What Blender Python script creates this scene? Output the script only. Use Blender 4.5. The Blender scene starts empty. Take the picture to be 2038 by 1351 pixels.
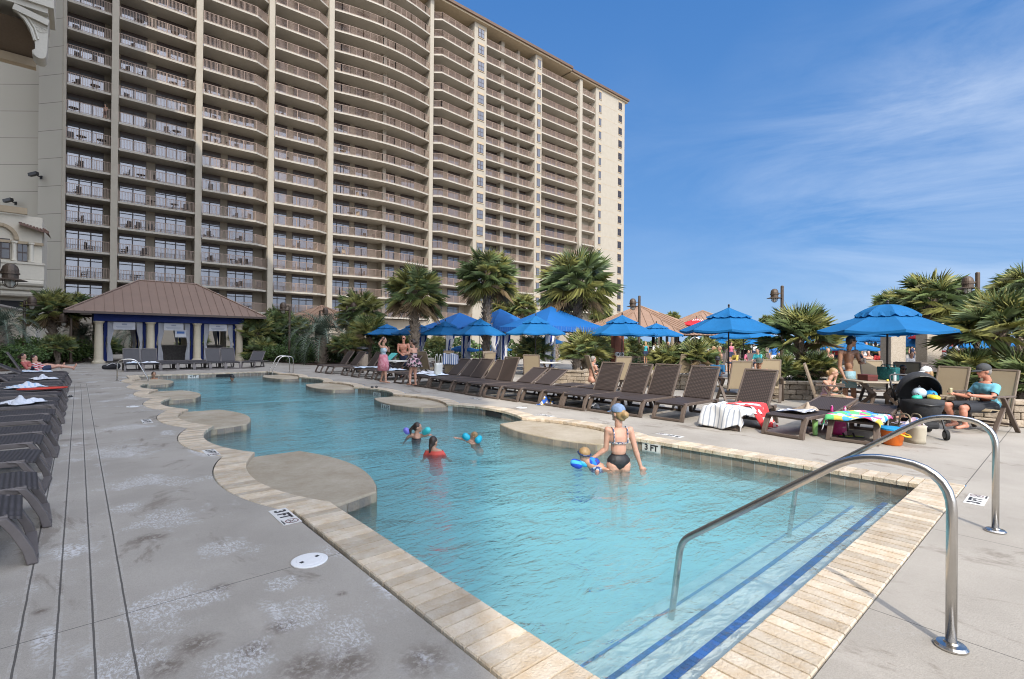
import bpy, bmesh, math, random
from mathutils import Vector, Matrix
random.seed(7)
R = math.radians
SC = bpy.context.scene
COL = SC.collection
# ------------------------------------------------------------------ camera
TH, F, H0, PITCH, ROLL = R(41.2), 986.0, 1.6, 0.0025, 0.008
CT, ST = math.cos(TH), math.sin(TH)
FWD = Vector((ST * math.cos(PITCH), CT * math.cos(PITCH), math.sin(PITCH)))
RT0 = Vector((CT, -ST, 0)); UP0 = RT0.cross(FWD)
RT = RT0 * math.cos(ROLL) + UP0 * math.sin(ROLL)
UP = UP0 * math.cos(ROLL) - RT0 * math.sin(ROLL)
CAMP = Vector((0, 0, H0))
cam = bpy.data.cameras.new('camera'); camo = bpy.data.objects.new('camera', cam); COL.objects.link(camo)
M = Matrix((RT, UP, -FWD)).transposed().to_4x4(); M.translation = CAMP
camo.matrix_world = M
cam.sensor_width = 36; cam.sensor_fit = 'HORIZONTAL'; cam.lens = F / 2038 * 36
cam.clip_start = 0.05; cam.clip_end = 6000
SC.camera = camo
# ------------------------------------------------------------------ world and sun
SUN_EL, BLUE, HAZE_FILL = R(44), 6.9, 23.0
SD = Vector((CT * -0.06 + ST, ST * 0.06 + CT, 0)).normalized()          # way the light travels over the ground
LDIR = Vector((SD.x * math.cos(SUN_EL), SD.y * math.cos(SUN_EL), -math.sin(SUN_EL)))
W = bpy.data.worlds.new('World'); SC.world = W; W.use_nodes = True
nt = W.node_tree; nt.nodes.clear()
def nn(t, typ, **kw):
    n = t.nodes.new(typ)
    for k, v in kw.items(): setattr(n, k, v)
    return n
out = nn(nt, 'ShaderNodeOutputWorld'); bg = nn(nt, 'ShaderNodeBackground'); sky = nn(nt, 'ShaderNodeTexSky')
sky.sky_type = 'NISHITA'; sky.sun_disc = False; sky.sun_elevation = SUN_EL
sky.sun_rotation = math.atan2(-SD.x, -SD.y)
sky.altitude = 0; sky.air_density = 1.0; sky.dust_density = 0.25; sky.ozone_density = 2.2
tc = nn(nt, 'ShaderNodeTexCoord'); mp = nn(nt, 'ShaderNodeMapping')
mp.inputs['Rotation'].default_value = (0, R(12), TH + R(14)); mp.inputs['Scale'].default_value = (1.1, 1.0, 4.6)
nz = nn(nt, 'ShaderNodeTexNoise'); nz.inputs['Scale'].default_value = 2.3; nz.inputs['Detail'].default_value = 9; nz.inputs['Roughness'].default_value = 0.62; nz.inputs['Distortion'].default_value = 0.45
nz2 = nn(nt, 'ShaderNodeTexNoise'); nz2.inputs['Scale'].default_value = 1.7; nz2.inputs['Detail'].default_value = 2
mr = nn(nt, 'ShaderNodeMapRange'); mr.inputs['From Min'].default_value = 0.38; mr.inputs['From Max'].default_value = 0.86
mr2 = nn(nt, 'ShaderNodeMapRange'); mr2.inputs['From Min'].default_value = 0.30; mr2.inputs['From Max'].default_value = 0.66
# cirrus gathers round one part of the sky (a direction, as clouds do)
dotn = nn(nt, 'ShaderNodeVectorMath', operation='DOT_PRODUCT')
cd = (FWD + RT * (1730 - 1019) / F - UP * (330 - 675) / F).normalized(); dotn.inputs[1].default_value = cd
mr3 = nn(nt, 'ShaderNodeMapRange'); mr3.interpolation_type = 'SMOOTHSTEP'; mr3.inputs['From Min'].default_value = 0.88; mr3.inputs['From Max'].default_value = 0.995
mu = nn(nt, 'ShaderNodeMath', operation='MULTIPLY'); mu2 = nn(nt, 'ShaderNodeMath', operation='MULTIPLY'); mu3 = nn(nt, 'ShaderNodeMath', operation='MULTIPLY'); mu3.inputs[1].default_value = 0.55
mix = nn(nt, 'ShaderNodeMixRGB'); mix.inputs['Color2'].default_value = (7.2, 7.8, 8.6, 1)
# clear deep blue away from the sun, pale brightness added over the sun's half as fill for the shade
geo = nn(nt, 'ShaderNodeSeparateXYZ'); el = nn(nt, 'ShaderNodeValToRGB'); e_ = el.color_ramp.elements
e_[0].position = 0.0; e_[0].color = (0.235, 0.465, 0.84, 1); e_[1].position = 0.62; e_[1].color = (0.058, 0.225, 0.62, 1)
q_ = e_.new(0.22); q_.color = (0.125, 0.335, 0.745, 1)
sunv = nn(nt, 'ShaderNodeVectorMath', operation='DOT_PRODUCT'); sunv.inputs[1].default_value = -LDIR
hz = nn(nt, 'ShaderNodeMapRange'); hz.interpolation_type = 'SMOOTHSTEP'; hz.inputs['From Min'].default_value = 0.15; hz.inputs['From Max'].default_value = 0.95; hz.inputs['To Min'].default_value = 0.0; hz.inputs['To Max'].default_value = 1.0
hzm = nn(nt, 'ShaderNodeMixRGB', blend_type='ADD'); hzm.inputs['Color2'].default_value = (HAZE_FILL * 1.0, HAZE_FILL * 1.0, HAZE_FILL * 1.02, 1)
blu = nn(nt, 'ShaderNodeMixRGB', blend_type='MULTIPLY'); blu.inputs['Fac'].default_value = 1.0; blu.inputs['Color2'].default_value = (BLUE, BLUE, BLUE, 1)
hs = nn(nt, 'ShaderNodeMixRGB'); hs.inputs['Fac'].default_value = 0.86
L = nt.links.new
L(tc.outputs['Generated'], mp.inputs['Vector']); L(mp.outputs['Vector'], nz.inputs['Vector'])
L(tc.outputs['Generated'], nz2.inputs['Vector']); L(tc.outputs['Generated'], dotn.inputs[0])
L(nz.outputs['Fac'], mr.inputs['Value']); L(nz2.outputs['Fac'], mr2.inputs['Value']); L(dotn.outputs['Value'], mr3.inputs['Value'])
L(mr.outputs['Result'], mu.inputs[0]); L(mr2.outputs['Result'], mu.inputs[1]); L(mu.outputs[0], mu2.inputs[0]); L(mr3.outputs['Result'], mu2.inputs[1])
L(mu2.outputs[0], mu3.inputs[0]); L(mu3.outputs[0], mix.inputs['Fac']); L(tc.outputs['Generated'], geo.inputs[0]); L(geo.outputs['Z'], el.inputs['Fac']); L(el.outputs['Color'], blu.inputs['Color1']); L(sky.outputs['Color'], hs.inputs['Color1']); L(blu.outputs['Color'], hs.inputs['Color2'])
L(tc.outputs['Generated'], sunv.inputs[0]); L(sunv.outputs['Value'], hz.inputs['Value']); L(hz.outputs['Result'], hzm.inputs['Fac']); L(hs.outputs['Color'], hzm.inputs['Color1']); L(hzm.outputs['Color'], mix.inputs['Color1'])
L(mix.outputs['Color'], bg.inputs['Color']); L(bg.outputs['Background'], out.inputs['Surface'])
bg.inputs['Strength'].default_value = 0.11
sl = bpy.data.lights.new('sun', 'SUN'); so = bpy.data.objects.new('sun', sl); COL.objects.link(so)
sl.energy = 3.15; sl.angle = R(0.53); sl.color = (1.0, 0.925, 0.815)
so.rotation_euler = LDIR.to_track_quat('-Z', 'Y').to_euler(); so.location = (0, 0, 80)
SC.view_settings.view_transform = 'Standard'; SC.view_settings.look = 'None'
SC.view_settings.exposure = 0.37; SC.view_settings.gamma = 1; SC.view_settings.use_curve_mapping = False
SC.render.engine = 'CYCLES'
SC.cycles.use_denoising = True; SC.cycles.filter_width = 1.05; SC.cycles.max_bounces = 8; SC.cycles.volume_bounces = 4; SC.cycles.transparent_max_bounces = 24
SC.cycles.caustics_reflective = False; SC.cycles.caustics_refractive = False; SC.cycles.sample_clamp_indirect = 6
# ------------------------------------------------------------------ placing helpers
def ray(u, v): return FWD + RT * ((u - 1019) / F) - UP * ((v - 675.5) / F)
def G(u, v, z=0.0):
    d = ray(u, v); t = (z - H0) / d.z
    return CAMP + d * t
def at(u, Y, z=0.0):                       # ground spot in the direction of u at distance Y ahead
    X = (u - 1019) / F * Y
    return Vector((CT * X + ST * Y, -ST * X + CT * Y, z))
def zat(u, v, Y):
    d = ray(u, v); return H0 + d.z * Y / d.dot(FWD) if d.dot(FWD) else 0
# ------------------------------------------------------------------ materials
MATS = {}
def mat(name, col, rough=0.6, metal=0.0, var=0.0, vscale=6.0, bump=0.0, bscale=40.0, spec=0.5, stretch=None, island=0.0, col2=None, trans=0.0):
    if name in MATS: return MATS[name]
    m = bpy.data.materials.new(name); m.use_nodes = True; t = m.node_tree; b = t.nodes['Principled BSDF']
    b.inputs['Base Color'].default_value = (*col, 1); b.inputs['Roughness'].default_value = rough; b.inputs['Metallic'].default_value = metal
    b.inputs['Specular IOR Level'].default_value = spec
    t.links
    src = None
    if var or bump or col2:
        tcn = nn(t, 'ShaderNodeTexCoord'); vec = tcn.outputs['Object']
        if stretch:
            mpn = nn(t, 'ShaderNodeMapping'); mpn.inputs['Scale'].default_value = stretch
            t.links.new(vec, mpn.inputs['Vector']); vec = mpn.outputs['Vector']
    if var or col2:
        n = nn(t, 'ShaderNodeTexNoise'); n.inputs['Scale'].default_value = vscale; n.inputs['Detail'].default_value = 6; n.inputs['Roughness'].default_value = 0.65
        t.links.new(vec, n.inputs['Vector'])
        cr = nn(t, 'ShaderNodeValToRGB'); e = cr.color_ramp.elements
        a = col; c2 = col2 or tuple(min(1, c * (1 + var)) for c in col); a = tuple(c * (1 - var) for c in col) if not col2 else col
        e[0].position = 0.32; e[0].color = (*a, 1); e[1].position = 0.68; e[1].color = (*c2, 1)
        t.links.new(n.outputs['Fac'], cr.inputs['Fac']); src = cr.outputs['Color']
    if island:
        g = nn(t, 'ShaderNodeNewGeometry'); hsv = nn(t, 'ShaderNodeHueSaturation'); mrn = nn(t, 'ShaderNodeMapRange')
        mrn.inputs['To Min'].default_value = 1 - island; mrn.inputs['To Max'].default_value = 1 + island
        t.links.new(g.outputs['Random Per Island'], mrn.inputs['Value']); t.links.new(mrn.outputs['Result'], hsv.inputs['Value'])
        if src: t.links.new(src, hsv.inputs['Color'])
        else: hsv.inputs['Color'].default_value = (*col, 1)
        src = hsv.outputs['Color']
    if src: t.links.new(src, b.inputs['Base Color'])
    if bump:
        n2 = nn(t, 'ShaderNodeTexNoise'); n2.inputs['Scale'].default_value = bscale; n2.inputs['Detail'].default_value = 4
        t.links.new(vec, n2.inputs['Vector']); bp = nn(t, 'ShaderNodeBump'); bp.inputs['Strength'].default_value = bump; bp.inputs['Distance'].default_value = 0.02
        t.links.new(n2.outputs['Fac'], bp.inputs['Height']); t.links.new(bp.outputs['Normal'], b.inputs['Normal'])
    if trans:
        tr = nn(t, 'ShaderNodeBsdfTranslucent'); ms = nn(t, 'ShaderNodeMixShader'); ms.inputs['Fac'].default_value = trans
        if src: t.links.new(src, tr.inputs['Color'])
        else: tr.inputs['Color'].default_value = (*col, 1)
        o = [n for n in t.nodes if n.type == 'OUTPUT_MATERIAL'][0]
        t.links.new(b.outputs['BSDF'], ms.inputs[1]); t.links.new(tr.outputs['BSDF'], ms.inputs[2]); t.links.new(ms.outputs[0], o.inputs['Surface'])
    MATS[name] = m; return m
def stripes(name, ca, cb, scale=10.0, axis=(1, 0, 0), duty=0.5, rough=0.85, wob=0.0):
    m = mat(name, ca, rough); t = m.node_tree; b = t.nodes['Principled BSDF']
    tcn = nn(t, 'ShaderNodeTexCoord'); d = nn(t, 'ShaderNodeVectorMath', operation='DOT_PRODUCT'); d.inputs[1].default_value = Vector(axis) * scale
    fr = nn(t, 'ShaderNodeMath', operation='FRACT'); lt = nn(t, 'ShaderNodeMath', operation='LESS_THAN'); lt.inputs[1].default_value = duty
    mx = nn(t, 'ShaderNodeMixRGB'); mx.inputs['Color1'].default_value = (*ca, 1); mx.inputs['Color2'].default_value = (*cb, 1)
    t.links.new(tcn.outputs['Object'], d.inputs[0]); t.links.new(d.outputs['Value'], fr.inputs[0]); t.links.new(fr.outputs[0], lt.inputs[0])
    t.links.new(lt.outputs[0], mx.inputs['Fac']); t.links.new(mx.outputs['Color'], b.inputs['Base Color'])
    return m
def patches(name, cols, scale=12.0, rough=0.85):
    m = mat(name, cols[0], rough); t = m.node_tree; b = t.nodes['Principled BSDF']
    tcn = nn(t, 'ShaderNodeTexCoord'); v = nn(t, 'ShaderNodeTexVoronoi'); v.inputs['Scale'].default_value = scale
    w = nn(t, 'ShaderNodeSeparateColor'); cr = nn(t, 'ShaderNodeValToRGB'); cr.color_ramp.interpolation = 'CONSTANT'; e = cr.color_ramp.elements
    while len(e) < len(cols): e.new(0.5)
    for i, c in enumerate(cols): e[i].position = i / len(cols); e[i].color = (*c, 1)
    t.links.new(tcn.outputs['Object'], v.inputs['Vector']); t.links.new(v.outputs['Color'], w.inputs[0]); t.links.new(w.outputs[0], cr.inputs['Fac']); t.links.new(cr.outputs['Color'], b.inputs['Base Color'])
    return m
# ------------------------------------------------------------------ mesh building
class MB:
    def __init__(s): s.v = []; s.f = []; s.m = []; s.M = None
    def add(s, vs, fs, mi=0):
        o = len(s.v); s.v += [tuple(s.M @ Vector(v)) if s.M else tuple(v) for v in vs]
        s.f += [tuple(i + o for i in f) for f in fs]; s.m += [mi] * len(fs); return s
    def box(s, c, d, rot=None, mi=0, taper=1.0):
        x, y, z = d[0] / 2, d[1] / 2, d[2] / 2
        vs = [Vector((sx * x * (taper if sz > 0 else 1), sy * y * (taper if sz > 0 else 1), sz * z)) for sz in (-1, 1) for sx, sy in ((-1, -1), (1, -1), (1, 1), (-1, 1))]
        if rot is not None:
            m = rot if isinstance(rot, Matrix) else Matrix.Rotation(rot, 3, 'Z'); vs = [m @ v for v in vs]
        c = Vector(c); return s.add([v + c for v in vs], [(3, 2, 1, 0), (4, 5, 6, 7), (0, 1, 5, 4), (1, 2, 6, 5), (2, 3, 7, 6), (3, 0, 4, 7)], mi)
    def bx(s, a, b, mi=0):
        return s.box([(p + q) / 2 for p, q in zip(a, b)], [abs(q - p) for p, q in zip(a, b)], mi=mi)
    def beam(s, a, b, w, h, mi=0, up=(0, 0, 1)):          # rectangular bar from a to b
        a = Vector(a); b = Vector(b); d = (b - a); l = d.length; d.normalize(); up = Vector(up)
        sd = d.cross(up)
        if sd.length < 1e-3: sd = d.cross(Vector((0, 1, 0)))
        sd.normalize(); u2 = sd.cross(d)
        vs = [p + sd * (i * w / 2) + u2 * (j * h / 2) for p in (a, b) for i, j in ((-1, -1), (1, -1), (1, 1), (-1, 1))]
        return s.add(vs, [(0, 1, 2, 3), (7, 6, 5, 4), (1, 0, 4, 5), (2, 1, 5, 6), (3, 2, 6, 7), (0, 3, 7, 4)], mi)
    def tube(s, pts, r, n=8, mi=0, cap=True):
        pts = [Vector(p) for p in pts]; rs = r if isinstance(r, (list, tuple)) else [r] * len(pts)
        vs = []; fs = []; ref = None
        for i, p in enumerate(pts):
            d = (pts[min(i + 1, len(pts) - 1)] - pts[max(i - 1, 0)]).normalized()
            if ref is None: ref = d.orthogonal().normalized()
            ref = (ref - d * ref.dot(d));
            if ref.length < 1e-4: ref = d.orthogonal()
            ref.normalize(); b = d.cross(ref)
            vs += [p + (ref * math.cos(2 * math.pi * k / n) + b * math.sin(2 * math.pi * k / n)) * rs[i] for k in range(n)]
        for i in range(len(pts) - 1):
            for k in range(n):
                a = i * n + k; c = i * n + (k + 1) % n; fs.append((a, c, c + n, a + n))
        if cap: fs += [tuple(range(n - 1, -1, -1)), tuple(range((len(pts) - 1) * n, len(pts) * n))]
        return s.add(vs, fs, mi)
    def lathe(s, prof, n=16, c=(0, 0, 0), mi=0, sx=1, sy=1):
        c = Vector(c); vs = []; fs = []
        for r, z in prof: vs += [c + Vector((r * sx * math.cos(2 * math.pi * k / n), r * sy * math.sin(2 * math.pi * k / n), z)) for k in range(n)]
        for i in range(len(prof) - 1):
            for k in range(n):
                a = i * n + k; b = i * n + (k + 1) % n; fs.append((a, b, b + n, a + n))
        fs += [tuple(range(n - 1, -1, -1)), tuple(range((len(prof) - 1) * n, len(prof) * n))]
        return s.add(vs, fs, mi)
    def prism(s, poly, z0, z1, mi=0):
        n = len(poly)
        return s.add([(x, y, z0) for x, y in poly] + [(x, y, z1) for x, y in poly], [tuple(range(n - 1, -1, -1)), tuple(range(n, 2 * n))] + [(i, (i + 1) % n, n + (i + 1) % n, n + i) for i in range(n)], mi)
    def quad(s, a, b, c, d, mi=0): return s.add([a, b, c, d], [(0, 1, 2, 3)], mi)
    def ball(s, c, r, n=10, mi=0, rot=None):
        r = (r, r, r) if not isinstance(r, (tuple, list)) else r; c = Vector(c); h = n // 2; vs = []; fs = []
        for i in range(h + 1):
            a = math.pi * i / h
            for k in range(n):
                p = Vector((r[0] * math.sin(a) * math.cos(2 * math.pi * k / n), r[1] * math.sin(a) * math.sin(2 * math.pi * k / n), -r[2] * math.cos(a)))
                vs.append(c + (rot @ p if rot else p))
        for i in range(h):
            for k in range(n):
                a = i * n + k; b = i * n + (k + 1) % n; fs.append((a, b, b + n, a + n))
        return s.add(vs, fs, mi)
    def mesh(s, name, mats, smooth=False):
        me = bpy.data.meshes.new(name); me.from_pydata(s.v, [], s.f)
        for m in (mats if isinstance(mats, (list, tuple)) else [mats]): me.materials.append(m)
        me.polygons.foreach_set('material_index', s.m)
        if smooth: me.polygons.foreach_set('use_smooth', [True] * len(me.polygons))
        me.validate(); me.update(); return me
    def build(s, name, mats, parent=None, smooth=False, loc=None, rot=None, weld=False):
        me = s.mesh(name, mats, smooth)
        if weld:
            bm = bmesh.new(); bm.from_mesh(me); bmesh.ops.remove_doubles(bm, verts=bm.verts, dist=1e-5); bmesh.ops.recalc_face_normals(bm, faces=bm.faces); bm.to_mesh(me); bm.free()
        return link(name, me, parent, loc, rot)
def link(name, me, parent=None, loc=None, rot=None):
    o = bpy.data.objects.new(name, me); COL.objects.link(o)
    if parent: o.parent = parent
    if loc is not None: o.location = loc
    if rot is not None: o.rotation_euler = rot if isinstance(rot, tuple) else (0, 0, rot)
    return o
def tag(o, label=None, cat=None, group=None, kind=None):
    if label: o['label'] = label
    if cat: o['category'] = cat
    if group: o['group'] = group
    if kind: o['kind'] = kind
    return o
def thing(name, label, cat, loc=(0, 0, 0), rz=0.0, group=None, scale=1.0):
    o = bpy.data.objects.new(name, None); COL.objects.link(o); o.location = loc; o.rotation_euler = (0, 0, rz)
    o.scale = (scale,) * 3; o.empty_display_size = 0.1
    return tag(o, label, cat, group)
def dup(root, loc, rz=0.0, label=None, group=None, scale=None):
    r = root.copy(); COL.objects.link(r); r.location = loc; r.rotation_euler = (0, 0, rz)
    if label: r['label'] = label
    if group: r['group'] = group
    if scale: r.scale = (scale,) * 3
    for ch in list(root.children):
        c = ch.copy(); COL.objects.link(c); c.parent = r
        for g in list(ch.children):
            d = g.copy(); COL.objects.link(d); d.parent = c
    return r
def struct(o): o['kind'] = 'structure'; return o
def bevel(o, w=0.01, seg=2):
    m = o.modifiers.new('bevel', 'BEVEL'); m.width = w; m.segments = seg; m.limit_method = 'ANGLE'; return o
ORD = ['first', 'second', 'third', 'fourth', 'fifth', 'sixth', 'seventh', 'eighth', 'ninth', 'tenth', 'eleventh', 'twelfth', 'thirteenth', 'fourteenth', 'fifteenth', 'sixteenth', 'seventeenth', 'eighteenth', 'nineteenth', 'twentieth']
# ================================================================== POOL AND DECK
XL, XR, XRN, YN, YF, CW = 1.84, 7.03, 7.30, 1.15, 26.2, 0.31
SAG, HC = 0.35, 1.4
AR = (HC * HC + SAG * SAG) / (2 * SAG)
CUSP = [4.85 + 2.8 * i for i in range(8)]
def arc_pts(side, y0, y1, rad, n=14):       # points of one scallop, from y0 to y1
    cx = XL - SAG + AR if side < 0 else XR + SAG - AR
    ym = (y0 + y1) / 2; ha = math.asin(HC / rad)
    return [(cx + side * rad * math.cos(a), ym + rad * math.sin(a)) for a in [(-ha + 2 * ha * k / n) for k in range(n + 1)]]
def outline(off):
    rad = AR + off; p = [(XL - off, YN - off), (XRN + off, YN - off), (XR + off * 0.9, CUSP[0] - 0.02)]
    for i in range(7):
        a = arc_pts(1, CUSP[i], CUSP[i + 1], rad); p += a[(0 if i == 0 else 1):]
    p += [(XR + off, YF + off), (XL - off, YF + off)]
    for i in range(6, -1, -1):
        a = arc_pts(-1, CUSP[i], CUSP[i + 1], rad)[::-1]; p += a[(0 if i == 6 else 1):]
    return p
INNER, OUTER = outline(0), outline(CW + 0.012)
# ---- materials of the ground
def deck_mat():
    m = bpy.data.materials.new('deck_concrete'); m.use_nodes = True; t = m.node_tree; b = t.nodes['Principled BSDF']; b.inputs['Roughness'].default_value = 0.82
    b.inputs['Specular IOR Level'].default_value = 0.35
    N = lambda typ, **k: nn(t, typ, **k); K = t.links.new
    tcn = N('ShaderNodeTexCoord'); P = tcn.outputs['Object']; sx = N('ShaderNodeSeparateXYZ'); K(P, sx.inputs[0])
    def noise(sc, det=5, ro=0.6, st=None, dist=0.0):
        n = N('ShaderNodeTexNoise'); n.inputs['Scale'].default_value = sc; n.inputs['Detail'].default_value = det; n.inputs['Roughness'].default_value = ro; n.inputs['Distortion'].default_value = dist
        if st:
            q = N('ShaderNodeMapping'); q.inputs['Scale'].default_value = st; q.inputs['Rotation'].default_value = (0, 0, 0.4); K(P, q.inputs[0]); K(q.outputs[0], n.inputs[0])
        else: K(P, n.inputs[0])
        return n.outputs['Fac']
    def mrange(s, a, bb, c=0.0, d=1.0, smooth=True):
        n = N('ShaderNodeMapRange'); n.interpolation_type = 'SMOOTHSTEP' if smooth else 'LINEAR'
        for k, v in (('From Min', a), ('From Max', bb), ('To Min', c), ('To Max', d)): n.inputs[k].default_value = v
        K(s, n.inputs['Value']); return n.outputs['Result']
    def mth(op, a, bb=None):
        n = N('ShaderNodeMath', operation=op)
        for i, x in enumerate((a, bb)):
            if x is None: continue
            if isinstance(x, (int, float)): n.inputs[i].default_value = x
            else: K(x, n.inputs[i])
        return n.outputs[0]
    def mixc(fac, c1, c2, typ='MIX'):
        n = N('ShaderNodeMixRGB', blend_type=typ)
        for k, x in (('Color1', c1), ('Color2', c2)):
            if isinstance(x, tuple): n.inputs[k].default_value = (*x, 1)
            else: K(x, n.inputs[k])
        if isinstance(fac, (int, float)): n.inputs['Fac'].default_value = fac
        else: K(fac, n.inputs['Fac'])
        return n.outputs['Color']
    c = mixc(mrange(noise(0.7, 4), 0.3, 0.7), (0.315, 0.287, 0.245), (0.40, 0.366, 0.315))
    c = mixc(mth('MULTIPLY', mrange(noise(160, 2), 0.35, 0.7), 0.35), c, (0.20, 0.175, 0.15))
    c = mixc(mth('MULTIPLY', mrange(noise(0.9, 6, 0.7, (1.0, 0.45, 1)), 0.56, 0.66), 0.42), c, (0.43, 0.39, 0.34))
    dk = mth('MULTIPLY', mrange(noise(1.35, 7, 0.72, (1.0, 0.5, 1), 0.6), 0.555, 0.64), 0.62)
    c = mixc(dk, c, (0.165, 0.135, 0.105))
    left = mrange(sx.outputs['X'], 1.4, 2.4, 1.0, 0.12)
    def spots(lst):
        acc = None
        for (u, v, r) in lst:
            g_ = G(u, v); d = N('ShaderNodeVectorMath', operation='DISTANCE'); d.inputs[1].default_value = (g_.x, g_.y, 0); K(P, d.inputs[0]); m_ = mrange(d.outputs['Value'], 0.0, r, 1.0, 0.0); acc = m_ if acc is None else mth('MAXIMUM', acc, m_)
        return acc
    ws = spots([(245, 1325, .34), (330, 1195, .40), (300, 1215, .3), (330, 1030, .55), (270, 960, .5), (250, 900, .7), (460, 1090, .34), (600, 1215, .34), (680, 1260, .34), (480, 1310, .3), (250, 850, .7), (400, 1190, .25), (250, 1010, .3), (560, 1160, .2)])
    ds = spots([(560, 1245, .13), (505, 1290, .13), (390, 1280, .16), (690, 1320, .22), (610, 1325, .2), (310, 1068, .14), (440, 1168, .10), (330, 1325, .14), (680, 1180, .05), (80, 1215, .07), (845, 1310, .2), (290, 1070, .14)])
    c = mixc(mth('MULTIPLY', mth('MULTIPLY', ds, mrange(noise(22, 6, .75), 0.36, 0.56)), 1.0), c, (0.15, 0.122, 0.098))
    wsm = mth('MULTIPLY', mrange(mth('ADD', ws, mth('MULTIPLY', mth('SUBTRACT', noise(3.2, 5, 0.7), 0.5), 2.6)), 0.30, 0.85), mrange(noise(62, 7, 0.85, (1, .55, 1), 0.4), 0.46, 0.60))
    fl = mth('MULTIPLY', mrange(noise(0.85, 3, 0.55), 0.56, 0.68), mrange(noise(48, 6, 0.85, (1, 0.55, 1), 0.4), 0.48, 0.62))
    fl2 = mth('MULTIPLY', mrange(noise(1.6, 3, 0.6, (1, .5, 1)), 0.58, 0.68), mrange(noise(38, 3, 0.7), 0.40, 0.60))
    sp = mth('MULTIPLY', mrange(noise(55, 2, 0.5), 0.70, 0.73), 0.5)
    wh = mth('MINIMUM', mth('ADD', mth('ADD', mth('ADD', fl, wsm), fl2), mth('MULTIPLY', sp, mrange(noise(1.1, 3), 0.5, 0.65))), 1.0)
    c = mixc(mth('MULTIPLY', mth('MULTIPLY', wh, left), 0.74), c, (0.62, 0.62, 0.62))
    # saw cuts and trench joints
    def line(coord, pos, w=0.006): return mth('LESS_THAN', mth('ABSOLUTE', mth('SUBTRACT', coord, pos)), w)
    def rng(coord, a, bb): return mth('MULTIPLY', mth('GREATER_THAN', coord, a), mth('LESS_THAN', coord, bb))
    X, Y = sx.outputs['X'], sx.outputs['Y']
    Xw = mth('ADD', X, mth('MULTIPLY', mth('SUBTRACT', noise(6, 3), 0.5), 0.006))
    g = None
    for p in (-0.225, -0.075, 0.075, 0.225):
        l = mth('MULTIPLY', line(Xw, p, 0.0050), rng(Y, -6, 22.6)); g = l if g is None else mth('MAXIMUM', g, l)
        hl = mth('MULTIPLY', mth('MULTIPLY', line(Xw, p, 0.020), rng(Y, -6, 22.6)), mrange(noise(35, 5, .8), 0.4, 0.7)); c = mixc(mth('MULTIPLY', hl, 0.35), c, (0.52, 0.5, 0.47))
    for p in (-2.4, 3.64, 9.7, 15.8, 22.6):
        g = mth('MAXIMUM', g, mth('MULTIPLY', line(Y, p, 0.003), mth('LESS_THAN', X, 1.52)))
    for p in (4.9, 9.0, 13.1, 17.2, 21.3): g = mth('MAXIMUM', g, mth('MULTIPLY', line(Y, p, 0.003), rng(X, 7.35, 9.6)))
    g = mth('MAXIMUM', g, mth('MULTIPLY', line(X, 3.62, 0.003), mth('LESS_THAN', Y, 0.83)))
    g = mth('MAXIMUM', g, mth('MULTIPLY', line(X, 5.6, 0.003), mth('LESS_THAN', Y, 0.83)))
    g = mth('MAXIMUM', g, mth('MULTIPLY', line(Y, 0.84, 0.004), mth('GREATER_THAN', X, 7.6)))
    c = mixc(mth('MULTIPLY', g, 0.8), c, (0.035, 0.03, 0.027))
    K(c, b.inputs['Base Color'])
    bp = N('ShaderNodeBump'); bp.inputs['Strength'].default_value = 0.55; bp.inputs['Distance'].default_value = 0.006
    K(mth('SUBTRACT', mth('ADD', noise(90, 4, 0.7), mth('MULTIPLY', noise(9, 3), 0.6)), mth('MULTIPLY', g, 1.5)), bp.inputs['Height']); K(bp.outputs[0], b.inputs['Normal'])
    return m
bm = bmesh.new()
def loop(pts, z):
    vs = [bm.verts.new((x, y, z)) for x, y in pts]
    return [bm.edges.new((vs[i], vs[(i + 1) % len(vs)])) for i in range(len(vs))]
ed = loop(OUTER, -0.004) + loop([(-14, -8), (22, -8), (22, 48), (-14, 48)], -0.004)
bmesh.ops.triangle_fill(bm, use_beauty=True, use_dissolve=False, edges=ed)
bmesh.ops.recalc_face_normals(bm, faces=bm.faces)
for f in bm.faces:
    if f.normal.z < 0: f.normal_flip()
BIG = [(-2500, -2500), (3000, -2500), (3000, 3500), (-2500, 3500)]
rim = [(-14, -8), (22, -8), (22, 48), (-14, 48)]
for i in range(4):
    a, b2 = rim[i], rim[(i + 1) % 4]; c, d = BIG[(i + 1) % 4], BIG[i]
    f = bm.faces.new([bm.verts.new((*q, -0.004)) for q in (a, d, c, b2)])
    f.normal_update()
    if f.normal.z < 0: f.normal_flip()
me = bpy.data.meshes.new('pool_deck'); bm.to_mesh(me); bm.free(); me.materials.append(deck_mat())
struct(link('pool_deck', me))
# ---- coping of travertine pavers
cop = MB()
def paver(i0, i1, o1, o0, g=0.005, zt=0.0):
    i0, i1, o1, o0 = map(Vector, (i0, i1, o1, o0))
    du = (i1 - i0).normalized() * g; dv = (o1 - o0).normalized() * g
    q = [i0 + du, i1 - du, o1 - dv, o0 + dv]; z = zt + random.uniform(-0.0015, 0.0015)
    if ((q[1] - q[0]).cross(q[2] - q[0])) < 0: q = q[::-1]
    e = 0.007; cen = sum(q, Vector((0, 0))) / 4
    q2 = [p + (cen - p).normalized() * e for p in q]
    vs = [(*p, -0.055) for p in q] + [(*p, z - 0.008) for p in q] + [(*p, z) for p in q2]
    fs = [(3, 2, 1, 0), (8, 9, 10, 11)] + [(k, (k + 1) % 4, 4 + (k + 1) % 4, 4 + k) for k in range(4)] + [(4 + k, 4 + (k + 1) % 4, 8 + (k + 1) % 4, 8 + k) for k in range(4)]
    cop.add(vs, fs)
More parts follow.
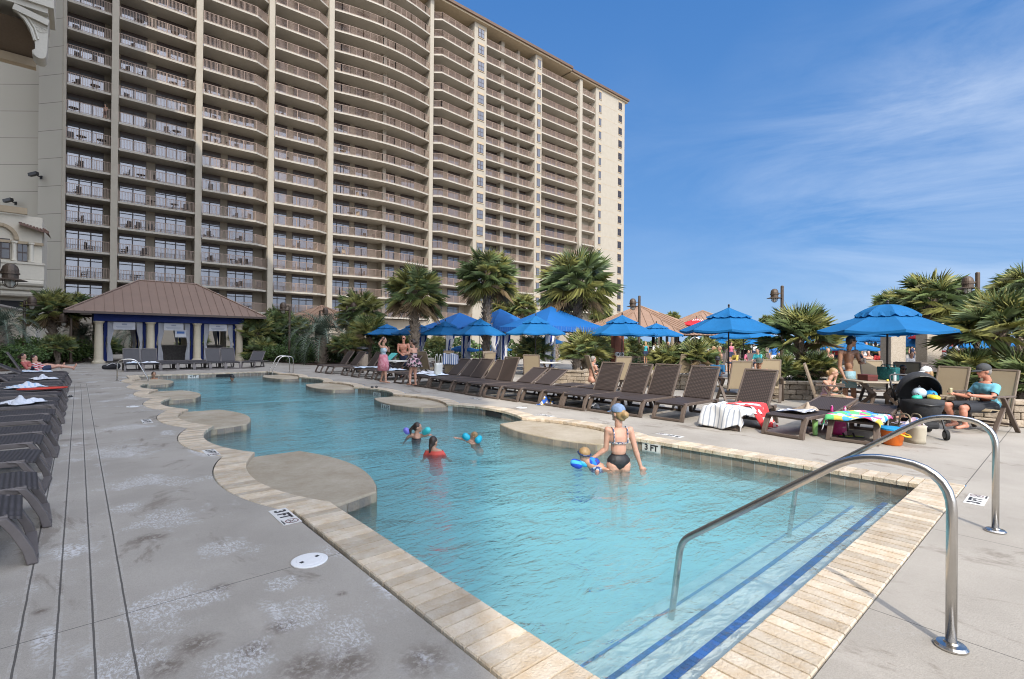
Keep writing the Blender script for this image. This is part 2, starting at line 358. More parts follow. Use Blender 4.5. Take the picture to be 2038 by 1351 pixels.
def strip(a, b, oa, ob, w=0.107):
    a, b, oa, ob = map(Vector, (a, b, oa, ob)); n = max(1, round((b - a).length / w)); ts = [0]
    for k in range(n): ts.append(ts[-1] + random.uniform(0.88, 1.12))
    ts = [t / ts[-1] for t in ts]
    for k in range(n): paver(a.lerp(b, ts[k]), a.lerp(b, ts[k + 1]), oa.lerp(ob, ts[k + 1]), oa.lerp(ob, ts[k]))
OV = 0.042
strip((XL - CW, YN + OV), (XRN + CW, YN + OV), (XL - CW, YN - CW), (XRN + CW, YN - CW))
strip((XL + OV, YN + OV), (XL + OV, CUSP[0]), (XL - CW, YN + OV), (XL - CW, CUSP[0]))
strip((XRN - OV, YN + OV), (XR - OV, CUSP[0]), (XRN + CW, YN + OV), (XR + CW, CUSP[0]))
strip((XL - CW, YF - OV), (XR + CW, YF - OV), (XL - CW, YF + CW), (XR + CW, YF + CW))
strip((XL + OV, CUSP[7]), (XL + OV, YF - OV), (XL - CW, CUSP[7]), (XL - CW, YF)); strip((XR - OV, CUSP[7]), (XR - OV, YF - OV), (XR + CW, CUSP[7]), (XR + CW, YF))
for side in (-1, 1):
    for i in range(7):
        a = arc_pts(side, CUSP[i], CUSP[i + 1], AR - OV, 28); b = arc_pts(side, CUSP[i], CUSP[i + 1], AR + CW, 28)
        for k in range(28): paver(a[k], a[k + 1], b[k + 1], b[k])
trav = mat('travertine', (0.45, 0.345, 0.225), 0.62, col2=(0.57, 0.50, 0.40), vscale=7, bump=0.45, bscale=60, island=0.22, stretch=(1, 1, 1))
struct(cop.build('pool_coping', trav))
# ---- basin
plaster = mat('pool_plaster', (0.56, 0.62, 0.62), 0.75, var=0.07, vscale=3, bump=0.2, bscale=30)
mortar = mat('mortar', (0.07, 0.06, 0.05), 0.9)
bs = MB(); n = len(INNER); FL = -1.02
bs.add([(x, y, -0.03) for x, y in INNER] + [(x, y, FL) for x, y in INNER], [(i, n + i, n + (i + 1) % n, (i + 1) % n) for i in range(n)])
bs.add([(XL - 0.5, YN - 0.1, FL), (XRN + 0.5, YN - 0.1, FL), (XRN + .5, 14, FL - .02), (XRN + .5, YF + .1, FL - .30), (XL - .5, YF + .1, FL - .30), (XL - .5, 14, FL - .02)], [(0, 1, 2, 5), (5, 2, 3, 4)])
bs.add([(x, y, -0.042) for x, y in INNER] + [(x, y, -0.042) for x, y in outline(CW + 0.06)], [(i, (i + 1) % n, n + (i + 1) % n, n + i) for i in range(n)], 1)
struct(bs.build('pool_basin', [plaster, mortar]))
st = MB(); NOS = [(1.53, -0.30), (1.85, -0.42), (2.16, -0.55), (2.47, -0.72)]
for k, (y, z) in enumerate(NOS): st.bx((XL - .02 , YN - .05, FL - .05), (XRN + .02 , y, z - k * 0.0005))
struct(bevel(st.build('pool_steps', mat('step_plaster', (0.62, 0.65, 0.63), 0.7, var=0.05, vscale=5, bump=0.3, bscale=50)), 0.012))
bt = MB()
for j_, (y, z) in enumerate(NOS[:3]):
    k = XL + 0.02; wt = (0.055, 0.036, 0.022)[j_]
    while k < XRN - 0.05: bt.bx((k, y - wt, z + 0.004), (k + 0.046, y + 0.003, z + 0.007)); k += 0.05
tag(bt.build('step_tile_line', mat('blue_tile', (0.006, 0.07, 0.33), 0.25, island=0.3)), kind='structure')
# ---- tile band along the water line
tb = MB()
def tiles(a, b, z0=-0.36, z1=-0.055, w=0.155, off=0.004):
    a, b = Vector(a), Vector(b); L_ = (b - a).length; d = (b - a) / L_; nrm = Vector((-d.y, d.x)) * off; k = max(1, round(L_ / w)); w = L_ / k
    for i in range(k):
        p, q = a + d * (i * w + 0.003) + nrm, a + d * ((i + 1) * w - 0.003) + nrm
        tb.add([(*p, z0), (*q, z0), (*q, z1), (*p, z1)], [(0, 1, 2, 3)])
def resample(pts, w=0.155):
    pts = [Vector(p) for p in pts]; outp = [pts[0]]; acc = 0.0
    for a, b in zip(pts, pts[1:]):
        seg = (b - a).length; s = w - acc
        while s <= seg: outp.append(a.lerp(b, s / seg)); s += w
        acc = seg - (s - w)
    return outp
for a, b in zip(INNER, INNER[1:] + INNER[:1]):
    if (Vector(a) - Vector(b)).length > 0.4: tiles(a, b)
for i in range(0, 7):
    a = arc_pts(1, CUSP[i], CUSP[i + 1], AR); r_ = resample(a)
    for p, q in zip(r_, r_[1:]): tiles(p, q)
    a = arc_pts(-1, CUSP[i], CUSP[i + 1], AR)[::-1]; r_ = resample(a)
    for p, q in zip(r_, r_[1:]): tiles(p, q)
# ---- round sitting ledges
ledm = mat('ledge_pebble', (0.30, 0.235, 0.15), 0.8, col2=(0.50, 0.44, 0.345), vscale=1.1, bump=0.8, bscale=150)
for n_ in ledm.node_tree.nodes:
    if n_.type == 'TEX_NOISE': n_.inputs['Detail'].default_value = 12; n_.inputs['Roughness'].default_value = 0.82
for i in range(4):
    y0, y1 = CUSP[2 * i], CUSP[2 * i + 1]; ym = (y0 + y1) / 2
    for side in (-1, 1):
        X0 = XL if side < 0 else XR
        a = arc_pts(side, y0, y1, AR + 0.02)
        s = -side; edge = [(X0 + s * 0.66, y1 - 0.02)]
        for k in range(1, 12):
            t = k / 12; yy = y1 - 0.02 + (y0 + 0.22 - y1 + 0.02) * t
            edge.append((X0 + s * (0.64 + 0.30 * math.sin(math.pi * t) ** 0.8), yy))
        edge.append((X0 + s * 0.64, y0 + 0.22))
        poly = a + edge
        if side > 0: poly = poly[::-1]
        ar = sum(p[0] * q[1] - q[0] * p[1] for p, q in zip(poly, poly[1:] + poly[:1]))
        if ar < 0: poly = poly[::-1]
        lb = MB(); lb.prism(poly, -1.35, -0.062)
        o = struct(lb.build('pool_ledge', ledm)); bevel(o, 0.02, 2)
        e2 = [(X0, y1)] + edge + [(X0, y0)]
        if side > 0: e2 = e2[::-1]
        r_ = resample(e2)
        cc = Vector((X0, ym))
        for p, q in zip(r_, r_[1:]):
            if (Vector(p) - Vector(q)).length < 0.02: continue
            d = (q - p); nrm = Vector((-d.y, d.x))
            if nrm.dot((p + q) / 2 - cc) < 0: p, q = q, p
            tiles(p, q, -0.38, -0.085, off=0.006)
tilem = mat('slate_tile', (0.19, 0.17, 0.15), 0.45, col2=(0.30, 0.235, 0.175), vscale=9, bump=0.2, bscale=40, island=0.22)
struct(tb.build('waterline_tiles', tilem))
# ---- water
wm = bpy.data.materials.new('pool_water'); wm.use_nodes = True; t = wm.node_tree; t.nodes.clear()
o_ = nn(t, 'ShaderNodeOutputMaterial'); tr = nn(t, 'ShaderNodeBsdfTransparent'); gl = nn(t, 'ShaderNodeBsdfGlossy'); gl.inputs['Roughness'].default_value = 0.02
fr = nn(t, 'ShaderNodeFresnel'); fr.inputs['IOR'].default_value = 1.33; ms = nn(t, 'ShaderNodeMixShader')
tcn = nn(t, 'ShaderNodeTexCoord')
def wave(sc, st, rot, det, dist):
    q = nn(t, 'ShaderNodeMapping'); q.inputs['Scale'].default_value = st; q.inputs['Rotation'].default_value = (0, 0, rot); t.links.new(tcn.outputs['Object'], q.inputs[0])
    n_ = nn(t, 'ShaderNodeTexNoise'); n_.inputs['Scale'].default_value = sc; n_.inputs['Detail'].default_value = det; n_.inputs['Distortion'].default_value = dist; n_.inputs['Roughness'].default_value = .5
    t.links.new(q.outputs[0], n_.inputs[0]); return n_.outputs['Fac']
w1, w2, w3 = wave(2.6, (1, 1.8, 1), -0.75, 3, 1.3), wave(8.5, (1, 1.9, 1), -0.55, 3, 0.9), wave(0.8, (1, 1.4, 1), 0.3, 2, 0.5)
def mt(op, a, b):
    n_ = nn(t, 'ShaderNodeMath', operation=op)
    for i, x in enumerate((a, b)):
        if isinstance(x, float): n_.inputs[i].default_value = x
        else: t.links.new(x, n_.inputs[i])
    return n_.outputs[0]
hgt = mt('ADD', mt('ADD', w1, mt('MULTIPLY', w2, 0.45)), mt('MULTIPLY', w3, 1.2))
cal = nn(t, 'ShaderNodeMapRange'); cal.inputs['From Min'].default_value = .35; cal.inputs['From Max'].default_value = .65; cal.inputs['To Min'].default_value = .45; cal.inputs['To Max'].default_value = 1.5; t.links.new(wave(0.45, (1, 1.3, 1), 0.5, 2, 0.6), cal.inputs['Value']); hgt = mt('MULTIPLY', hgt, cal.outputs['Result'])
bp = nn(t, 'ShaderNodeBump'); bp.inputs['Strength'].default_value = 1.0; bp.inputs['Distance'].default_value = 0.052
t.links.new(hgt, bp.inputs['Height']); t.links.new(bp.outputs[0], gl.inputs['Normal']); t.links.new(bp.outputs[0], fr.inputs['Normal'])
t.links.new(fr.outputs[0], ms.inputs['Fac']); t.links.new(tr.outputs[0], ms.inputs[1]); t.links.new(gl.outputs[0], ms.inputs[2]); t.links.new(ms.outputs[0], o_.inputs['Surface'])
va = nn(t, 'ShaderNodeVolumeAbsorption'); va.inputs['Color'].default_value = (0.22, 0.885, 0.955, 1); va.inputs['Density'].default_value = 0.50
vs_ = nn(t, 'ShaderNodeVolumeScatter'); vs_.inputs['Color'].default_value = (0.66, 0.94, 1.0, 1); vs_.inputs['Density'].default_value = 0.78; vs_.inputs['Anisotropy'].default_value = 0.2
ad = nn(t, 'ShaderNodeAddShader'); t.links.new(va.outputs[0], ad.inputs[0]); t.links.new(vs_.outputs[0], ad.inputs[1]); t.links.new(ad.outputs[0], o_.inputs['Volume'])
WZ = -0.18; wp = outline(0.02)
wb = MB(); n = len(wp)
wb.add([(x, y, -1.6) for x, y in wp] + [(x, y, WZ) for x, y in wp], [tuple(range(n - 1, -1, -1)), tuple(range(n, 2 * n))] + [(i, (i + 1) % n, n + (i + 1) % n, n + i) for i in range(n)])
struct(wb.build('pool_water', wm))
# ------------------------------------------------------------------ lettering and markers
def text_mesh(s, size, depth=0.002, bold=0.0):
    cu = bpy.data.curves.new('txt', 'FONT'); cu.body = s; cu.size = size; cu.extrude = depth; cu.align_x = 'CENTER'; cu.align_y = 'CENTER'; cu.offset = bold; cu.resolution_u = 3
    ob = bpy.data.objects.new('txt', cu); COL.objects.link(ob); dg = bpy.context.evaluated_depsgraph_get()
    me = bpy.data.meshes.new_from_object(ob.evaluated_get(dg)); bpy.data.objects.remove(ob); bpy.data.curves.remove(cu); return me
whitet = mat('marker_tile', (0.62, 0.61, 0.58), 0.5, var=0.1, vscale=12); blackp = mat('marker_black', (0.02, 0.02, 0.022), 0.6); redp = mat('marker_red', (0.13, 0.035, 0.03), 0.6)
T3, T35, T4 = text_mesh('3 FT', 0.135, 0.0008, 0.005), text_mesh('3 ½ FT', 0.135, 0.0008, 0.004), text_mesh('4 FT', 0.135, 0.0008, 0.005)
for m_ in (T3, T35, T4): m_.materials.append(blackp)
TS = text_mesh('NO DIVING', 0.022, 0.0006); TS.materials.append(blackp)
def no_dive():
    b = MB()
    for k in range(20):
        a0, a1 = 2 * math.pi * k / 20, 2 * math.pi * (k + 1) / 20
        for r0, r1 in ((0.046, 0.055),):
            b.add([(r0 * math.cos(a0), r0 * math.sin(a0), 0), (r1 * math.cos(a0), r1 * math.sin(a0), 0), (r1 * math.cos(a1), r1 * math.sin(a1), 0), (r0 * math.cos(a1), r0 * math.sin(a1), 0)], [(0, 1, 2, 3)])
    b.beam((-0.034, 0.034, 0), (0.034, -0.034, 0), 0.008, 0.0008)
    b.beam((-0.022, -0.03, -0.0002), (0.018, 0.008, -0.0002), 0.010, 0.0008, 1); b.ball((0.025, 0.014, 0), (0.009, 0.009, 0.0012), 8, 1); b.beam((-0.03, -0.005, -0.0003), (-0.006, -0.016, -0.0003), 0.007, 0.0008, 1)
    return b.mesh('no_diving_sign', [redp, blackp])
ND = no_dive()
def marker(loc, rz, txt, label, icon=True, L_=0.46, wall=False, W_=0.155):
    root = thing('depth_marker', label, 'depth marker', loc, rz, 'depth markers round the pool')
    b = MB(); b.bx((-L_ / 2, -W_ / 2, 0), (L_ / 2, W_ / 2, 0.004)); p = b.build('tile_plate', whitet, root)
    q = link('lettering', txt, root, (-0.06 if icon else 0, 0, 0.0055))
    if icon:
        link('no_diving_sign', ND, root, (0.165, 0.012, 0.0055)); link('small_lettering', TS, root, (0.165, -0.062, 0.0055))
    if wall: root.rotation_euler = (R(90), 0, rz)
    return root
g1 = G(559, 1027); marker((XL - CW - 0.115, g1.y - .02, -0.003), -R(90), T3, 'white depth marker reading 3 FT set in the grey deck beside the nearest left ledge')
g2 = G(397, 903); marker((XL - CW - 0.115, g2.y, -0.003), -R(90), T3, 'depth marker reading 3 FT in the deck beside the second cusp of the left coping')
g3 = G(292, 838); marker((g3.x, g3.y, -0.003), -R(90), T35, 'distant depth marker flat in the grey deck left of the second left ledge', True, 0.56)
g4 = G(1943, 994); marker((g4.x, g4.y, -0.003), 0, T3, 'depth marker reading 3 FT with no diving sign between the two steel handrails')
for u, v, tx, lb in ((1333, 866, T3, 'depth marker lying in the sunlit deck just behind the wading woman'), (1085, 826, T3, 'depth marker in the right deck behind the nearest right ledge'), (945, 793, T35, 'depth marker in the right deck below the wicker loungers near the second ledge')):
    g = G(u, v); marker((max(g.x, XR + CW + .12), g.y, -0.003), R(90), tx, lb)
def wmark(y, tx, lb, L_=0.34): marker((XR - 0.012, y, -0.125), -R(90), tx, lb, False, L_, True, 0.15)
wmark(4.56, T3, 'pool wall tile reading 3 FT at the water line right of the wading woman'); 
wmark(14.4, T35, 'pool wall tile reading 3 ½ FT between two right ledges', 0.5)
m35 = marker((XR - 0.955, 11.95, -0.17), -R(90), T35, 'tile reading 3 ½ FT on the rim of the second right ledge', False, 0.5, True, 0.14)
mk4 = marker((3.9, YF - 0.012, -0.125), 0, T4, 'pool wall tile reading 4 FT on the far end wall', False, 0.42, True, 0.15)
# ---- skimmer lids, skimmer mouths
def lid(loc, lb, r=0.125):
    root = thing('skimmer_lid', lb, 'lid', loc, 0.3, 'white skimmer lids in the deck')
    b = MB(); b.lathe([(r, 0), (r, 0.006), (r - 0.008, 0.009), (r * 0.72, 0.0095), (r * .70, 0.011), (0.01, 0.012)], 32); b.build('cover', mat('white_plastic', (0.72, 0.72, 0.71), 0.45, var=.04, vscale=20), root)
    b = MB(); b.bx((-0.075, -.012, 0.0105), (-0.05, .012, 0.0135)); b.bx((0.05, -.012, 0.0105), (0.075, .012, 0.0135)); b.build('finger_hole', blackp, root)
lid((*G(616, 1115).xy, -0.003), 'round white skimmer lid in the shaded deck near the left coping')
lid((*G(1038, 811).xy, -0.003), 'round white skimmer lid in the sunny deck in front of the loungers')
lid((*G(264, 809).xy, -0.003), 'small distant white skimmer lid in the deck left of the pool')
sk = MB(); sk.bx((XR + .325, 8.75, -0.2), (XR + .45, 9.35, -0.06)); sk.bx((4.8, YF - .02, -.2), (5.5, YF + .1, -.07)); struct(sk.build('skimmer_mouth', mat('dark_opening', (0.012, 0.013, 0.014), 0.8)))
# ------------------------------------------------------------------ handrails and ladders
steel = mat('stainless_steel', (0.55, 0.53, 0.50), 0.24, 1.0, var=0.06, vscale=14)
def bez(pts, r, n=7):                         # polyline with rounded corners
    pts = [Vector(p) for p in pts]; outp = [pts[0]]
    for i in range(1, len(pts) - 1):
        a, b, c = pts[i - 1], pts[i], pts[i + 1]; d1, d2 = (a - b).normalized(), (c - b).normalized(); rr = r if not isinstance(r, (list, tuple)) else r[i - 1]
        p, q = b + d1 * rr, b + d2 * rr
        for k in range(n + 1):
            t_ = k / n; outp.append(p * (1 - t_) ** 2 + b * 2 * t_ * (1 - t_) + q * t_ * t_)
    return outp + [pts[-1]]
def step_rail(base, lb):
    root = thing('pool_handrail', lb, 'handrail', base, 0, 'steel handrails at the pool steps')
    pts = bez([(0, 0, 0), (0, 0, 0.93), (0, 0.42, 0.945), (0, 1.56, 0.08), (0, 1.64, -0.55)], [0.22, 0.16, 0.09])
    b = MB(); b.tube(pts, 0.0245, 16); b.build('rail_tube', steel, root, smooth=True)
    b = MB(); b.lathe([(0.072, 0.0), (0.072, 0.008), (0.062, 0.018), (0.034, 0.022), (0.028, 0.03)], 28); b.build('base_flange', steel, root)
    return root
b1 = G(1893, 1287); b2 = G(1981, 1057)
step_rail((b1.x, b1.y, 0), 'nearest polished steel handrail curving down into the pool steps')
step_rail((b2.x, b2.y, 0), 'second steel handrail beyond the nearest one at the pool steps')
def ladder(loc, rz, lb, n=2, gap=0.5):
    root = thing('pool_ladder', lb, 'pool ladder', loc, rz)
    for k in range(n):
        b = MB(); b.tube(bez([(-0.5, k * gap, -0.0), (-0.5, k * gap, 0.78), (0.05, k * gap, 0.80), (0.42, k * gap, 0.05), (0.44, k * gap, -0.4)], [0.2, 0.2, 0.1], 6), 0.022, 10); b.build('rail', steel, root, smooth=True)
        b = MB(); b.lathe([(0.05, 0), (0.05, 0.012), (0.025, 0.02)], 14, (-0.5, k * gap, 0)); b.build('base_flange', steel, root)
ladder((XL - 0.25, 23.4, 0), R(-8), 'single steel grab rail at the far left ledge', 1)
gq = G(570, 743); ladder((XR + 0.1, 24.9, 0), R(180), 'pair of steel ladder rails at the far right of the pool', 2, 0.55)
# ================================================================== HOTEL TOWER
FY, FZ0, FH = 66.1, 7.62, 2.75
def fx(u, y=FY):
    t_ = (u - 1019) / F; return y * (CT * t_ + ST) / (-ST * t_ + CT)
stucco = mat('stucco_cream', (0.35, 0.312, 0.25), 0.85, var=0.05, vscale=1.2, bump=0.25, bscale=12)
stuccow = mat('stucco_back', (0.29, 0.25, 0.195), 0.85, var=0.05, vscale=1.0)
slabm = mat('slab_concrete', (0.38, 0.345, 0.29), 0.85, var=0.07, vscale=0.5)
railm = mat('railing_metal', (0.27, 0.19, 0.145), 0.5)
framem = mat('bronze_frame', (0.060, 0.042, 0.036), 0.45)
panem = mat('window_pane', (0.21, 0.215, 0.235), 0.06, 0.5, var=0.06, vscale=0.6)
tanm = mat('stucco_tan', (0.40, 0.315, 0.21), 0.85, var=0.06, vscale=2)
roofm = mat('roof_edge_brown', (0.12, 0.072, 0.045), 0.5, var=0.1, vscale=1)
hotel = thing('hotel_tower', 'long cream hotel tower with rows of railed balconies, rising behind the pool', 'hotel')
NF = list(range(-1, 17)); XEND = fx(1238); XST = fx(121)
w = MB()
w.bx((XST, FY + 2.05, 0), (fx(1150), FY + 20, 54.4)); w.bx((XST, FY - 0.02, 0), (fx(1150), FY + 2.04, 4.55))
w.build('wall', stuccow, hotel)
w = MB(); w.bx((fx(1181), FY - 0.25, 0), (XEND, FY + 20, 54.4)); w.bx((fx(1150) - .2, FY + 1.6, 0), (fx(1181), FY + 19.9, 54.3))
for z in [FZ0 + FH * k - 0.35 for k in range(-2, 17)]: w.bx((fx(1196), FY - 0.262, z), (fx(1222), FY - 0.25, z + 0.06), 1)
w.build('wall', [stucco, tanm], hotel)
def column(u0, u1, y0=FY - 0.25, z1=54.4, y1=FY + 2.1):
    b = MB(); b.bx((fx(u0), y0, 0), (fx(u1), y1, z1)); b.build('column', stucco, hotel)
for u0, u1 in ((119, 127), (217, 231), (385, 398), (530, 541), (649, 659), (850, 857)): column(u0, u1)
column(762, 769, FY + 0.55); column(1149, 1154); column(1000, 1006, FY + 0.9); column(1034, 1039, FY + 1.1)
for u0, u1, uw in ((938, 962, 951), (1060, 1073, 1067)):
    b = MB(); b.bx((fx(u0), FY - 0.25, 0), (fx(u1), FY + 2.1, 54.4)); b.build('window_bay', stucco, hotel)
# roof
r = MB(); x0, x1 = XST - 1, fx(1128)
def eave(xa, xb, ya, yb, z):
    r.bx((xa, ya, z), (xb, yb, z + 0.45)); r.add([(xa, ya + .02, z + .451), (xb, ya + .02, z + .451), (xb - 1.2, ya + 1.6, z + 1.5), (xa + 1.2, ya + 1.6, z + 1.5), (xa, yb, z + .451), (xb, yb, z + .451), (xb - 1.2, yb - 1.2, z + 1.5), (xa + 1.2, yb - 1.2, z + 1.5)], [(0, 1, 2, 3), (1, 5, 6, 2), (5, 4, 7, 6), (4, 0, 3, 7), (3, 2, 6, 7)], 1)
    r.bx((xa + .1, ya + .3, z - .3), (xb - .1, yb - .3, z - 0.003), 2)
eave(x0, x1, FY - 1.2, FY + 20.5, 54.7); eave(x1 + .01, XEND + 1.0, FY - 0.8, FY + 20.8, 54.55)
r.build('roof', [roofm, mat('roof_dark', (0.05, 0.045, 0.045), 0.5), tanm], hotel)
# balconies
def prof(kind, x0, x1):
    if kind == 'flat': return [(x0, 0.12), (x1, 0.12)]
    if kind == 'chr': return [(x0, 0.5), (x1 - 1.5, 0.75), (x1, -0.1)]
    if kind == 'chl': return [(x0, -0.1), (x0 + 1.1, 0.8), (x1, 0.15)]
    if kind == 'arcl': return [(x0 + (x1 - x0) * k / 8, 0.10 + 1.15 * math.sin(math.pi * 0.5 * k / 8)) for k in range(9)]
    if kind == 'arcr': return [(x0 + (x1 - x0) * k / 8, 0.10 + 1.15 * math.cos(math.pi * 0.5 * k / 8)) for k in range(9)]
    if kind == 'chs': return [(x0, 0.12), (x1 - 0.9, 0.2), (x1, -0.2)]
def bal_parts(kind, u0, u1, glass):
    x0, x1 = fx(u0), fx(u1); p = prof(kind, x0, x1); wd = x1 - x0
    s = MB(); poly = [(a - x0, -q) for a, q in p] + [(wd, 2.04), (0, 2.04)]; s.prism(poly, -0.22, 0)
    rl = MB(); pts = [Vector((a - x0, -q + 0.09, 0)) for a, q in p]
    for a, b in zip(pts, pts[1:]):
        l = (b - a).length; d = (b - a) / l
        rl.beam(a + Vector((0, 0, 1.06)), b + Vector((0, 0, 1.06)), .06, .05); rl.beam(a + Vector((0, 0, .10)), b + Vector((0, 0, .10)), .04, .04)
        n_ = max(1, int(l / 0.125))
        for k in range(1, n_): q = a + d * (l * k / n_); rl.bx((q.x - .015, q.y - .015, .1), (q.x + .015, q.y + .015, 1.05))
        m_ = max(1, round(l / 1.35))
        for k in range(m_ + 1): q = a + d * (l * k / m_); rl.bx((q.x - .03, q.y - .03, 0), (q.x + .03, q.y + .03, 1.06))
    g = doors(wd, glass, random.Random(int(u0)))
    return s, rl, g
def doors(wd, glass, rd):
    g = MB()
    for f0, f1 in glass:
        a, b = f0 * wd, f1 * wd; y = 2.03
        g.bx((a, y - .03, 0), (b, y, 2.5), 0); z0, z1, z2 = 0.06, 1.86, 2.16
        n_ = max(2, round((b - a) / 1.0)); k_ = (b - a) / n_
        for k in range(n_):
            g.bx((a + k * k_ + .06, y - .045, z0), (a + (k + 1) * k_ - .06, y - .031, z1), 1); g.bx((a + k * k_ + .05, y - .045, z1 + .1), (a + (k + 1) * k_ - .05, y - .031, z2), 1)
    return g
STD = [(0.03, 0.37), (0.49, 0.92)]; S2 = [(0.0, 0.32), (0.43, 0.84)]
curtm = mat('door_curtain', (0.21, 0.205, 0.20), 0.12, 0.15, var=.12, vscale=3); openm = mat('door_open', (0.02, 0.018, 0.018), 0.4)
BAYS = [('flat', 128, 217, [(0.0, 0.85)], 'first'), ('flat', 232, 385, STD, 'second'), ('chr', 399, 530, S2, 'third'), ('chr', 542, 649, S2, 'fourth'), ('arcl', 660, 763, [(0.05, .42), (.52, .78)], 'fifth'),
        ('arcr', 763.3, 850, [(0.10, 0.36), (.50, .82)], 'sixth'), ('chl', 858, 938, [(0.05, .42), (.55, .85)], 'seventh'), ('flat', 963, 1060, [(0.05, .36), (.45, .68), (.75, .98)], 'eighth'), ('chs', 1074, 1149, [(.02, .2), (.3, .55), (.62, .82)], 'ninth'), ('flat', 1155, 1180, [(.1, .4), (.55, .9)], 'tenth')]
rest = MB(); count = 0; BALC = []
for bi, (kind, u0, u1, gl_, nm) in enumerate(BAYS):
    s, rl, g = bal_parts(kind, u0, u1, gl_)
    sm, rm = s.mesh('balcony', slabm), rl.mesh('railing', railm); DM = [framem, panem, curtm, openm]
    GV = [doors(fx(u1) - fx(u0), gl_, random.Random(bi * 10 + q)).mesh('glass_doors', DM) for q in range(6)]; rg = random.Random(bi)
    Yd = FY / (-ST * ((u0 + u1) / 2 - 1019) / F + CT)
    for n in NF:
        z = FZ0 + FH * n; v = 674 - (z - 1.6) * F / Yd
        if v > -12 and count < 100:
            count += 1
            o = link('balcony', sm, hotel, (fx(u0), FY, z)); link('railing', rm, o); link('glass_doors', rg.choice(GV), o); BALC.append((bi, n, fx(u0), fx(u1), z, v))
        else:
            if v > -12: BALC.append((bi, n, fx(u0), fx(u1), z, v))
            rest.M = Matrix.Translation((fx(u0), FY, z))
            rest.add(s.v, s.f, 0); rest.add(rl.v, rl.f, 1)
            o_ = len(rest.v); rest.add(g.v, g.f, 2); rest.m[-len(g.f):] = [2 + m_ for m_ in g.m]; rest.M = None
tag(rest.build('balconies', [slabm, railm, framem, panem, curtm, openm], hotel), kind='stuff')
wn = MB(); wn.bx((-.62, -.06, -0.75), (.62, 0.02, 0.75), 0)
for sx in (-1, 1):
    for sz in (-1, 1): wn.bx((sx * .3 - .25, -.075, sz * .34 - .29), (sx * .3 + .25, -.061, sz * .34 + .29), 1)
wn.bx((-.72, -.09, -.87), (.72, 0, -.76), 2); wn.bx((-.7, -.05, 0.76), (.7, 0, 1.1), 2)
wmn = wn.mesh('window', [framem, panem, tanm])
wk = MB(); wk.bx((-.40, -.06, -0.75), (.40, 0.02, 0.75), 0); wk.bx((-.30, -.075, -.66), (.30, -.061, .66), 1); wk.bx((-.55, -.05, .76), (.55, 0, 1.1), 2); wk.bx((-.5, -.09, -.87), (.5, 0, -.76), 2); wkm = wk.mesh('window', [framem, panem, tanm])
dkp = mat('window_dark', (0.05, 0.05, 0.055), 0.08, 0.3)
wd_ = wn.mesh('window', [framem, dkp, tanm])
for u, me_, sc in ((951, wmn, 1.0), (1067, wkm, 1.0), (1189, wkm, 0.9), (1229, wd_, 0.95)):
    for n in NF:
        if u in (951, 1067) and n < 0: continue
        o = link('window', me_, hotel, (fx(u), FY - 0.25, FZ0 + FH * n + 1.25)); o.scale = (sc, 1, 1)
# ---- the tower end beside it, and the wing along the left of the pool
wallg = stripes('panel_stucco', (0.40, 0.375, 0.315), (0.16, 0.15, 0.13), 1 / FH, (0, 0, 1), 0.018, 0.9)
tb_ = MB(); a = Vector((XST + .02, FY - 0.3, 0)); b = at(72, 49.2)
cdir = Vector((ST, CT)); p0, p1 = a.xy, b.xy
tw = thing('stair_tower', 'plain grey stuccoed stair tower with panel joints left of the balconies', 'tower')
tb_.prism([tuple(p0), (p0.x, p0.y + 5), (p1.x, p1.y + 8), tuple(p1)][::-1], 0, 58); 
q0, q1 = at(72, 50.8).xy, at(-130, 50.8).xy
tb_.prism([tuple(q0), tuple(q0 + cdir * 5), tuple(q1 + cdir * 5), tuple(q1)], 0, 58)
tb_.build('wall', wallg, tw)
def PY(u, v, y): d = ray(u, v); return CAMP + d * (y / d.y)
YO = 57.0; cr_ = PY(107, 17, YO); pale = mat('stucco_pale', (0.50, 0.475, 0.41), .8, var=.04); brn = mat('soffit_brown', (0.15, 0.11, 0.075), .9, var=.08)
tb_ = MB(); tb_.bx((-30, YO, cr_.z), (cr_.x, YO + 4, 58)); tb_.bx((-30, YO + .25, cr_.z - .45), (cr_.x - .35, YO + 3.9, cr_.z - .003)); tb_.build('overhanging_storey', pale, tw)
def plate(poly, y0, y1, nm, m_):
    b = MB(); vs = [PY(u, v, y0) for u, v in poly]; k = len(vs); vs = vs + [v + Vector((0, y1 - y0, 0)) for v in vs]
    b.add(vs, [tuple(range(k - 1, -1, -1)), tuple(range(k, 2 * k))] + [(i, (i + 1) % k, k + (i + 1) % k, k + i) for i in range(k)]); bm_ = b.build(nm, m_, tw, weld=True); return bm_
plate([(28, 12), (96, 46), (98, -20), (10, -40), (6, -10)], YO + .9, YO + 3.5, 'spandrel', pale)
zb1 = PY(72, 122, YO + 5).z
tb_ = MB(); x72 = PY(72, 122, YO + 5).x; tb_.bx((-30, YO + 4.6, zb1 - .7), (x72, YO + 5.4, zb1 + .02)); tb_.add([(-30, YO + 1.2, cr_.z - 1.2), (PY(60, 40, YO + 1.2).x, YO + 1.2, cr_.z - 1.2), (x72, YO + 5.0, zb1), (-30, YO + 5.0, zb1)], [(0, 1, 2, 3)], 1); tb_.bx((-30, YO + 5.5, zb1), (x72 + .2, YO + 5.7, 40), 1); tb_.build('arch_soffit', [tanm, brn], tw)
cp = [(29, 11), (96, 45), (94, 100), (91, 112), (84, 116), (72, 114), (64, 107), (64, 99), (70, 97), (69, 80), (62, 58), (50, 38), (40, 28), (30, 18)]
plate(cp, YO + .55, YO + 1.9, 'corbel', pale)
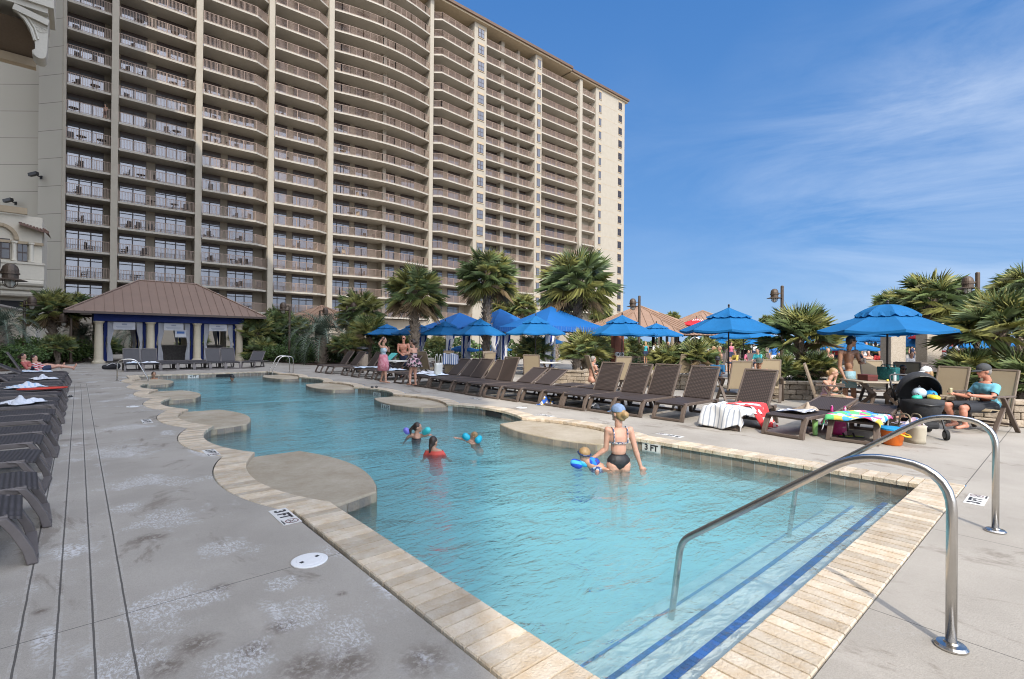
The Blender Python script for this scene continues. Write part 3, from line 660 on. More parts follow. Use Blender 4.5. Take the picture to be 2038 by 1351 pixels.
b = MB(); b.tube([PY(79, 106, YO + .4), PY(79, 106, YO + .4) + Vector((0, 1.7, 0))], .40, 18); b.tube([PY(u, v, YO + .5) for u, v in cp[9:14]], .12, 6); b.tube([PY(u + 7, v - 2, YO + .5) for u, v in cp[9:14]], .07, 6)
b.beam(PY(27, 14, YO + .5), PY(97, 48, YO + .5), .5, .5); rr = PY(82, 54, YO + .53)
for k in range(16): a0, a1 = 2 * math.pi * k / 16, 2 * math.pi * (k + 1) / 16; b.beam(rr + Vector((.42 * math.cos(a0), 0, .42 * math.sin(a0))), rr + Vector((.42 * math.cos(a1), 0, .42 * math.sin(a1))), .04, .05)
for k in range(4): a0 = math.pi * k / 4 + .4; b.beam(rr - Vector((.38 * math.cos(a0), 0, .38 * math.sin(a0))), rr + Vector((.38 * math.cos(a0), 0, .38 * math.sin(a0))), .03, .04)
b.build('corbel_moulding', pale, tw)
wg = thing('hotel_wing', 'tall hotel wing with plain floors running beside the pool, out of the picture', 'hotel')
wb_ = MB(); wb_.bx((-27, -14.2, 0), (-10.9, 64, 55))
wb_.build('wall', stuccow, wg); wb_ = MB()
for n in range(0, 19): wb_.bx((-12, -14.2, 4.6 + n * FH), (-10.6, 64, 4.82 + n * FH))
wb_.bx((-27.5, -14.2, 55.003), (-10.3, 64, 55.6)); wb_.build('floor_slabs', slabm, wg)
# floodlights on the stair tower
fl = mat('fixture_black', (0.015, 0.015, 0.016), 0.5)
def flood(u, v, Y, lb):
    q = at(u, Y, 1.6 + (671 - v) * Y / F); root = thing('floodlight', lb, 'floodlight', q, -TH, 'floodlights on the stair tower')
    b = MB(); b.box((-.35, -.45, .12), (.8, .35, .3), Matrix.Rotation(R(-14), 3, 'Y')); b.build('lamp_head', fl, root); b = MB(); b.beam((0, .0, -.1), (0, -.42, .0), .08, .08); b.bx((-.12, -.05, -.25), (.12, .0, .1)); b.build('bracket', fl, root)
flood(79, 352, 49.0, 'black floodlight on the stair tower beside the lower balconies'); flood(29, 404, 50.6, 'black floodlight above the small arched building')
# ---- the low arched building in front of the stair tower
Yb = 40.0
def bx_(u): return fx(u, 55.0)
def bz(v): return 1.6 + (670.5 - v) * Yb / F
ab = thing('arched_building', 'low cream stuccoed building with arched window and rounded balcony band at the left edge', 'building')
crm = mat('stucco_light', (0.60, 0.55, 0.45), .85, var=.04); Yw = 55.0
b = MB(); b.bx((bx_(-60), Yw, bz(585)), (bx_(82), Yw + 8, bz(434))); b.bx((bx_(-60), Yw + .6, 0), (bx_(70), Yw + 7.8, bz(585) - .003)); b.build('wall', crm, ab)
b = MB(); b.bx((bx_(-60), Yw - 1.0, bz(560)), (bx_(88), Yw - .003, bz(529))); b.bx((bx_(-60), Yw - 1.08, bz(531)), (bx_(89), Yw - .004, bz(527)));
for v0, v1, d in ((572, 561, .85), (580, 573, .6), (592, 581, .3)): b.tube([(bx_(-60), Yw - d, bz((v0 + v1) / 2)), (bx_(87), Yw - d, bz((v0 + v1) / 2))], (bz(v1) - bz(v0)) / 2 + .05, 10); b.bx((bx_(-60), Yw - d, bz(v0)), (bx_(86.5), Yw - .005, bz(v1)))
b.build('balcony_band', crm, ab)
b = MB(); b.bx((bx_(-60), Yw - .25, bz(490)), (bx_(85), Yw - .003, bz(485))); b.bx((bx_(-60), Yw - .3, bz(432)), (bx_(52), Yw - .003, bz(420)))
for k in range(12):
    a0, a1 = math.pi * k / 12, math.pi * (k + 1) / 12; cx, cz, rr = bx_(-4), bz(483), bx_(32) - bx_(-4)
    b.beam((cx + rr * math.cos(a0), Yw - .1, cz + rr * 1.1 * math.sin(a0)), (cx + rr * math.cos(a1), Yw - .1, cz + rr * 1.1 * math.sin(a1)), .25, .3, up=(0, 1, 0))
b.build('moulding', tanm, ab)
for u0, u1 in ((24, 29), (57, 64)):
    b = MB(); b.lathe([(.20, bz(524)), (.20, bz(522)), (.15, bz(521)), (.14, bz(491)), (.22, bz(489)), (.22, bz(486))], 12, (bx_((u0 + u1) / 2), Yw - .2, 0)); b.build('column', crm, ab, smooth=False)
for u0, u1, v0, v1 in ((-18, 18, 521, 482), (33, 53, 524, 489)):
    b = MB(); b.bx((bx_(u0), Yw - .05, bz(v0)), (bx_(u1), Yw - .003, bz(v1)), 0)
    for k in range(2):
        for j in range(2): xa, xb = bx_(u0) + (bx_(u1) - bx_(u0)) * (k + .08) / 2, bx_(u0) + (bx_(u1) - bx_(u0)) * (k + .92) / 2; za, zb = bz(v0) + (bz(v1) - bz(v0)) * (j + .08) / 2, bz(v0) + (bz(v1) - bz(v0)) * (j + .92) / 2; b.bx((xa, Yw - .06, za), (xb, Yw - .051, zb), 1)
    b.build('window', [framem, dkp], ab)
tile = mat('clay_roof', (0.15, 0.085, 0.062), .7, var=.2, vscale=4)
b = MB(); b.add([(bx_(38), Yw - .7, bz(452)), (bx_(95), Yw - .7, bz(464)), (bx_(70), Yw + 3, bz(438)), (bx_(48), Yw + 3, bz(434)), (bx_(38), Yw - .7, bz(455)), (bx_(95), Yw - .7, bz(467)), (bx_(97), Yw + 3, bz(464))], [(0, 1, 2, 3), (4, 5, 1, 0), (1, 6, 2)])
for k in range(9): t_ = k / 8; b.tube([Vector((bx_(38), Yw - .7, bz(451.5))).lerp(Vector((bx_(95), Yw - .7, bz(463.5))), t_), Vector((bx_(48), Yw + 3, bz(433.5))).lerp(Vector((bx_(70), Yw + 3, bz(437.5))), t_)], .06, 6)
b.build('roof', tile, ab)
b = MB(); b.bx((bx_(-60), Yw + .55, 0), (bx_(64), Yw + .599, bz(600))); b.build('dark_entrance', mat('entrance_dark', (.03, .03, .032), .8), ab)
rw = thing('ramp_wall', 'white plaster garden wall with sloping top at the left edge', 'wall')
q = [at(-40, 34), at(54, 34)]; b = MB(); c2 = Vector((*cdir, 0)) * .5
za, zb = 1.6 + (671 - 604) * 34 / F, 1.6 + (671 - 624) * 34 / F
vs = [q[0], q[1], q[1] + c2, q[0] + c2]; vs = vs + [Vector((*p.xy, z)) for p, z in zip(vs, (za, zb, zb, za))]
b.add(vs, [(3, 2, 1, 0), (4, 5, 6, 7), (0, 1, 5, 4), (1, 2, 6, 5), (2, 3, 7, 6), (3, 0, 4, 7)]); b.build('wall', crm, rw)
b = MB(); b.beam(vs[4] + c2 * .5 + Vector((0, 0, .07)), vs[5] + c2 * .5 + Vector((0, 0, .07)), .7, .13); b.build('coping_cap', mat('cap_dark', (.2, .18, .16), .8), rw)
# ================================================================== PAVILION AT THE FAR END
pv = thing('pool_pavilion', 'open pavilion with brown standing seam hip roof and blue curtains beyond the pool', 'pavilion')
metal_b = mat('seam_roof', (0.205, 0.135, 0.10), 0.42, 0.25, var=0.06, vscale=1.5)
x0, x1, y0, y1, ze, zr = -0.62, 10.25, 38.9, 46.4, 3.18, 5.55
ins = (y1 - y0) / 2; A, B_, C_, D_ = (x0, y0, ze), (x1, y0, ze), (x1, y1, ze), (x0, y1, ze); E_, F_ = (x0 + ins, (y0 + y1) / 2, zr), (x1 - ins, (y0 + y1) / 2, zr)
b = MB(); b.add([A, B_, C_, D_, E_, F_], [(0, 1, 5, 4), (1, 2, 5), (2, 3, 4, 5), (3, 0, 4), (3, 2, 1, 0)])
def seam(p, q): b.beam(Vector(p) + Vector((0, 0, .02)), Vector(q) + Vector((0, 0, .02)), .025, .05)
k = x0 + .42
while k < x1:
    t_ = min(1, (k - x0) / ins, (x1 - k) / ins); seam((k, y0, ze), (k, y0 + ins * t_, ze + (zr - ze) * t_)); seam((k, y1, ze), (k, y1 - ins * t_, ze + (zr - ze) * t_)); k += .47
k = y0 + .42
while k < y1:
    t_ = min(1, (k - y0) / ins, (y1 - k) / ins); seam((x0, k, ze), (x0 + ins * t_, k, ze + (zr - ze) * t_)); seam((x1, k, ze), (x1 - ins * t_, k, ze + (zr - ze) * t_)); k += .47
for p, q in ((A, E_), (B_, F_), (C_, F_), (D_, E_), (E_, F_)): b.tube([Vector(p) + Vector((0, 0, .02)), Vector(q) + Vector((0, 0, .02))], .06, 6)
b.build('roof', metal_b, pv)
b = MB()
for p, q in ((A, B_), (B_, C_), (C_, D_), (D_, A)): b.beam(Vector(p) - Vector((0, 0, .07)), Vector(q) - Vector((0, 0, .07)), .1, .14)
b.build('gutter', mat('gutter_brown', (.07, .045, .035), .5), pv)
navy = mat('navy_canvas', (0.008, 0.022, 0.13), 0.85, var=.15, vscale=2); cur_w = mat('curtain_white', (0.50, 0.51, 0.55), .9, trans=0.3); stonec = mat('cast_stone', (.50, .44, .33), .8, var=.06, vscale=3)
px = [0.95, 3.55, 6.15, 8.75]; ya, yb = 39.9, 45.2
b = MB(); b.bx((px[0] - .25, ya - .25, 2.62), (px[3] + .25, ya + .25, 3.16)); b.bx((px[0] - .25, yb - .25, 2.62), (px[3] + .25, yb + .25, 3.16)); b.bx((px[0] - .25, ya + .251, 2.62), (px[0] + .25, yb - .251, 3.16)); b.bx((px[3] - .25, ya + .251, 2.62), (px[3] + .25, yb - .251, 3.16)); b.build('valance', navy, pv)
def pcol(x, y):
    b = MB(); b.lathe([(.34, 0), (.34, .1), (.27, .16), (.235, .24), (.22, 1.3), (.195, 2.38), (.21, 2.42), (.20, 2.46), (.27, 2.54), (.3, 2.615)], 20, (x, y, 0)); b.build('column', stonec, pv, smooth=False)
for x in px: pcol(x, ya); pcol(x, yb)
def curtain(x, y, w_, s, m_):
    b = MB(); n_ = 16; vs = []; zs = (2.6, 2.0, 1.25, 1.18, .6, .12); ws = (1, .85, .42, .40, .72, .8)
    for z, k in zip(zs, ws): vs += [(x + s * w_ * k * i / n_, y + .05 * math.sin(i * 2.1) * k, z) for i in range(n_ + 1)]
    b.add(vs, [(j * (n_ + 1) + i, j * (n_ + 1) + i + 1, (j + 1) * (n_ + 1) + i + 1, (j + 1) * (n_ + 1) + i) for j in range(5) for i in range(n_)]); return b.build('curtain', m_, pv, smooth=True)
for i in range(4):
    for yy in (ya, yb):
        if i < 3: curtain(px[i] + .24, yy + .12, .22, 1, navy); curtain(px[i] + .42, yy + .06, .36, 1, cur_w)
        if i > 0: curtain(px[i] - .24, yy + .12, .22, -1, navy); curtain(px[i] - .42, yy + .06, .34, -1, cur_w)
for i in range(3):
    s = thing('hanging_sign', ['white notice board hanging in the left opening of the pavilion', 'white notice board hanging in the middle opening of the pavilion', 'white notice board hanging in the right opening of the pavilion'][i], 'sign', (px[i] + 1.25, ya - .02, 2.35), 0, 'white boards hanging in the pavilion')
    b = MB(); b.bx((-.55, -.02, -.24), (.55, .02, .24)); b.build('board', mat('sign_white', (.46, .47, .5), .6), s)
    b = MB(); b.bx((-.13, -.028, .04), (.13, -.021, .14)); b.bx((-.42, -.028, -.08), (.42, -.021, -.05)); b.bx((-.36, -.028, -.15), (.36, -.021, -.12)); b.build('print', mat('sign_print', (.25, .27, .33), .7), s)
    b = MB(); b.beam((-.4, 0, .24), (-.4, 0, .28), .02, .02); b.beam((.4, 0, .24), (.4, 0, .28), .02, .02); b.build('hook', fl, s)
s = thing('rules_sign', 'small blue and white rules sign under the middle board of the pavilion', 'sign', (px[1] + 1.65, ya + .05, 1.95), 0)
b = MB(); b.bx((-.32, -.015, -.3), (.32, .015, .2)); b.build('board', mat('sign_white', (.6, .6, .6), .6), s)
b = MB(); b.bx((-.22, -.025, -.05), (.22, -.016, .1)); b.build('print', mat('sign_blue', (.03, .1, .3), .7), s)

root = thing('bar_counter', 'grey brick bar counter standing under the pavilion roof', 'bar counter', (5.9, 43.6, 0)); b = MB(); b.bx((-2.2, -.3, 0), (2.4, .3, 1.05)); b.build('front', mat('bar_brick', (.13, .12, .115), .85, var=.3, vscale=9), root); b = MB(); b.bx((-2.3, -.4, 1.051), (2.5, .4, 1.11)); b.build('counter_top', mat('bar_top', (.3, .27, .23), .5), root)
# ================================================================== PLANTS
leaf_d = mat('palm_leaf', (0.15, 0.20, 0.08), 0.42, island=0.5, trans=0.34)
leaf_y = mat('palm_leaf_yellow', (0.27, 0.27, 0.085), 0.5, island=0.45, trans=0.28)
leaf_g = mat('palm_leaf_grey', (0.115, 0.15, 0.105), 0.55, island=0.3, trans=0.2)
leaf_b = mat('palm_leaf_brown', (0.21, 0.15, 0.08), 0.8, island=0.4)
bush_d = mat('bush_leaf', (0.05, 0.09, 0.026), 0.5, island=0.55, trans=0.2)
bush_m = mat('bush_leaf_mid', (0.09, 0.145, 0.04), 0.5, island=0.5, trans=0.25)
bush_y = mat('bush_leaf_light', (0.11, 0.15, 0.03), 0.5, island=0.45, trans=0.25)
bark = mat('palm_bark', (0.17, 0.13, 0.095), 0.9, col2=(0.27, 0.22, 0.17), vscale=9, bump=0.6, bscale=30)
def fan_leaf(b, base, dr, Lp, S, rnd, nb=17, mi=0, droop=0.35, stiff=1.0):
    dr = Vector(dr).normalized(); sd = dr.cross(Vector((0, 0, 1)))
    if sd.length < .05: sd = Vector((1, 0, 0))
    sd.normalize(); up = sd.cross(dr); roll = rnd.uniform(-.5, .5)
    sd, up = sd * math.cos(roll) + up * math.sin(roll), up * math.cos(roll) - sd * math.sin(roll)
    base = Vector(base); hub = base + dr * Lp + Vector((0, 0, -0.10 * Lp))
    w = .018; b.add([base + sd * w, base - sd * w, hub - sd * .01, hub + sd * .01], [(0, 1, 2, 3)], mi + 1 if False else mi)
    for k in range(nb):
        a = -1.95 + 3.9 * k / (nb - 1); l = S * (0.72 + .28 * math.cos(a * .8)) * rnd.uniform(.88, 1.06)
        d = (dr * math.cos(a) + sd * math.sin(a)).normalized(); pl = d.cross(up).normalized()
        fold = up * (.10 * S * abs(math.sin(a)))
        m_ = hub + d * l * .45 + fold + up * .04 * S; tip = hub + d * l + fold * .6 + Vector((0, 0, -droop * S * rnd.uniform(.5, 1.3) * (.5 + .5 * abs(math.sin(a)) + .3 * (1 - stiff))))
        wv = .0175 * S
        b.add([hub, m_ + pl * wv, tip, m_ - pl * wv], [(0, 1, 2), (0, 2, 3)], mi)
def fan_crown(n, R_, seed, nb=17, lo=-.95, hi=1.35, petiole=.62, mats=None, droop=.22, brown=0.16):
    rnd = random.Random(seed); b = MB()
    for i in range(n):
        az = i * 2.39996 + rnd.uniform(-.25, .25); t_ = (i + .5) / n; e = hi + (lo - hi) * t_ ** .9 + rnd.uniform(-.15, .15)
        d = (math.cos(az) * math.cos(e), math.sin(az) * math.cos(e), math.sin(e)); S = R_ * rnd.uniform(.50, .64)
        mi = 1 if rnd.random() < (.38 if e > -.2 else .6) else 0
        if e < lo * .55 and rnd.random() < brown * 4: mi = 2
        fan_leaf(b, (0, 0, -.1 * R_), d, R_ * petiole * rnd.uniform(.75, 1.1), S, rnd, nb, mi, droop)
    return b
CR = [fan_crown(60, 1.0, s, 21).mesh('crown', [leaf_d, leaf_y, leaf_b]) for s in (1, 2, 3)]
CRY = [fan_crown(58, 1.0, s, 20).mesh('crown', [leaf_y, leaf_d, leaf_b]) for s in (4, 5)]
def boots(b, h, r, n, rnd):
    for i in range(n):
        z = h * (i + .5) / n; az = i * 2.39996; d = Vector((math.cos(az), math.sin(az), 0)); s = Vector((-d.y, d.x, 0)); p = d * r * .9 + Vector((0, 0, z)); tp = d * (r * 1.75) + Vector((0, 0, z + .30 + rnd.uniform(-.05, .08)))
        sk = s * rnd.choice((-.10, .10))
        b.add([p + s * .09, p - s * .09, p - s * .07 + Vector((0, 0, .12)), p + s * .07 + Vector((0, 0, .12)), tp + s * .035 + sk, tp - s * .035 + sk], [(0, 1, 5, 4), (3, 4, 5, 2), (0, 4, 3), (1, 2, 5)])
def sabal(u, v, Y, rpx, label, crown, booty=True, name='palm_tree', group='sabal palms round the pools', rz=0.0, r=.19, zb=0.0):
    z = 1.6 + (678 - v) * Y / F; q = at(u, Y); Rc = rpx * Y / F
    root = thing(name, label, 'palm tree', (q.x, q.y, zb), rz, group); h = z - zb
    rnd = random.Random(int(u)); b = MB(); b.tube([(0, 0, -.05), (.03, 0, h * .5), (0, 0, h)], [r * 1.25, r, r * .95], 12)
    if booty: boots(b, h, r, int(h * 26), rnd)
    b.build('trunk', bark, root)
    c = link('crown', crown, root, (0, 0, h)); c.scale = (Rc,) * 3; c.rotation_euler = (0, 0, u)
    return root
sabal(825, 577, 27, 62, 'dark green palm tree left of the blue cabana tents', CR[0])
sabal(968, 545, 27, 64, 'tall palm tree standing behind the middle blue cabana tent', CR[1])
sabal(1148, 556, 27.5, 78, 'broad full palm tree right of the cabana tents in front of the tower end', CR[2])
sabal(716, 618, 34, 50, 'yellowish palm tree at the left of the umbrella row', CRY[0])
sabal(104, 618, 31, 46, 'short palm tree beside the pavilion at the left', CR[0], rz=1)
sabal(150, 612, 36, 32, 'palm tree half hidden behind the left end of the pavilion roof', CR[1])
sabal(1000, 608, 46, 26, 'small far palm tree behind the middle tent', CRY[1]); sabal(1040, 606, 45, 30, 'small far palm tree between two cabana tents', CRY[0])
sabal(1105, 598, 36, 34, 'greyish palm tree behind the largest cabana tent', CR[0]); sabal(1195, 618, 46, 24, 'little palm tree at the foot of the tower end', CR[1])
sabal(1338, 630, 62, 17, 'distant palm tree beside the red umbrella', CR[0], False); sabal(1312, 640, 66, 12, 'faint distant palm tree behind the conical roof', CR[2], False)
sabal(1527, 636, 60, 18, 'distant palm tree behind the tall lamp post', CR[1], False); sabal(1500, 648, 64, 14, 'distant palm tree near the big blue umbrella', CR[2], False)
sabal(1630, 648, 60, 13, 'distant palm tree left of the right hand umbrellas', CR[0], False)
sabal(1852, 588, 25, 70, 'large palm tree above the nearest blue umbrella on the right', CR[1]); sabal(1782, 604, 30, 44, 'palm tree with yellow fronds behind the nearest blue umbrella', CRY[1])
sabal(1908, 606, 27, 46, 'palm tree close behind the right lamp post', CR[0]); sabal(2040, 566, 17, 62, 'palm tree cut by the right edge of the picture', CR[2]); sabal(1765, 600, 33, 26, 'small palm tree poking up behind the right umbrellas', CR[2])
# pindo palms with feather fronds
def pindo_crown(n, R_, seed):
    rnd = random.Random(seed); b = MB()
    for i in range(n):
        az = i * 2.39996; e = 1.35 - 1.55 * (i / n) + rnd.uniform(-.1, .1); d = Vector((math.cos(az), math.sin(az), 0)); pts = []; p = Vector((0, 0, 0)); l = R_ * rnd.uniform(1.0, 1.2) / 9
        for k in range(10): pts.append(p.copy()); a = e - (k / 9) ** 1.4 * 2.0; p = p + d * l * 1.25 * math.cos(a) + Vector((0, 0, l * 1.25 * math.sin(a)))
        for k in range(1, 10):
            t_ = (pts[k] - pts[k - 1]).normalized(); s = d.cross(Vector((0, 0, 1))); up = s.cross(t_)
            for j in (0, .5):
                q = pts[k - 1].lerp(pts[k], j); ln = R_ * .36 * math.sin(math.pi * (.15 + .8 * (k + j) / 10))
                for sg in (-1, 1):
                    tip = q + (s * sg * .8 + t_ * .75 + up * .45).normalized() * ln + Vector((0, 0, -.06 * R_)); b.add([q - t_ * .018 * R_, tip, q + t_ * .018 * R_], [(0, 1, 2)], 0)
            b.add([pts[k - 1] + s * .012, pts[k - 1] - s * .012, pts[k] - s * .01, pts[k] + s * .01], [(0, 1, 2, 3)], 0)
    return b
PIN = pindo_crown(48, 1.0, 3).mesh('crown', [leaf_g])
def pindo(u, v, Y, rpx, label):
    z = 1.6 + (676 - v) * Y / F; q = at(u, Y); root = thing('pindo_palm', label, 'palm tree', q, 0, 'grey feather palms')
    b = MB(); rnd = random.Random(5); b.tube([(0, 0, -.05), (0, 0, z * .6), (0, 0, z)], [.27, .30, .22], 12); boots(b, z * .9, .26, 40, rnd); b.build('trunk', bark, root)
    c = link('crown', PIN, root, (0, 0, z)); c.scale = (rpx * Y / F,) * 3; c.rotation_euler = (0, 0, u)
pindo(641, 668, 32, 62, 'grey green feather palm with thick short trunk in the mulch bed'); pindo(0, 655, 26, 52, 'grey feather palm at the left edge by the ramp wall'); pindo(165, 672, 33, 36, 'grey feather palm beside the left pavilion column'); pindo(268, 668, 49, 40, 'grey feather palm seen through the pavilion')
# low fan palmettos
PALM = [fan_crown(52, 1.0, s, 20, lo=-.15, hi=1.45, petiole=.6, droop=.15).mesh('fronds', m_) for s, m_ in ((11, [leaf_y, leaf_d, leaf_b]), (12, [leaf_d, leaf_y, leaf_b]), (13, [leaf_d, leaf_y, leaf_b]))]
def palmetto(u, v, Y, rpx, label, k=0, zb=0.0):
    q = at(u, Y); z = max(zb + .15, 1.6 + (679 + (u - 1019) * .008 - v) * Y / F); root = thing('palmetto', label, 'palm shrub', (q.x, q.y, zb), 0, 'low fan palms in the planting beds')
    b = MB(); h = z - zb
    for a in range(3): b.tube([(0, 0, -.03), (.06 * math.cos(a * 2.1), .06 * math.sin(a * 2.1), h)], [.09, .07], 8)
    boots(b, h, .10, max(4, int(h * 22)), random.Random(int(u))); b.build('stem', bark, root)
    c = link('fronds', PALM[k], root, (0, 0, h)); c.scale = (rpx * Y / F * 1.05,) * 3; c.rotation_euler = (0, 0, u * 1.3)
palmetto(1592, 668, 15.2, 74, 'fan palm with dark trunk growing in the stone planter behind the seated girl', 1, .45)
palmetto(1990, 655, 11.0, 96, 'large fan palm in the stone planter at the right edge', 1, .5)
palmetto(1165, 700, 20, 52, 'bright fan palm bush left of the wooden post with meters', 0); palmetto(1062, 702, 24, 42, 'fan palm bush in front of the striped cabana curtains', 0)
palmetto(1330, 722, 20, 44, 'bright fan palm bush behind the brown loungers', 0); palmetto(1385, 712, 19.5, 44, 'dark fan palm bush right of the bright one behind the loungers', 2)
palmetto(1555, 738, 14.6, 38, 'low fan palm at the left end of the stone planter', 2, .45); palmetto(1625, 735, 14.8, 42, 'low fan palm at the right end of the stone planter', 1, .45)
palmetto(1930, 742, 11.0, 60, 'low dark fan palm beside the man in the cap', 1, .5); palmetto(2030, 760, 10.4, 80, 'low fan palm cut by the right edge', 2, .5)
for u, v, Y, r, k, lb in ((512, 660, 37, 44, 1, 'fan palm bush just right of the pavilion'), (552, 640, 39, 34, 2, 'dark fan palm rising behind the bushes right of the pavilion'), (520, 700, 35, 34, 1, 'low fan palm at the corner of the mulch bed'), (590, 655, 38, 32, 2, 'dark fan palm behind the grey feather palm'), (735, 665, 32, 46, 1, 'fan palm under the yellowish palm tree'), (690, 690, 31, 34, 2, 'dark fan palm beside the slim right lamp post'), (800, 690, 33, 30, 1, 'fan palm behind the standing bald man'), (1215, 690, 24, 32, 1, 'fan palm right of the wooden meter post'), (1250, 700, 27, 30, 0, 'fan palm by the tall lamp post'), (1410, 690, 34, 22, 0, 'small fan palm near the bird cage shaped stand'), (1470, 688, 40, 24, 0, 'small fan palm behind the big umbrella pole'), (115, 690, 29, 30, 1, 'fan palm in the hedge left of the pavilion'), (215, 690, 47, 26, 2, 'fan palm seen left of the first pavilion column'), (385, 680, 49, 30, 1, 'fan palm behind the pavilion bar'), (870, 690, 40, 26, 0, 'small fan palm behind the blue umbrellas')): palmetto(u, v, Y, r, lb, k)
# shrubs: many small leaves through an uneven volume
def shrub_mesh(n, seed, m_, leaf=.055):
    rnd = random.Random(seed); b = MB(); lob = [(rnd.uniform(-.6, .6), rnd.uniform(-.6, .6), rnd.uniform(.25, .75), rnd.uniform(.32, .55)) for _ in range(9)]
    for i in range(n):
        x, y, z, r_ = rnd.choice(lob); d = Vector((rnd.gauss(0, 1), rnd.gauss(0, 1), rnd.gauss(0, 1))).normalized() * r_ * (rnd.random() ** .35); p = Vector((x, y, z)) + d
        if p.z < 0: p.z = -p.z * .5
        o = Vector((rnd.gauss(0, 1), rnd.gauss(0, 1), rnd.gauss(.6, 1))).normalized(); t_ = o.orthogonal().normalized(); s = o.cross(t_); l = leaf * rnd.uniform(.7, 1.5)
        b.add([p - t_ * l, p + s * l * .5, p + t_ * l, p - s * l * .5], [(0, 1, 2, 3)], 0 if rnd.random() < .75 else 1)
    return b.mesh('foliage', m_)
SHR = [shrub_mesh(2600, 21, [bush_d, bush_m]), shrub_mesh(2600, 22, [bush_m, bush_d]), shrub_mesh(2600, 23, [bush_m, bush_y], .05), shrub_mesh(2400, 24, [bush_y, bush_m], .05)]
stemm = mat('stem_brown', (0.07, 0.05, 0.035), .9); tw_ = MB(); rnd = random.Random(2)
for i in range(9): a = i * .7; tw_.tube([(0, 0, -.02), (.25 * math.cos(a), .25 * math.sin(a), .35), (.55 * math.cos(a), .55 * math.sin(a), .8)], [.02, .014, .006], 5)
twm = tw_.mesh('stems', [stemm])
def shrub(u, v, Y, rpx, hpx, label, k=0, zb=0.0):
    q = at(u, Y); root = thing('shrub', label, 'shrub', (q.x, q.y, zb), 0, 'shrubs in the planting beds')
    s = rpx * Y / F; top = 1.6 + (678 + (u - 1019) * .008 - v) * Y / F; h = max(.35, top - zb)
    c = link('foliage', SHR[k], root); c.scale = (s * 1.1, s * 1.1, h / 1.05); c.rotation_euler = (0, 0, u); d = link('stems', twm, root); d.scale = (s, s, h)
SH = [(12, 688, 25, 44, 0, 1, 'nearest clipped green shrub at the left edge behind the seated women'), (60, 690, 27, 40, 0, 1, 'green shrub behind the two seated women'), (85, 668, 30, 42, 0, 2, 'rounded light green shrub in front of the slim left lamp post'), (128, 672, 31, 36, 0, 2, 'rounded green shrub left of the feather palm by the pavilion'), (45, 675, 32, 40, 0, 2, 'green shrub against the ramp wall'), (160, 690, 32, 30, 0, 1, 'low green shrub next to the left pavilion column'), (10, 672, 30, 34, 0, 1, 'green shrub below the feather palm at the left edge'),
      (500, 660, 40, 40, 0, 0, 'tall dark shrub against the right pavilion column'), (535, 655, 38, 44, 0, 0, 'dark shrub in the middle of the bed right of the pavilion'), (575, 658, 38, 42, 0, 0, 'dark shrub behind the slim lamp post right of the pavilion'), (608, 668, 36, 36, 0, 0, 'dark shrub just left of the thick palm trunk'), (560, 690, 34, 36, 0, 1, 'low shrub at the front of the mulch bed'), (600, 695, 33, 30, 0, 0, 'low dark shrub beside the thick palm trunk'), (672, 680, 34, 34, 0, 0, 'dark shrub right of the thick palm trunk'), (700, 670, 36, 38, 0, 0, 'dark shrub below the yellowish palm'), (740, 690, 34, 34, 0, 0, 'dark shrub behind the woman in the pink skirt'), (770, 680, 36, 34, 0, 0, 'dark shrub under the leftmost umbrella'), (815, 698, 31, 22, 0, 0, 'small dark shrub behind the standing women'),
      (878, 690, 36, 28, 0, 3, 'light green round shrub seen under the blue umbrellas'), (900, 705, 31, 22, 0, 0, 'dark hedge shrub below the cabana tent'), (985, 708, 30, 26, 0, 0, 'dark hedge shrub by the middle tent post'), (1010, 712, 29, 20, 0, 0, 'dark hedge shrub right of the middle tent post'), (1200, 712, 22, 22, 0, 1, 'green shrub at the foot of the meter post'), (1260, 716, 21, 24, 0, 1, 'bright green shrub at the foot of the tall lamp post'), (1590, 745, 14.8, 34, 0, 0, 'dark undergrowth shrub in the stone planter'), (1650, 725, 16.5, 34, 0, 0, 'dark shrub behind the man standing at the table'), (1975, 745, 11.5, 60, 0, 0, 'dark shrub under the large fan palm at right'), (1950, 700, 14, 48, 0, 0, 'shrub beside the right lamp post'),
      (330, 690, 50, 60, 0, 1, 'shrub seen through the middle of the pavilion'), (245, 695, 50, 40, 0, 1, 'shrub seen through the left opening of the pavilion'), (440, 690, 50, 40, 0, 1, 'shrub seen through the right opening of the pavilion'), (200, 680, 48, 34, 0, 0, 'shrub behind the left end of the pavilion')]
for u, v, Y, r, h, k, lb in SH: shrub(u, v, Y, r, h, lb, k)
# far greenery that reads as one mass
rnd = random.Random(9); b = MB()
def hedge_leaf(c, l): o = Vector((rnd.gauss(0, 1), rnd.gauss(0, 1), rnd.gauss(.6, 1))).normalized(); t_ = o.orthogonal().normalized(); s = o.cross(t_); b.add([c - t_ * l, c + s * l * .6, c + t_ * l, c - s * l * .6], [(0, 1, 2, 3)], rnd.choice((0, 0, 1)))
for i in range(15000):
    u = rnd.uniform(1180, 2250); Y = rnd.uniform(66, 74) + 4 * math.sin(u / 40); q = at(u, Y); hz_ = 1.9 + .9 * math.sin(u / 23) * math.sin(u / 57) + .6 * math.sin(u / 9); hedge_leaf(Vector((q.x, q.y, rnd.random() ** .7 * max(.9, hz_))), rnd.uniform(.14, .30))
for i in range(5000):
    u = rnd.uniform(700, 1180); Y = rnd.uniform(44, 48); q = at(u, Y); hedge_leaf(Vector((q.x, q.y, rnd.random() * (1.6 + .4 * math.sin(u / 13)))), rnd.uniform(.12, .22))
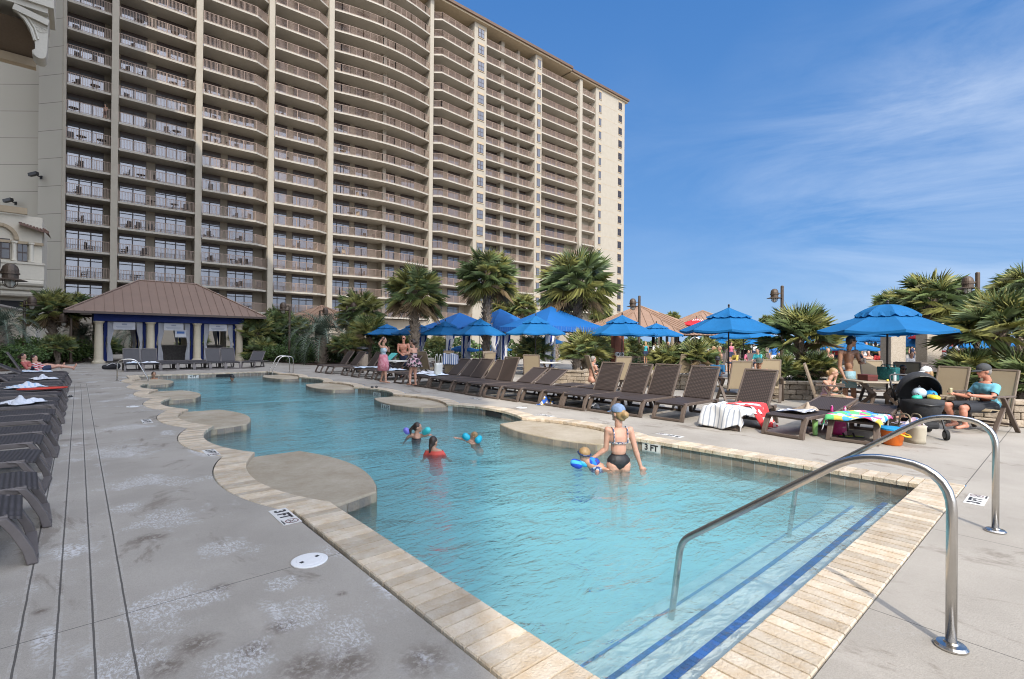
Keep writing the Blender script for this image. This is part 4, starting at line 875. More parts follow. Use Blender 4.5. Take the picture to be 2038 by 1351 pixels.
for i in range(5000):
    u = rnd.uniform(1230, 1720); Y = rnd.uniform(43, 45.5); q = at(u, Y); hedge_leaf(Vector((q.x, q.y, rnd.random() * (1.0 + .25 * math.sin(u / 13)))), rnd.uniform(.07, .14))
tag(b.build('hedge_foliage', [bush_d, bush_m]), kind='stuff')
# mulch bed
mul = mat('mulch', (0.075, 0.045, 0.03), .95, var=.4, vscale=30, bump=.8, bscale=60)
b = MB(); q = [at(u, Y).xy for u, Y in ((535, 37), (545, 34.5), (600, 31.5), (680, 29), (760, 27.5), (800, 31), (760, 40), (600, 44), (500, 44))]; b.prism([tuple(p) for p in q][::-1] if False else [tuple(p) for p in q], -.2, .035); struct(b.build('mulch_bed', mul, weld=True))
b = MB(); q = [at(u, Y).xy for u, Y in ((-60, 22), (20, 23), (85, 26.5), (160, 30.5), (182, 36), (120, 40), (-60, 40))]; b.prism([tuple(p) for p in q], -.2, .05); struct(b.build('mulch_bed', mul, weld=True))
# ---- planters of tumbled blocks
blk = mat('tumbled_block', (0.27, 0.215, 0.155), .9, col2=(0.38, 0.32, 0.25), vscale=5, bump=.9, bscale=22, island=.22)
def planter(pts, label, h=.52):
    root = thing('stone_planter', label, 'planter', (*pts[0], 0), 0, 'stone block planters'); o = Vector(pts[0]); rnd = random.Random(len(label)); b = MB(); c = MB()
    for p, q in zip(pts, pts[1:]):
        p, q = Vector(p) - o, Vector(q) - o; d = (q - p); L_ = d.length; d.normalize(); ang = math.atan2(d.y, d.x)
        for k in range(3):
            x = -rnd.uniform(0, .25); zc = (h - .09) * (k + .5) / 3; hh = (h - .09) / 3 - .008
            while x < L_:
                w_ = rnd.uniform(.22, .42); a, e = max(0, x), min(L_, x + w_)
                if e - a > .05: m_ = p + d * ((a + e) / 2); b.box((m_.x, m_.y, zc), (e - a - .01, .26 + rnd.uniform(-.02, .02), hh), ang)
                x += w_
        x = 0
        while x < L_ - .05: e = min(L_, x + .42); m_ = p + d * ((x + e) / 2); c.box((m_.x, m_.y, h - .04), (e - x - .008, .34, .085), ang); x = e
    bevel(b.build('block_wall', blk, root), .018, 2); bevel(c.build('cap_stones', blk, root), .012, 2)
def soil(pts, z): b = MB(); b.prism(pts, .02, z); struct(b.build('planter_soil', mul, weld=True))
A = [at(u, Y).xy for u, Y in ((1516, 16.8), (1520, 14.3), (1626, 13.9), (1640, 16.4))]; planter(A, 'tan stone planter wall behind the striped towels, left of the seated girl'); soil([tuple(p) for p in A], .44)
B2 = [at(u, Y).xy for u, Y in ((1872, 12.6), (1884, 10.4), (2010, 9.75), (2150, 9.4))]; planter(B2, 'tan stone planter wall behind the man in the cap at right'); soil([tuple(p) for p in B2 + [at(2200, 14).xy]], .44)
C2 = [at(u, Y).xy for u, Y in ((1092, 20.6), (1108, 18.9), (1166, 18.4), (1176, 20))]; planter(C2, 'tan stone planter wall seen between the brown loungers')
D2 = [at(u, Y).xy for u, Y in ((1292, 19.0), (1304, 17.0), (1412, 16.6), (1420, 18.6))]; planter(D2, 'tan stone planter wall behind the four upright loungers'); 
# ================================================================== FURNITURE
resin = mat('brown_resin', (0.115, 0.086, 0.068), 0.55, var=0.12, vscale=4, bump=.1, bscale=60)
resin_g = mat('shaded_resin', (0.115, 0.100, 0.095), 0.55, var=0.14, vscale=4, bump=.1, bscale=60)  # same brown resin, its colour greyed to look shaded
def weave_mat(name, col, sc=55):
    m = mat(name, col, 0.6); t = m.node_tree; b = t.nodes['Principled BSDF']; tcn = nn(t, 'ShaderNodeTexCoord')
    ws = []
    for dr in ('X', 'Y'):
        w_ = nn(t, 'ShaderNodeTexWave', bands_direction=dr); w_.inputs['Scale'].default_value = sc / 6; w_.inputs['Distortion'].default_value = .4; t.links.new(tcn.outputs['Object'], w_.inputs['Vector']); ws.append(w_.outputs['Fac'])
    mx = nn(t, 'ShaderNodeMath', operation='MULTIPLY'); t.links.new(ws[0], mx.inputs[0]); t.links.new(ws[1], mx.inputs[1])
    cr = nn(t, 'ShaderNodeValToRGB'); cr.color_ramp.elements[0].color = (*[c * .45 for c in col], 1); cr.color_ramp.elements[1].color = (*[min(1, c * 1.5) for c in col], 1); cr.color_ramp.elements[1].position = .7
    t.links.new(mx.outputs[0], cr.inputs['Fac']); t.links.new(cr.outputs['Color'], b.inputs['Base Color'])
    bp = nn(t, 'ShaderNodeBump'); bp.inputs['Strength'].default_value = .6; bp.inputs['Distance'].default_value = .004; t.links.new(mx.outputs[0], bp.inputs['Height']); t.links.new(bp.outputs[0], b.inputs['Normal']); return m
wick, wick_g = weave_mat('dark_weave', (0.052, 0.036, 0.029)), weave_mat('dark_weave_shaded', (0.050, 0.046, 0.050))  # second weave is the same one with shade put into its colour
def lounger_proto(fm, wm_, name):
    root = thing(name, 'x', 'sun lounger'); y = .31
    b = MB()
    for s in (-1, 1): b.beam((.10, s * y, .335), (1.95 * .62, s * y, .335), .05, .06); 
    for x in (.12, .62, 1.19): b.beam((x, -y, .325), (x, y, .325), .05, .05)
    for s in (-1, 1): b.beam((1.2, s * y, .335), (1.55, s * y, .325), .05, .06)
    bevel(b.build('frame', fm, root), .008)
    def leg(x0, sg, nm):
        b = MB(); pr = [(x0 + sg * .10, .36), (x0 + sg * .03, .345), (x0 - sg * .035, .24), (x0 - sg * .10, .10), (x0 - sg * .125, .0)]; w_ = [.10, .10, .085, .075, .075]
        for s in (-1, 1):
            vs = []
            for k, (x, z) in enumerate(pr): yo = s * (y - .005 + .02 * (k / 4)); th = .05; vs += [(x - sg * th * .6, yo - w_[k] / 2, z), (x + sg * th * .6, yo - w_[k] / 2, z), (x + sg * th * .6, yo + w_[k] / 2, z), (x - sg * th * .6, yo + w_[k] / 2, z)]
            fs = [(0, 1, 2, 3), (19, 18, 17, 16)] + [(4 * k + j, 4 * k + 4 + j, 4 * k + 4 + (j + 1) % 4, 4 * k + (j + 1) % 4) for k in range(4) for j in range(4)]
            b.add(vs, fs)
        b.bx((x0 - sg * .125 - .03, -y + .02, 0.004), (x0 - sg * .125 + .035, y - .02, .05)); b.bx((x0 + sg * .03 - .04, -y + .02, .30), (x0 + sg * .03 + .04, y - .02, .352))
        return bevel(b.build(nm, fm, root, weld=True), .010)
    leg(.10, 1, 'foot_legs'); leg(1.42, -1, 'rear_legs')
    n_ = 10; b = MB(); vs = []
    for i in range(n_ + 1):
        x = .03 + 1.17 * i / n_
        for j in range(7): yy = -.32 + .64 * j / 6; vs.append((x, yy, .372 - .018 * math.sin(math.pi * i / n_) * (1 - (yy / .32) ** 2) - (.03 if i == 0 else 0)))
    k = len(vs); vs += [(a, c, z - .022) for a, c, z in vs]
    fs = [(i * 7 + j, (i + 1) * 7 + j, (i + 1) * 7 + j + 1, i * 7 + j + 1) for i in range(n_) for j in range(6)]; fs += [tuple(k + q for q in f[::-1]) for f in fs]
    for i in range(n_):
        for j in (0, 6): a, c = i * 7 + j, (i + 1) * 7 + j; fs.append((a, c, k + c, k + a) if j else (c, a, k + a, k + c))
    for i in (0, n_):
        for j in range(6): a, c = i * 7 + j, i * 7 + j + 1; fs.append((c, a, k + a, k + c) if i else (a, c, k + c, k + a))
    b.add(vs, fs); b.build('seat', wm_, root, smooth=False)
    b = MB(); b.box((.38, 0, .028), (.74, .62, .03)); bk = bevel(b.build('backrest', wm_, root, loc=(1.21, 0, .352)), .012)
    b = MB()
    for s in (-1, 1): b.beam((-.02, s * .325, .02), (.80, s * .325, .028), .035, .045)
    b.beam((.785, -.325, .028), (.785, .325, .028), .04, .045); bevel(b.build('back_frame', fm, bk), .008)
    b = MB(); b.beam((1.42, -.2, .05), (1.62, -.2, .33), .04, .04); b.beam((1.42, .2, .05), (1.62, .2, .33), .04, .04); b.beam((1.60, -.2, .31), (1.60, .2, .31), .04, .03); b.build('back_prop', mat('prop_black', (.02, .02, .02), .6), root)
    return root
LP, LG = lounger_proto(resin, wick, 'sun_lounger'), lounger_proto(resin_g, wick_g, 'sun_lounger')
used = set()
def lounger(x, y, rz, back, label, group, proto=LP):
    if proto.name not in used: used.add(proto.name); o = proto; o.location = (x, y, 0); o.rotation_euler = (0, 0, rz); o['label'] = label; o['group'] = group
    else: o = dup(proto, (x, y, 0), rz, label, group)
    for c in o.children:
        if c.name.startswith('backrest'): c.rotation_euler = (0, -R(back), 0)
    return o
gl = 'loungers in the row along the left deck'
LY = [4.86, 5.72, 6.94, 8.10, 8.95, 10.2, 11.05, 12.4, 13.2, 14.5, 15.35, 16.2, 17.25, 18.1, 19.3, 20.15, 21.05, 22.0, 22.9, 23.75]
for i, y in enumerate(LY):
    bk = {14: 38, 18: 30, 19: 62}.get(i, 2); o = lounger(-.26 + random.uniform(-.04, .04), y + .34, math.pi + random.uniform(-.06, .06), bk, f'dark lounger, {ORD[i]} from the camera in the left row' + (', back raised' if bk > 20 else ''), gl, LG)
gr = 'loungers in the row along the right deck'
RY = [(9.40, 2.40, 4, 'flat lounger holding the bright fish print towel, nearest the camera'), (9.12, 3.32, 12, 'lounger with a slightly raised back, a striped cloth on its foot end'), (9.05, 4.36, 58, 'upright lounger half covered by white striped and red towels'), (9.05, 5.52, 60, 'upright lounger just right of the wading woman'), (8.95, 6.42, 62, 'upright lounger behind the head of the wading woman'), (8.85, 7.10, 60, 'upright lounger left of the one behind the wading woman'), (8.80, 7.82, 61, 'upright lounger at the left end of the close upright group'),
      (8.76, 8.55, 1, 'flat lounger beside the upright group'), (8.74, 9.25, 1, 'second flat lounger left of the upright group'), (8.70, 9.98, 30, 'half reclined lounger before the block planter, right one'), (8.68, 10.75, 31, 'half reclined lounger before the block planter, left one'), (8.66, 11.55, 66, 'steep backed lounger with a tan chair behind it'), (8.68, 12.35, 48, 'reclined lounger left of the steep backed one'), (8.72, 13.1, 50, 'lounger behind the feet of the woman in the floral dress'), (8.80, 13.9, 46, 'lounger with the striped towel chair behind it'), (8.85, 14.7, 44, 'lounger carrying the white tote bag'), (8.9, 15.5, 1, 'flat lounger with a white towel beside the woman in the pink skirt'), (8.9, 16.4, 2, 'flat lounger behind the woman in the pink skirt'), (8.9, 18.0, 48, 'lounger left of the pink skirt with blue towel on it'), (8.9, 19.0, 52, 'lounger with a dark bag on its seat, far end'), (8.9, 20.2, 42, 'lounger with the turquoise towel over its back'), (8.9, 21.4, 55, 'raised lounger second from the far end of the right row'), (8.75, 22.8, 52, 'raised lounger third from the far end'), (8.7, 24.0, 55, 'raised lounger at the far end of the right row')]
for i, (x, y, bk, lb) in enumerate(RY): lounger(x + random.uniform(-.04, .04), y, random.uniform(-.055, .055) + (-.12 if i == 1 else 0), bk, 'brown wicker ' + lb, gr)
gp = 'loungers in the row before the pavilion'
for k, (bk, lb) in enumerate(((62, 'with a pale towel, leftmost before the pavilion'), (60, 'with a white bottle on its seat before the pavilion'), (2, 'lying flat, third from the left before the pavilion'), (2, 'lying flat in the middle of the pavilion row'), (2, 'lying flat right of the middle of the pavilion row'), (62, 'raised, in front of the third pavilion column'), (64, 'raised, below the right pavilion curtain'), (40, 'turned slightly, at the right end of the pavilion row'))):
    o = lounger(1.98 + .70 * k, 29.4, math.pi / 2 - (.55 if k == 7 else 0), bk, 'dark lounger ' + lb, gp, LG)
# ---- tan sling chairs with crossed brown legs
tan = mat('tan_sling', (0.36, 0.285, 0.185), .8, var=.05, vscale=3, trans=.12)
def chair_proto():
    root = thing('patio_chair', 'x', 'chair'); b = MB(); w_ = .29
    for s in (-1, 1):
        b.beam((.30, s * w_, .0), (-.10, s * w_, .64), .035, .075, up=(0, 1, 0)); b.beam((-.34, s * (w_ + .04), .0), (.12, s * (w_ + .04), .64), .035, .075, up=(0, 1, 0))
    b.beam((.20, -w_, .14), (.20, w_, .14), .03, .04); b.beam((-.24, -w_, .14), (-.24, w_, .14), .03, .04); bevel(b.build('legs', resin, root), .008)
    for s in (-1, 1): b = MB(); b.box((.03, s * (w_ + .02), .655), (.56, .075, .035)); bevel(b.build('armrest', resin, root), .01)
    b = MB(); b.tube([(.30, 0, .41), (.22, 0, .43), (-.1, 0, .40), (-.24, 0, .39)], .001, 4); vs = []
    for x, z in ((.33, .40), (.27, .435), (.1, .415), (-.1, .40), (-.25, .41)): vs += [(x, -.26, z), (x, .26, z)]
    b = MB(); k = len(vs); vs += [(x, y, z - .02) for x, y, z in vs]; fs = [(2 * i, 2 * i + 1, 2 * i + 3, 2 * i + 2) for i in range(4)]; fs += [tuple(q + k for q in f[::-1]) for f in fs] + [(2 * i, 2 * i + 2, k + 2 * i + 2, k + 2 * i) for i in range(4)] + [(2 * i + 3, 2 * i + 1, k + 2 * i + 1, k + 2 * i + 3) for i in range(4)] + [(1, 0, k, k + 1), (8, 9, k + 9, k + 8)]
    b.add(vs, fs); b.build('seat', tan, root)
    b = MB(); b.box((0, 0, .37), (.018, .52, .74)); bk = b.build('backrest', tan, root, loc=(-.26, 0, .40)); bk.rotation_euler = (0, -R(17), 0)
    b = MB()
    for s in (-1, 1): b.beam((0, s * .27, -.05), (0, s * .27, .76), .04, .035)
    b.beam((0, -.27, .75), (0, .27, .75), .035, .035); bevel(b.build('back_frame', mat('chair_frame', (.20, .155, .115), .5), bk), .006); return root
CP = chair_proto()
def chair(u, Y, rz, label):
    q = at(u, Y)
    if CP.name not in used: used.add(CP.name); CP.location = q; CP.rotation_euler = (0, 0, rz); o = CP; o['label'] = label; o['group'] = 'tan sling patio chairs'
    else: o = dup(CP, q, rz, label, 'tan sling patio chairs')
    return o
def facing(u0, Y0, u1, Y1): a, b = at(u0, Y0), at(u1, Y1); d = b - a; return math.atan2(d.y, d.x)
VIEW = math.atan2(CT, ST)                        # away from the camera
CHAIRS = [(1650, 11.3, VIEW - 2.15, 'tan sling chair the girl is sitting on'), (1872, 10.3, VIEW + 1.95, 'tan sling chair behind the stroller with a person in white cap'), (1812, 12.4, VIEW + 2.6, 'tan sling chair of the child in sunglasses'), (1960, 9.25, VIEW + 1.9, 'tan sling chair under the man in the blue shirt'), (1196, 16.6, VIEW - 1.45, 'tan sling chair with the person reading in it'), (1226, 15.9, VIEW + .35, 'empty tan sling chair behind the upright loungers'), (1458, 13.2, VIEW + .1, 'tan sling chair behind the upright lounger right of the wading woman'), (1530, 13.6, VIEW + 2.6, 'tan chair used by the man in the grey cap'), (1350, 19.5, VIEW + .4, 'tan chair back just showing above the brown loungers'),
          (1062, 17.2, VIEW - .2, 'tan sling chair behind the steep backed lounger'), (855, 20.8, VIEW - .6, 'tan chair at the table of the standing bald man'), (962, 20.2, VIEW + .7, 'tan chair left of the striped curtain'), (905, 18.6, VIEW - .2, 'chair with a blue and white striped towel hung over it'), (880, 22, VIEW + 2.6, 'tan chair under the middle blue umbrella'), (985, 21.5, VIEW - 2.4, 'tan chair by the white topped table'), (1750, 13.5, VIEW + 2.9, 'tan chair behind the teal bag on the table'), (1700, 15, VIEW + 2.2, 'tan chair right behind the man in blue shorts'), (1870, 17.5, VIEW + .6, 'tan chair between the two stone pillars'), (1935, 15, VIEW - .6, 'tan chair behind the man in the cap')]
for c in CHAIRS: chair(*c)
# ---- tables
tabw = mat('table_top', (.36, .305, .235), .6, var=.06, vscale=3)
def table(u, Y, rz, label, L_=1.0, W_=.8, white=False):
    root = thing('patio_table', label, 'table', at(u, Y), rz, 'patio tables'); b = MB(); b.box((0, 0, .735), (L_, W_, .035)); bevel(b.build('table_top', mat('table_white', (.6, .58, .52), .6) if white else tabw, root), .012)
    for s in (-1, 1): b = MB(); b.beam((s * .36 * L_ , -W_ * .36, .0), (s * .10, W_ * .0, .45), .05, .08); b.beam((s * .36 * L_, W_ * .36, 0), (s * .10, 0, .45), .05, .08); b.beam((s * .1, 0, .42), (s * .34 * L_, 0, .72), .05, .08); bevel(b.build('leg', resin, root), .008)
    return root
table(1752, 11.4, VIEW + 1.45, 'brown patio table with bags, a bottle and a cake box on it', 1.25, .95); table(789, 20.2, .3, 'white topped table in front of the standing bald man', .9, .9, True); table(958, 21.5, .3, 'white topped table below the striped curtain', .9, .9, True); table(1090, 19.8, .3, 'white topped table behind the half reclined loungers', .9, .9, True); table(1820, 19.5, .4, 'white topped table between the stone pillars', .9, .9, True); table(1665, 19, .2, 'table behind the man in blue shorts', .9, .9)
# ---- umbrellas
blue = mat('umbrella_blue', (0.002, 0.14, 0.37), .75, var=.08, vscale=1.2, trans=.25); bronze = mat('bronze_pole', (.045, .036, .03), .45, .4); redc = mat('umbrella_red', (.62, .02, .03), .7, trans=.2)
def umbrella(u, Y, r, zr, rise, label, m_=blue, tilt=0, name='patio_umbrella', group='blue umbrellas over the deck', vent=True, rz=None, bulge=False):
    root = thing(name, label, 'umbrella', at(u, Y), rz if rz is not None else (u * .37) % 1.0, group); NS = 8
    def tier(r0, r1, z0, z1, sag, scal, nrad=6, sub=6, pw=.92):
        vs = []; n = NS * sub
        for i in range(nrad + 1):
            t_ = i / nrad
            for k in range(n):
                a = 2 * math.pi * k / n; seg = (k % sub) / sub; ap = math.cos(math.pi / NS) / math.cos((seg - .5) * 2 * math.pi / NS)
                rr = (r0 + (r1 - r0) * t_) * ap; z = z0 + (z1 - z0) * t_ ** pw - sag * math.sin(math.pi * seg) * t_
                if i == nrad: z -= scal * math.sin(math.pi * seg * 2) ** 2
                vs.append((rr * math.cos(a), rr * math.sin(a), z))
        return vs, [(i * n + k, (i + 1) * n + k, (i + 1) * n + (k + 1) % n, i * n + (k + 1) % n) for i in range(nrad) for k in range(n)]
    zt = zr + rise; b = MB(); b.add(*tier(.06 if not vent else r * .20, r, zt - .10 * rise / .6 if not vent else zt - rise * .24, zr, .035 * r, 0)); n = NS * 6; k0 = 6 * n
    c = b.build('canopy', m_, root, smooth=False)
    lipv = [v for v in b.v[k0:k0 + n]]; lb_ = MB(); lb_.add(lipv + [(x, y, z - .06) for x, y, z in lipv], [(k, n + k, n + (k + 1) % n, (k + 1) % n) for k in range(n)]); lb_.build('valance', m_, root)
    if vent: b = MB(); b.add(*tier(.03, r * .46, zt, zt - rise * .40, .02 * r, .05 if bulge else .035, 6, 6, 2.1 if bulge else .92)); b.build('vent', m_, root)
    b = MB(); b.tube([(0, 0, 0), (0, 0, zt + .02)], .022, 10); b.build('pole', bronze, root)
    b = MB(); b.lathe([(.02, 0), (.035, .02), (.02, .045), (.035, .07), (.02, .10)], 10, (0, 0, zt + .01)); b.build('finial', bronze, root)
    b = MB()
    for k in range(NS): a = 2 * math.pi * k / NS; d = Vector((math.cos(a), math.sin(a), 0)); b.beam(d * .05 + Vector((0, 0, zt - .1)), d * r * .98 + Vector((0, 0, zr - .012)), .018, .018); b.beam(Vector((0, 0, zr + .02)), d * r * .5 + Vector((0, 0, zr + rise * .42)), .014, .014)
    b.build('ribs', bronze, root); b = MB(); b.lathe([(.26, 0), (.26, .05), (.2, .08), (.05, .1), (.03, .35)], 20); b.build('base', bronze, root)
    return root
UM = [(1450, 15.4, 1.45, 1.98, .70, 'blue umbrella standing alone against the sky, apex near the tall lamp post'), (1766, 12.1, 1.48, 1.92, .64, 'nearest large blue umbrella with a rounded vented top on the right'), (1238, 20.0, 1.44, 1.93, .74, 'blue umbrella in front of the conical tan roof'), (1066, 22.8, 1.45, 1.96, .80, 'blue umbrella right of the row, in front of the largest tent'), (955, 26.2, 1.45, 1.95, .80, 'blue umbrella in front of the middle cabana tent'), (886, 28.0, 1.45, 1.96, .72, 'blue umbrella third from the left of the row'), (828, 29.6, 1.45, 1.98, .66, 'blue umbrella second from the left of the row'), (770, 31.5, 1.4, 1.98, .62, 'leftmost blue umbrella of the row'),
      (1306, 26.5, 1.45, 1.98, .62, 'blue umbrella half hidden behind the one at the conical roof'), (1702, 20.0, 1.5, 1.98, .60, 'blue umbrella with bulging vent behind the nearest one'), (1480, 22.5, 1.45, 1.86, .55, 'lower blue umbrella under the one standing alone'), (1498, 40, 1.4, 1.55, .50, 'small far blue umbrella between the lower umbrella and the fan palm'), (1645, 26, 1.45, 1.95, .60, 'blue umbrella behind the fan palm in the planter'), (1692, 24, 1.3, 1.35, .45, 'low blue umbrella behind the man in blue shorts'), (1600, 30, 1.45, 1.7, .5, 'far blue umbrella mostly hidden by the planter fan palm'), (1735, 30, 1.5, 1.8, .5, 'far blue umbrella left of the first stone pillar'), (1812, 28, 1.5, 1.55, .55, 'blue umbrella seen between the two stone pillars'), (1832, 36, 1.5, 1.85, .55, 'far blue umbrella above the one between the pillars'), (1893, 24, 1.45, 1.5, .55, 'blue umbrella right of the second stone pillar'), (1912, 32, 1.5, 1.85, .5, 'far blue umbrella behind the right stone pillar'), (1960, 28, 1.5, 1.6, .5, 'blue umbrella behind the right lamp post'), (1090, 33, 1.4, 1.5, .4, 'low blue umbrella seen under the row, left of the big tent curtain'), (920, 36, 1.4, .9, .35, 'low far blue umbrella behind the cabana posts'), (985, 37, 1.4, .95, .35, 'low far blue umbrella right of the middle post'), (1440, 48, 1.4, 1.6, .45, 'tiny blue umbrella below the red one'), (1760, 40, 1.5, 1.7, .5, 'tiny far blue umbrella by the black fence')]
for u, Y, r, zr, rise, lb in UM: umbrella(u, Y, r, zr, rise, lb, bulge='rounded' in lb or 'bulging' in lb)
ru = umbrella(1386, 40, 1.55, 3.0, .62, 'red umbrella with white lettering above the far roofs', redc, name='patio_umbrella', group=None, vent=False); 
umbrella(1830, 27, .5, 1.95, .25, 'small red and navy parasol between the stone pillars', redc, group=None, vent=False)
d = Vector((-ST, -CT, 0)); rgt = Vector((CT, -ST, 0)); zz = [0, .16, .02, .20, .03, .22, .04, .13, .03, .12, .05]; pts = [d * (.86 - .35 * zz[k]) + rgt * (-.62 + .085 * k) + Vector((0, 0, 3.28 + zz[k] * .8)) for k in range(11)]
b = MB(); b.tube([Matrix.Rotation(-ru.rotation_euler[2], 3, 'Z') @ p for p in pts], .03, 6); b.build('lettering', mat('white_print', (.75, .75, .75), .7), ru)
# ---- square cabana tents
tentm = mat('tent_blue', (0.005, 0.125, 0.40), .7, var=.06, vscale=1, trans=.2); cst = stripes('cabana_stripe', (.68, .68, .70), (.01, .035, .20), 2.6, (1, 1, 0), .30); whp = mat('white_frame', (.66, .66, .66), .5)
def tent(u, Y, S, ze_, rise, label, rz):
    root = thing('cabana_tent', label, 'cabana', at(u, Y), rz, 'blue cabana tents'); h = S / 2; b = MB()
    vs = [(0, 0, ze_ + rise)]; n = 6
    ring = []
    for i in range(1, n + 1):
        t_ = i / n; s = h * t_; z = ze_ + rise * (1 - t_) ** 1.12
        for k in range(4):
            for j in range(6): a = Vector(((-s, -s), (s, -s), (s, s), (-s, s))[k]); c = Vector(((s, -s), (s, s), (-s, s), (-s, -s))[k]); p = a.lerp(c, j / 6); vs.append((p.x, p.y, z - .04 * math.sin(math.pi * j / 6) * t_))
    fs = [(0, 1 + k, 1 + (k + 1) % 24) for k in range(24)] + [(1 + (i * 24) + k, 1 + (i + 1) * 24 + k, 1 + (i + 1) * 24 + (k + 1) % 24, 1 + i * 24 + (k + 1) % 24) for i in range(n - 1) for k in range(24)]
    b.add(vs, fs); b.build('canopy', tentm, root)
    o = 1 + (n - 1) * 24; lp = vs[o:o + 24]; b = MB(); b.add(lp + [(x, y, z - .24 - .03 * (k % 2)) for k, (x, y, z) in enumerate(lp)], [(k, 24 + k, 24 + (k + 1) % 24, (k + 1) % 24) for k in range(24)]); b.build('valance', stripes('valance_stripe', (.30, .36, .5), (.006, .10, .36), 6, (1, 1, 0), .97), root)
    for sx in (-1, 1):
        for sy in (-1, 1):
            b = MB(); b.bx((sx * (h - .1) - .035, sy * (h - .1) - .035, 0), (sx * (h - .1) + .035, sy * (h - .1) + .035, ze_)); b.build('post', whp, root)
            b = MB(); n_ = 14; vs = []
            for z, k in ((ze_ - .02, 1), (1.7, .9), (1.05, .5), (.98, .48), (.1, .8)): vs += [(sx * (h - .14) - sx * .62 * k * i / n_, sy * (h - .14) + .05 * math.sin(i * 1.9), z) for i in range(n_ + 1)]
            b.add(vs, [(j * (n_ + 1) + i, j * (n_ + 1) + i + 1, (j + 1) * (n_ + 1) + i + 1, (j + 1) * (n_ + 1) + i) for j in range(4) for i in range(n_)]); b.build('curtain', cst, root, smooth=True)
tent(1096, 26.5, 4.0, 2.36, 1.10, 'largest blue cabana tent with striped curtains, right of the group', -.1); tent(995, 30.5, 3.6, 2.42, 1.15, 'middle blue cabana tent behind the umbrellas', -.1); tent(914, 33, 4.2, 2.40, 1.05, 'left blue cabana tent behind the umbrellas', -.1)
# ---- lamp posts
lampm = mat('lamp_bronze', (.085, .06, .042), .5, .3, var=.15, vscale=4); globem = mat('lamp_glass', (.55, .52, .45), .15)
def lamp(u, vtop, Y, label, big=True, side=-1):
    zt = 1.6 + (678 + (u - 1019) * .008 - vtop) * Y / F; root = thing('lamp_post', label, 'lamp post', at(u, Y), -TH, 'bronze lamp posts round the pools'); r = .085 if big else .07
    b = MB(); b.lathe([(r * 1.6, 0), (r * 1.6, .25), (r, .3), (r, zt - .05), (r * .7, zt - .01), (.01, zt)], 14); b.build('pole', lampm, root)
    x = side * .44; z = zt - .75 if big else zt - .3; k = 1.0 if big else .8
    b = MB(); b.beam((0, 0, z + .3), (x * .8, 0, z + .3), .05, .05); b.build('arm', lampm, root)
    b = MB(); b.lathe([(.02, .56), (.10, .54), (.18, .46), (.21, .34), (.21, .26), (.235, .25), (.235, .21), (.20, .20), (.20, .05)], 18, (x, 0, z)); b.build('dome', lampm, root, smooth=False)
    b = MB(); b.lathe([(.20, .055), (.40, 0.0), (.41, .012), (.20, .075)], 24, (x, 0, z)); b.build('shade', lampm, root)
    b = MB(); b.ball((x, 0, z - .05), (.13, .13, .17), 12); b.build('globe', globem, root, smooth=True)
    b = MB()
    for a in range(4): b.tube([(x + .18 * math.cos(a * .785) * c, .18 * math.sin(a * .785) * c, z + .03 - .26 * s) for c, s in ((1, 0), (.95, .5), (.6, .9), (0, 1.0), (-.6, .9), (-.95, .5), (-1, 0))], .010, 5)
    b.build('cage', lampm, root)
lamp(1272, 588, 33, 'tall bronze lamp post in front of the conical tan roof'); lamp(1556, 568, 28.5, 'tall bronze lamp post behind the planter fan palm'); lamp(1945, 541, 22, 'tall bronze lamp post at the right among the palms')
lamp(576, 609, 33.5, 'slim bronze lamp post right of the pavilion', False); lamp(690, 609, 33, 'slim bronze lamp post by the yellowish palm', False, 1); lamp(48, 598, 29, 'slim bronze lamp post at the left in front of the dark entrance', False, 1); lamp(141, 632, 30, 'short bronze post left of the pavilion column', False, -1); lamp(636, 618, 40, 'slim post behind the grey feather palm', False, 1); lamp(1420, 640, 50, 'far small lamp post by the black fence', False)
lamp(-8, 512, 16, 'lamp post at the left edge whose shade just enters the picture', True, 1)
# ---- conical tan roofs of the bar and kiosk
seamt = mat('tan_seam_roof', (.25, .155, .10), .55, var=.06, vscale=2)
def kiosk(u, vap, Y, r, ze_, label, nseg=8):
    zt = 1.6 + (678 + (u - 1019) * .008 - vap) * Y / F; root = thing('roofed_kiosk', label, 'kiosk', at(u, Y), .35, 'roofed kiosks beyond the pool'); b = MB(); pts = [(r * math.cos(2 * math.pi * k / nseg), r * math.sin(2 * math.pi * k / nseg), ze_) for k in range(nseg)]
    b.add(pts + [(0, 0, zt), (0, 0, ze_ - .02)], [(k, (k + 1) % nseg, nseg) for k in range(nseg)] + [((k + 1) % nseg, k, nseg + 1) for k in range(nseg)])
    for k in range(nseg):
        a, c = Vector(pts[k]), Vector(pts[(k + 1) % nseg]); ap = Vector((0, 0, zt)); b.tube([a, ap], .07, 5)
        for j in range(1, 8): t_ = j / 8; p = a.lerp(c, t_); m_ = min(t_, 1 - t_) * 2; tgt = (a.lerp(c, .5)).lerp(ap, 1); top = p + ((ap - a.lerp(c, .5)) * m_); top = top if m_ < 1 else ap; b.beam(p + Vector((0, 0, .02)), top + Vector((0, 0, .02)), .05, .07)
    b.build('roof', seamt, root); b = MB()
    for k in range(nseg): p = Vector(pts[k]) * .82; b.bx((p.x - .12, p.y - .12, 0), (p.x + .12, p.y + .12, ze_ - .03))
    b.build('posts', bronze, root) if False else None
    for k in range(nseg): p = Vector(pts[k]) * .82; b = MB(); b.bx((p.x - .12, p.y - .12, 0), (p.x + .12, p.y + .12, ze_ - .03)); b.build('post', bronze, root)
    b = MB(); b.lathe([(r * .62, 0), (r * .62, 1.05), (r * .66, 1.06), (r * .66, 1.12), (.1, 1.121)], 16); b.build('counter', mat('kiosk_wood', (.09, .07, .055), .7, var=.2, vscale=5), root)
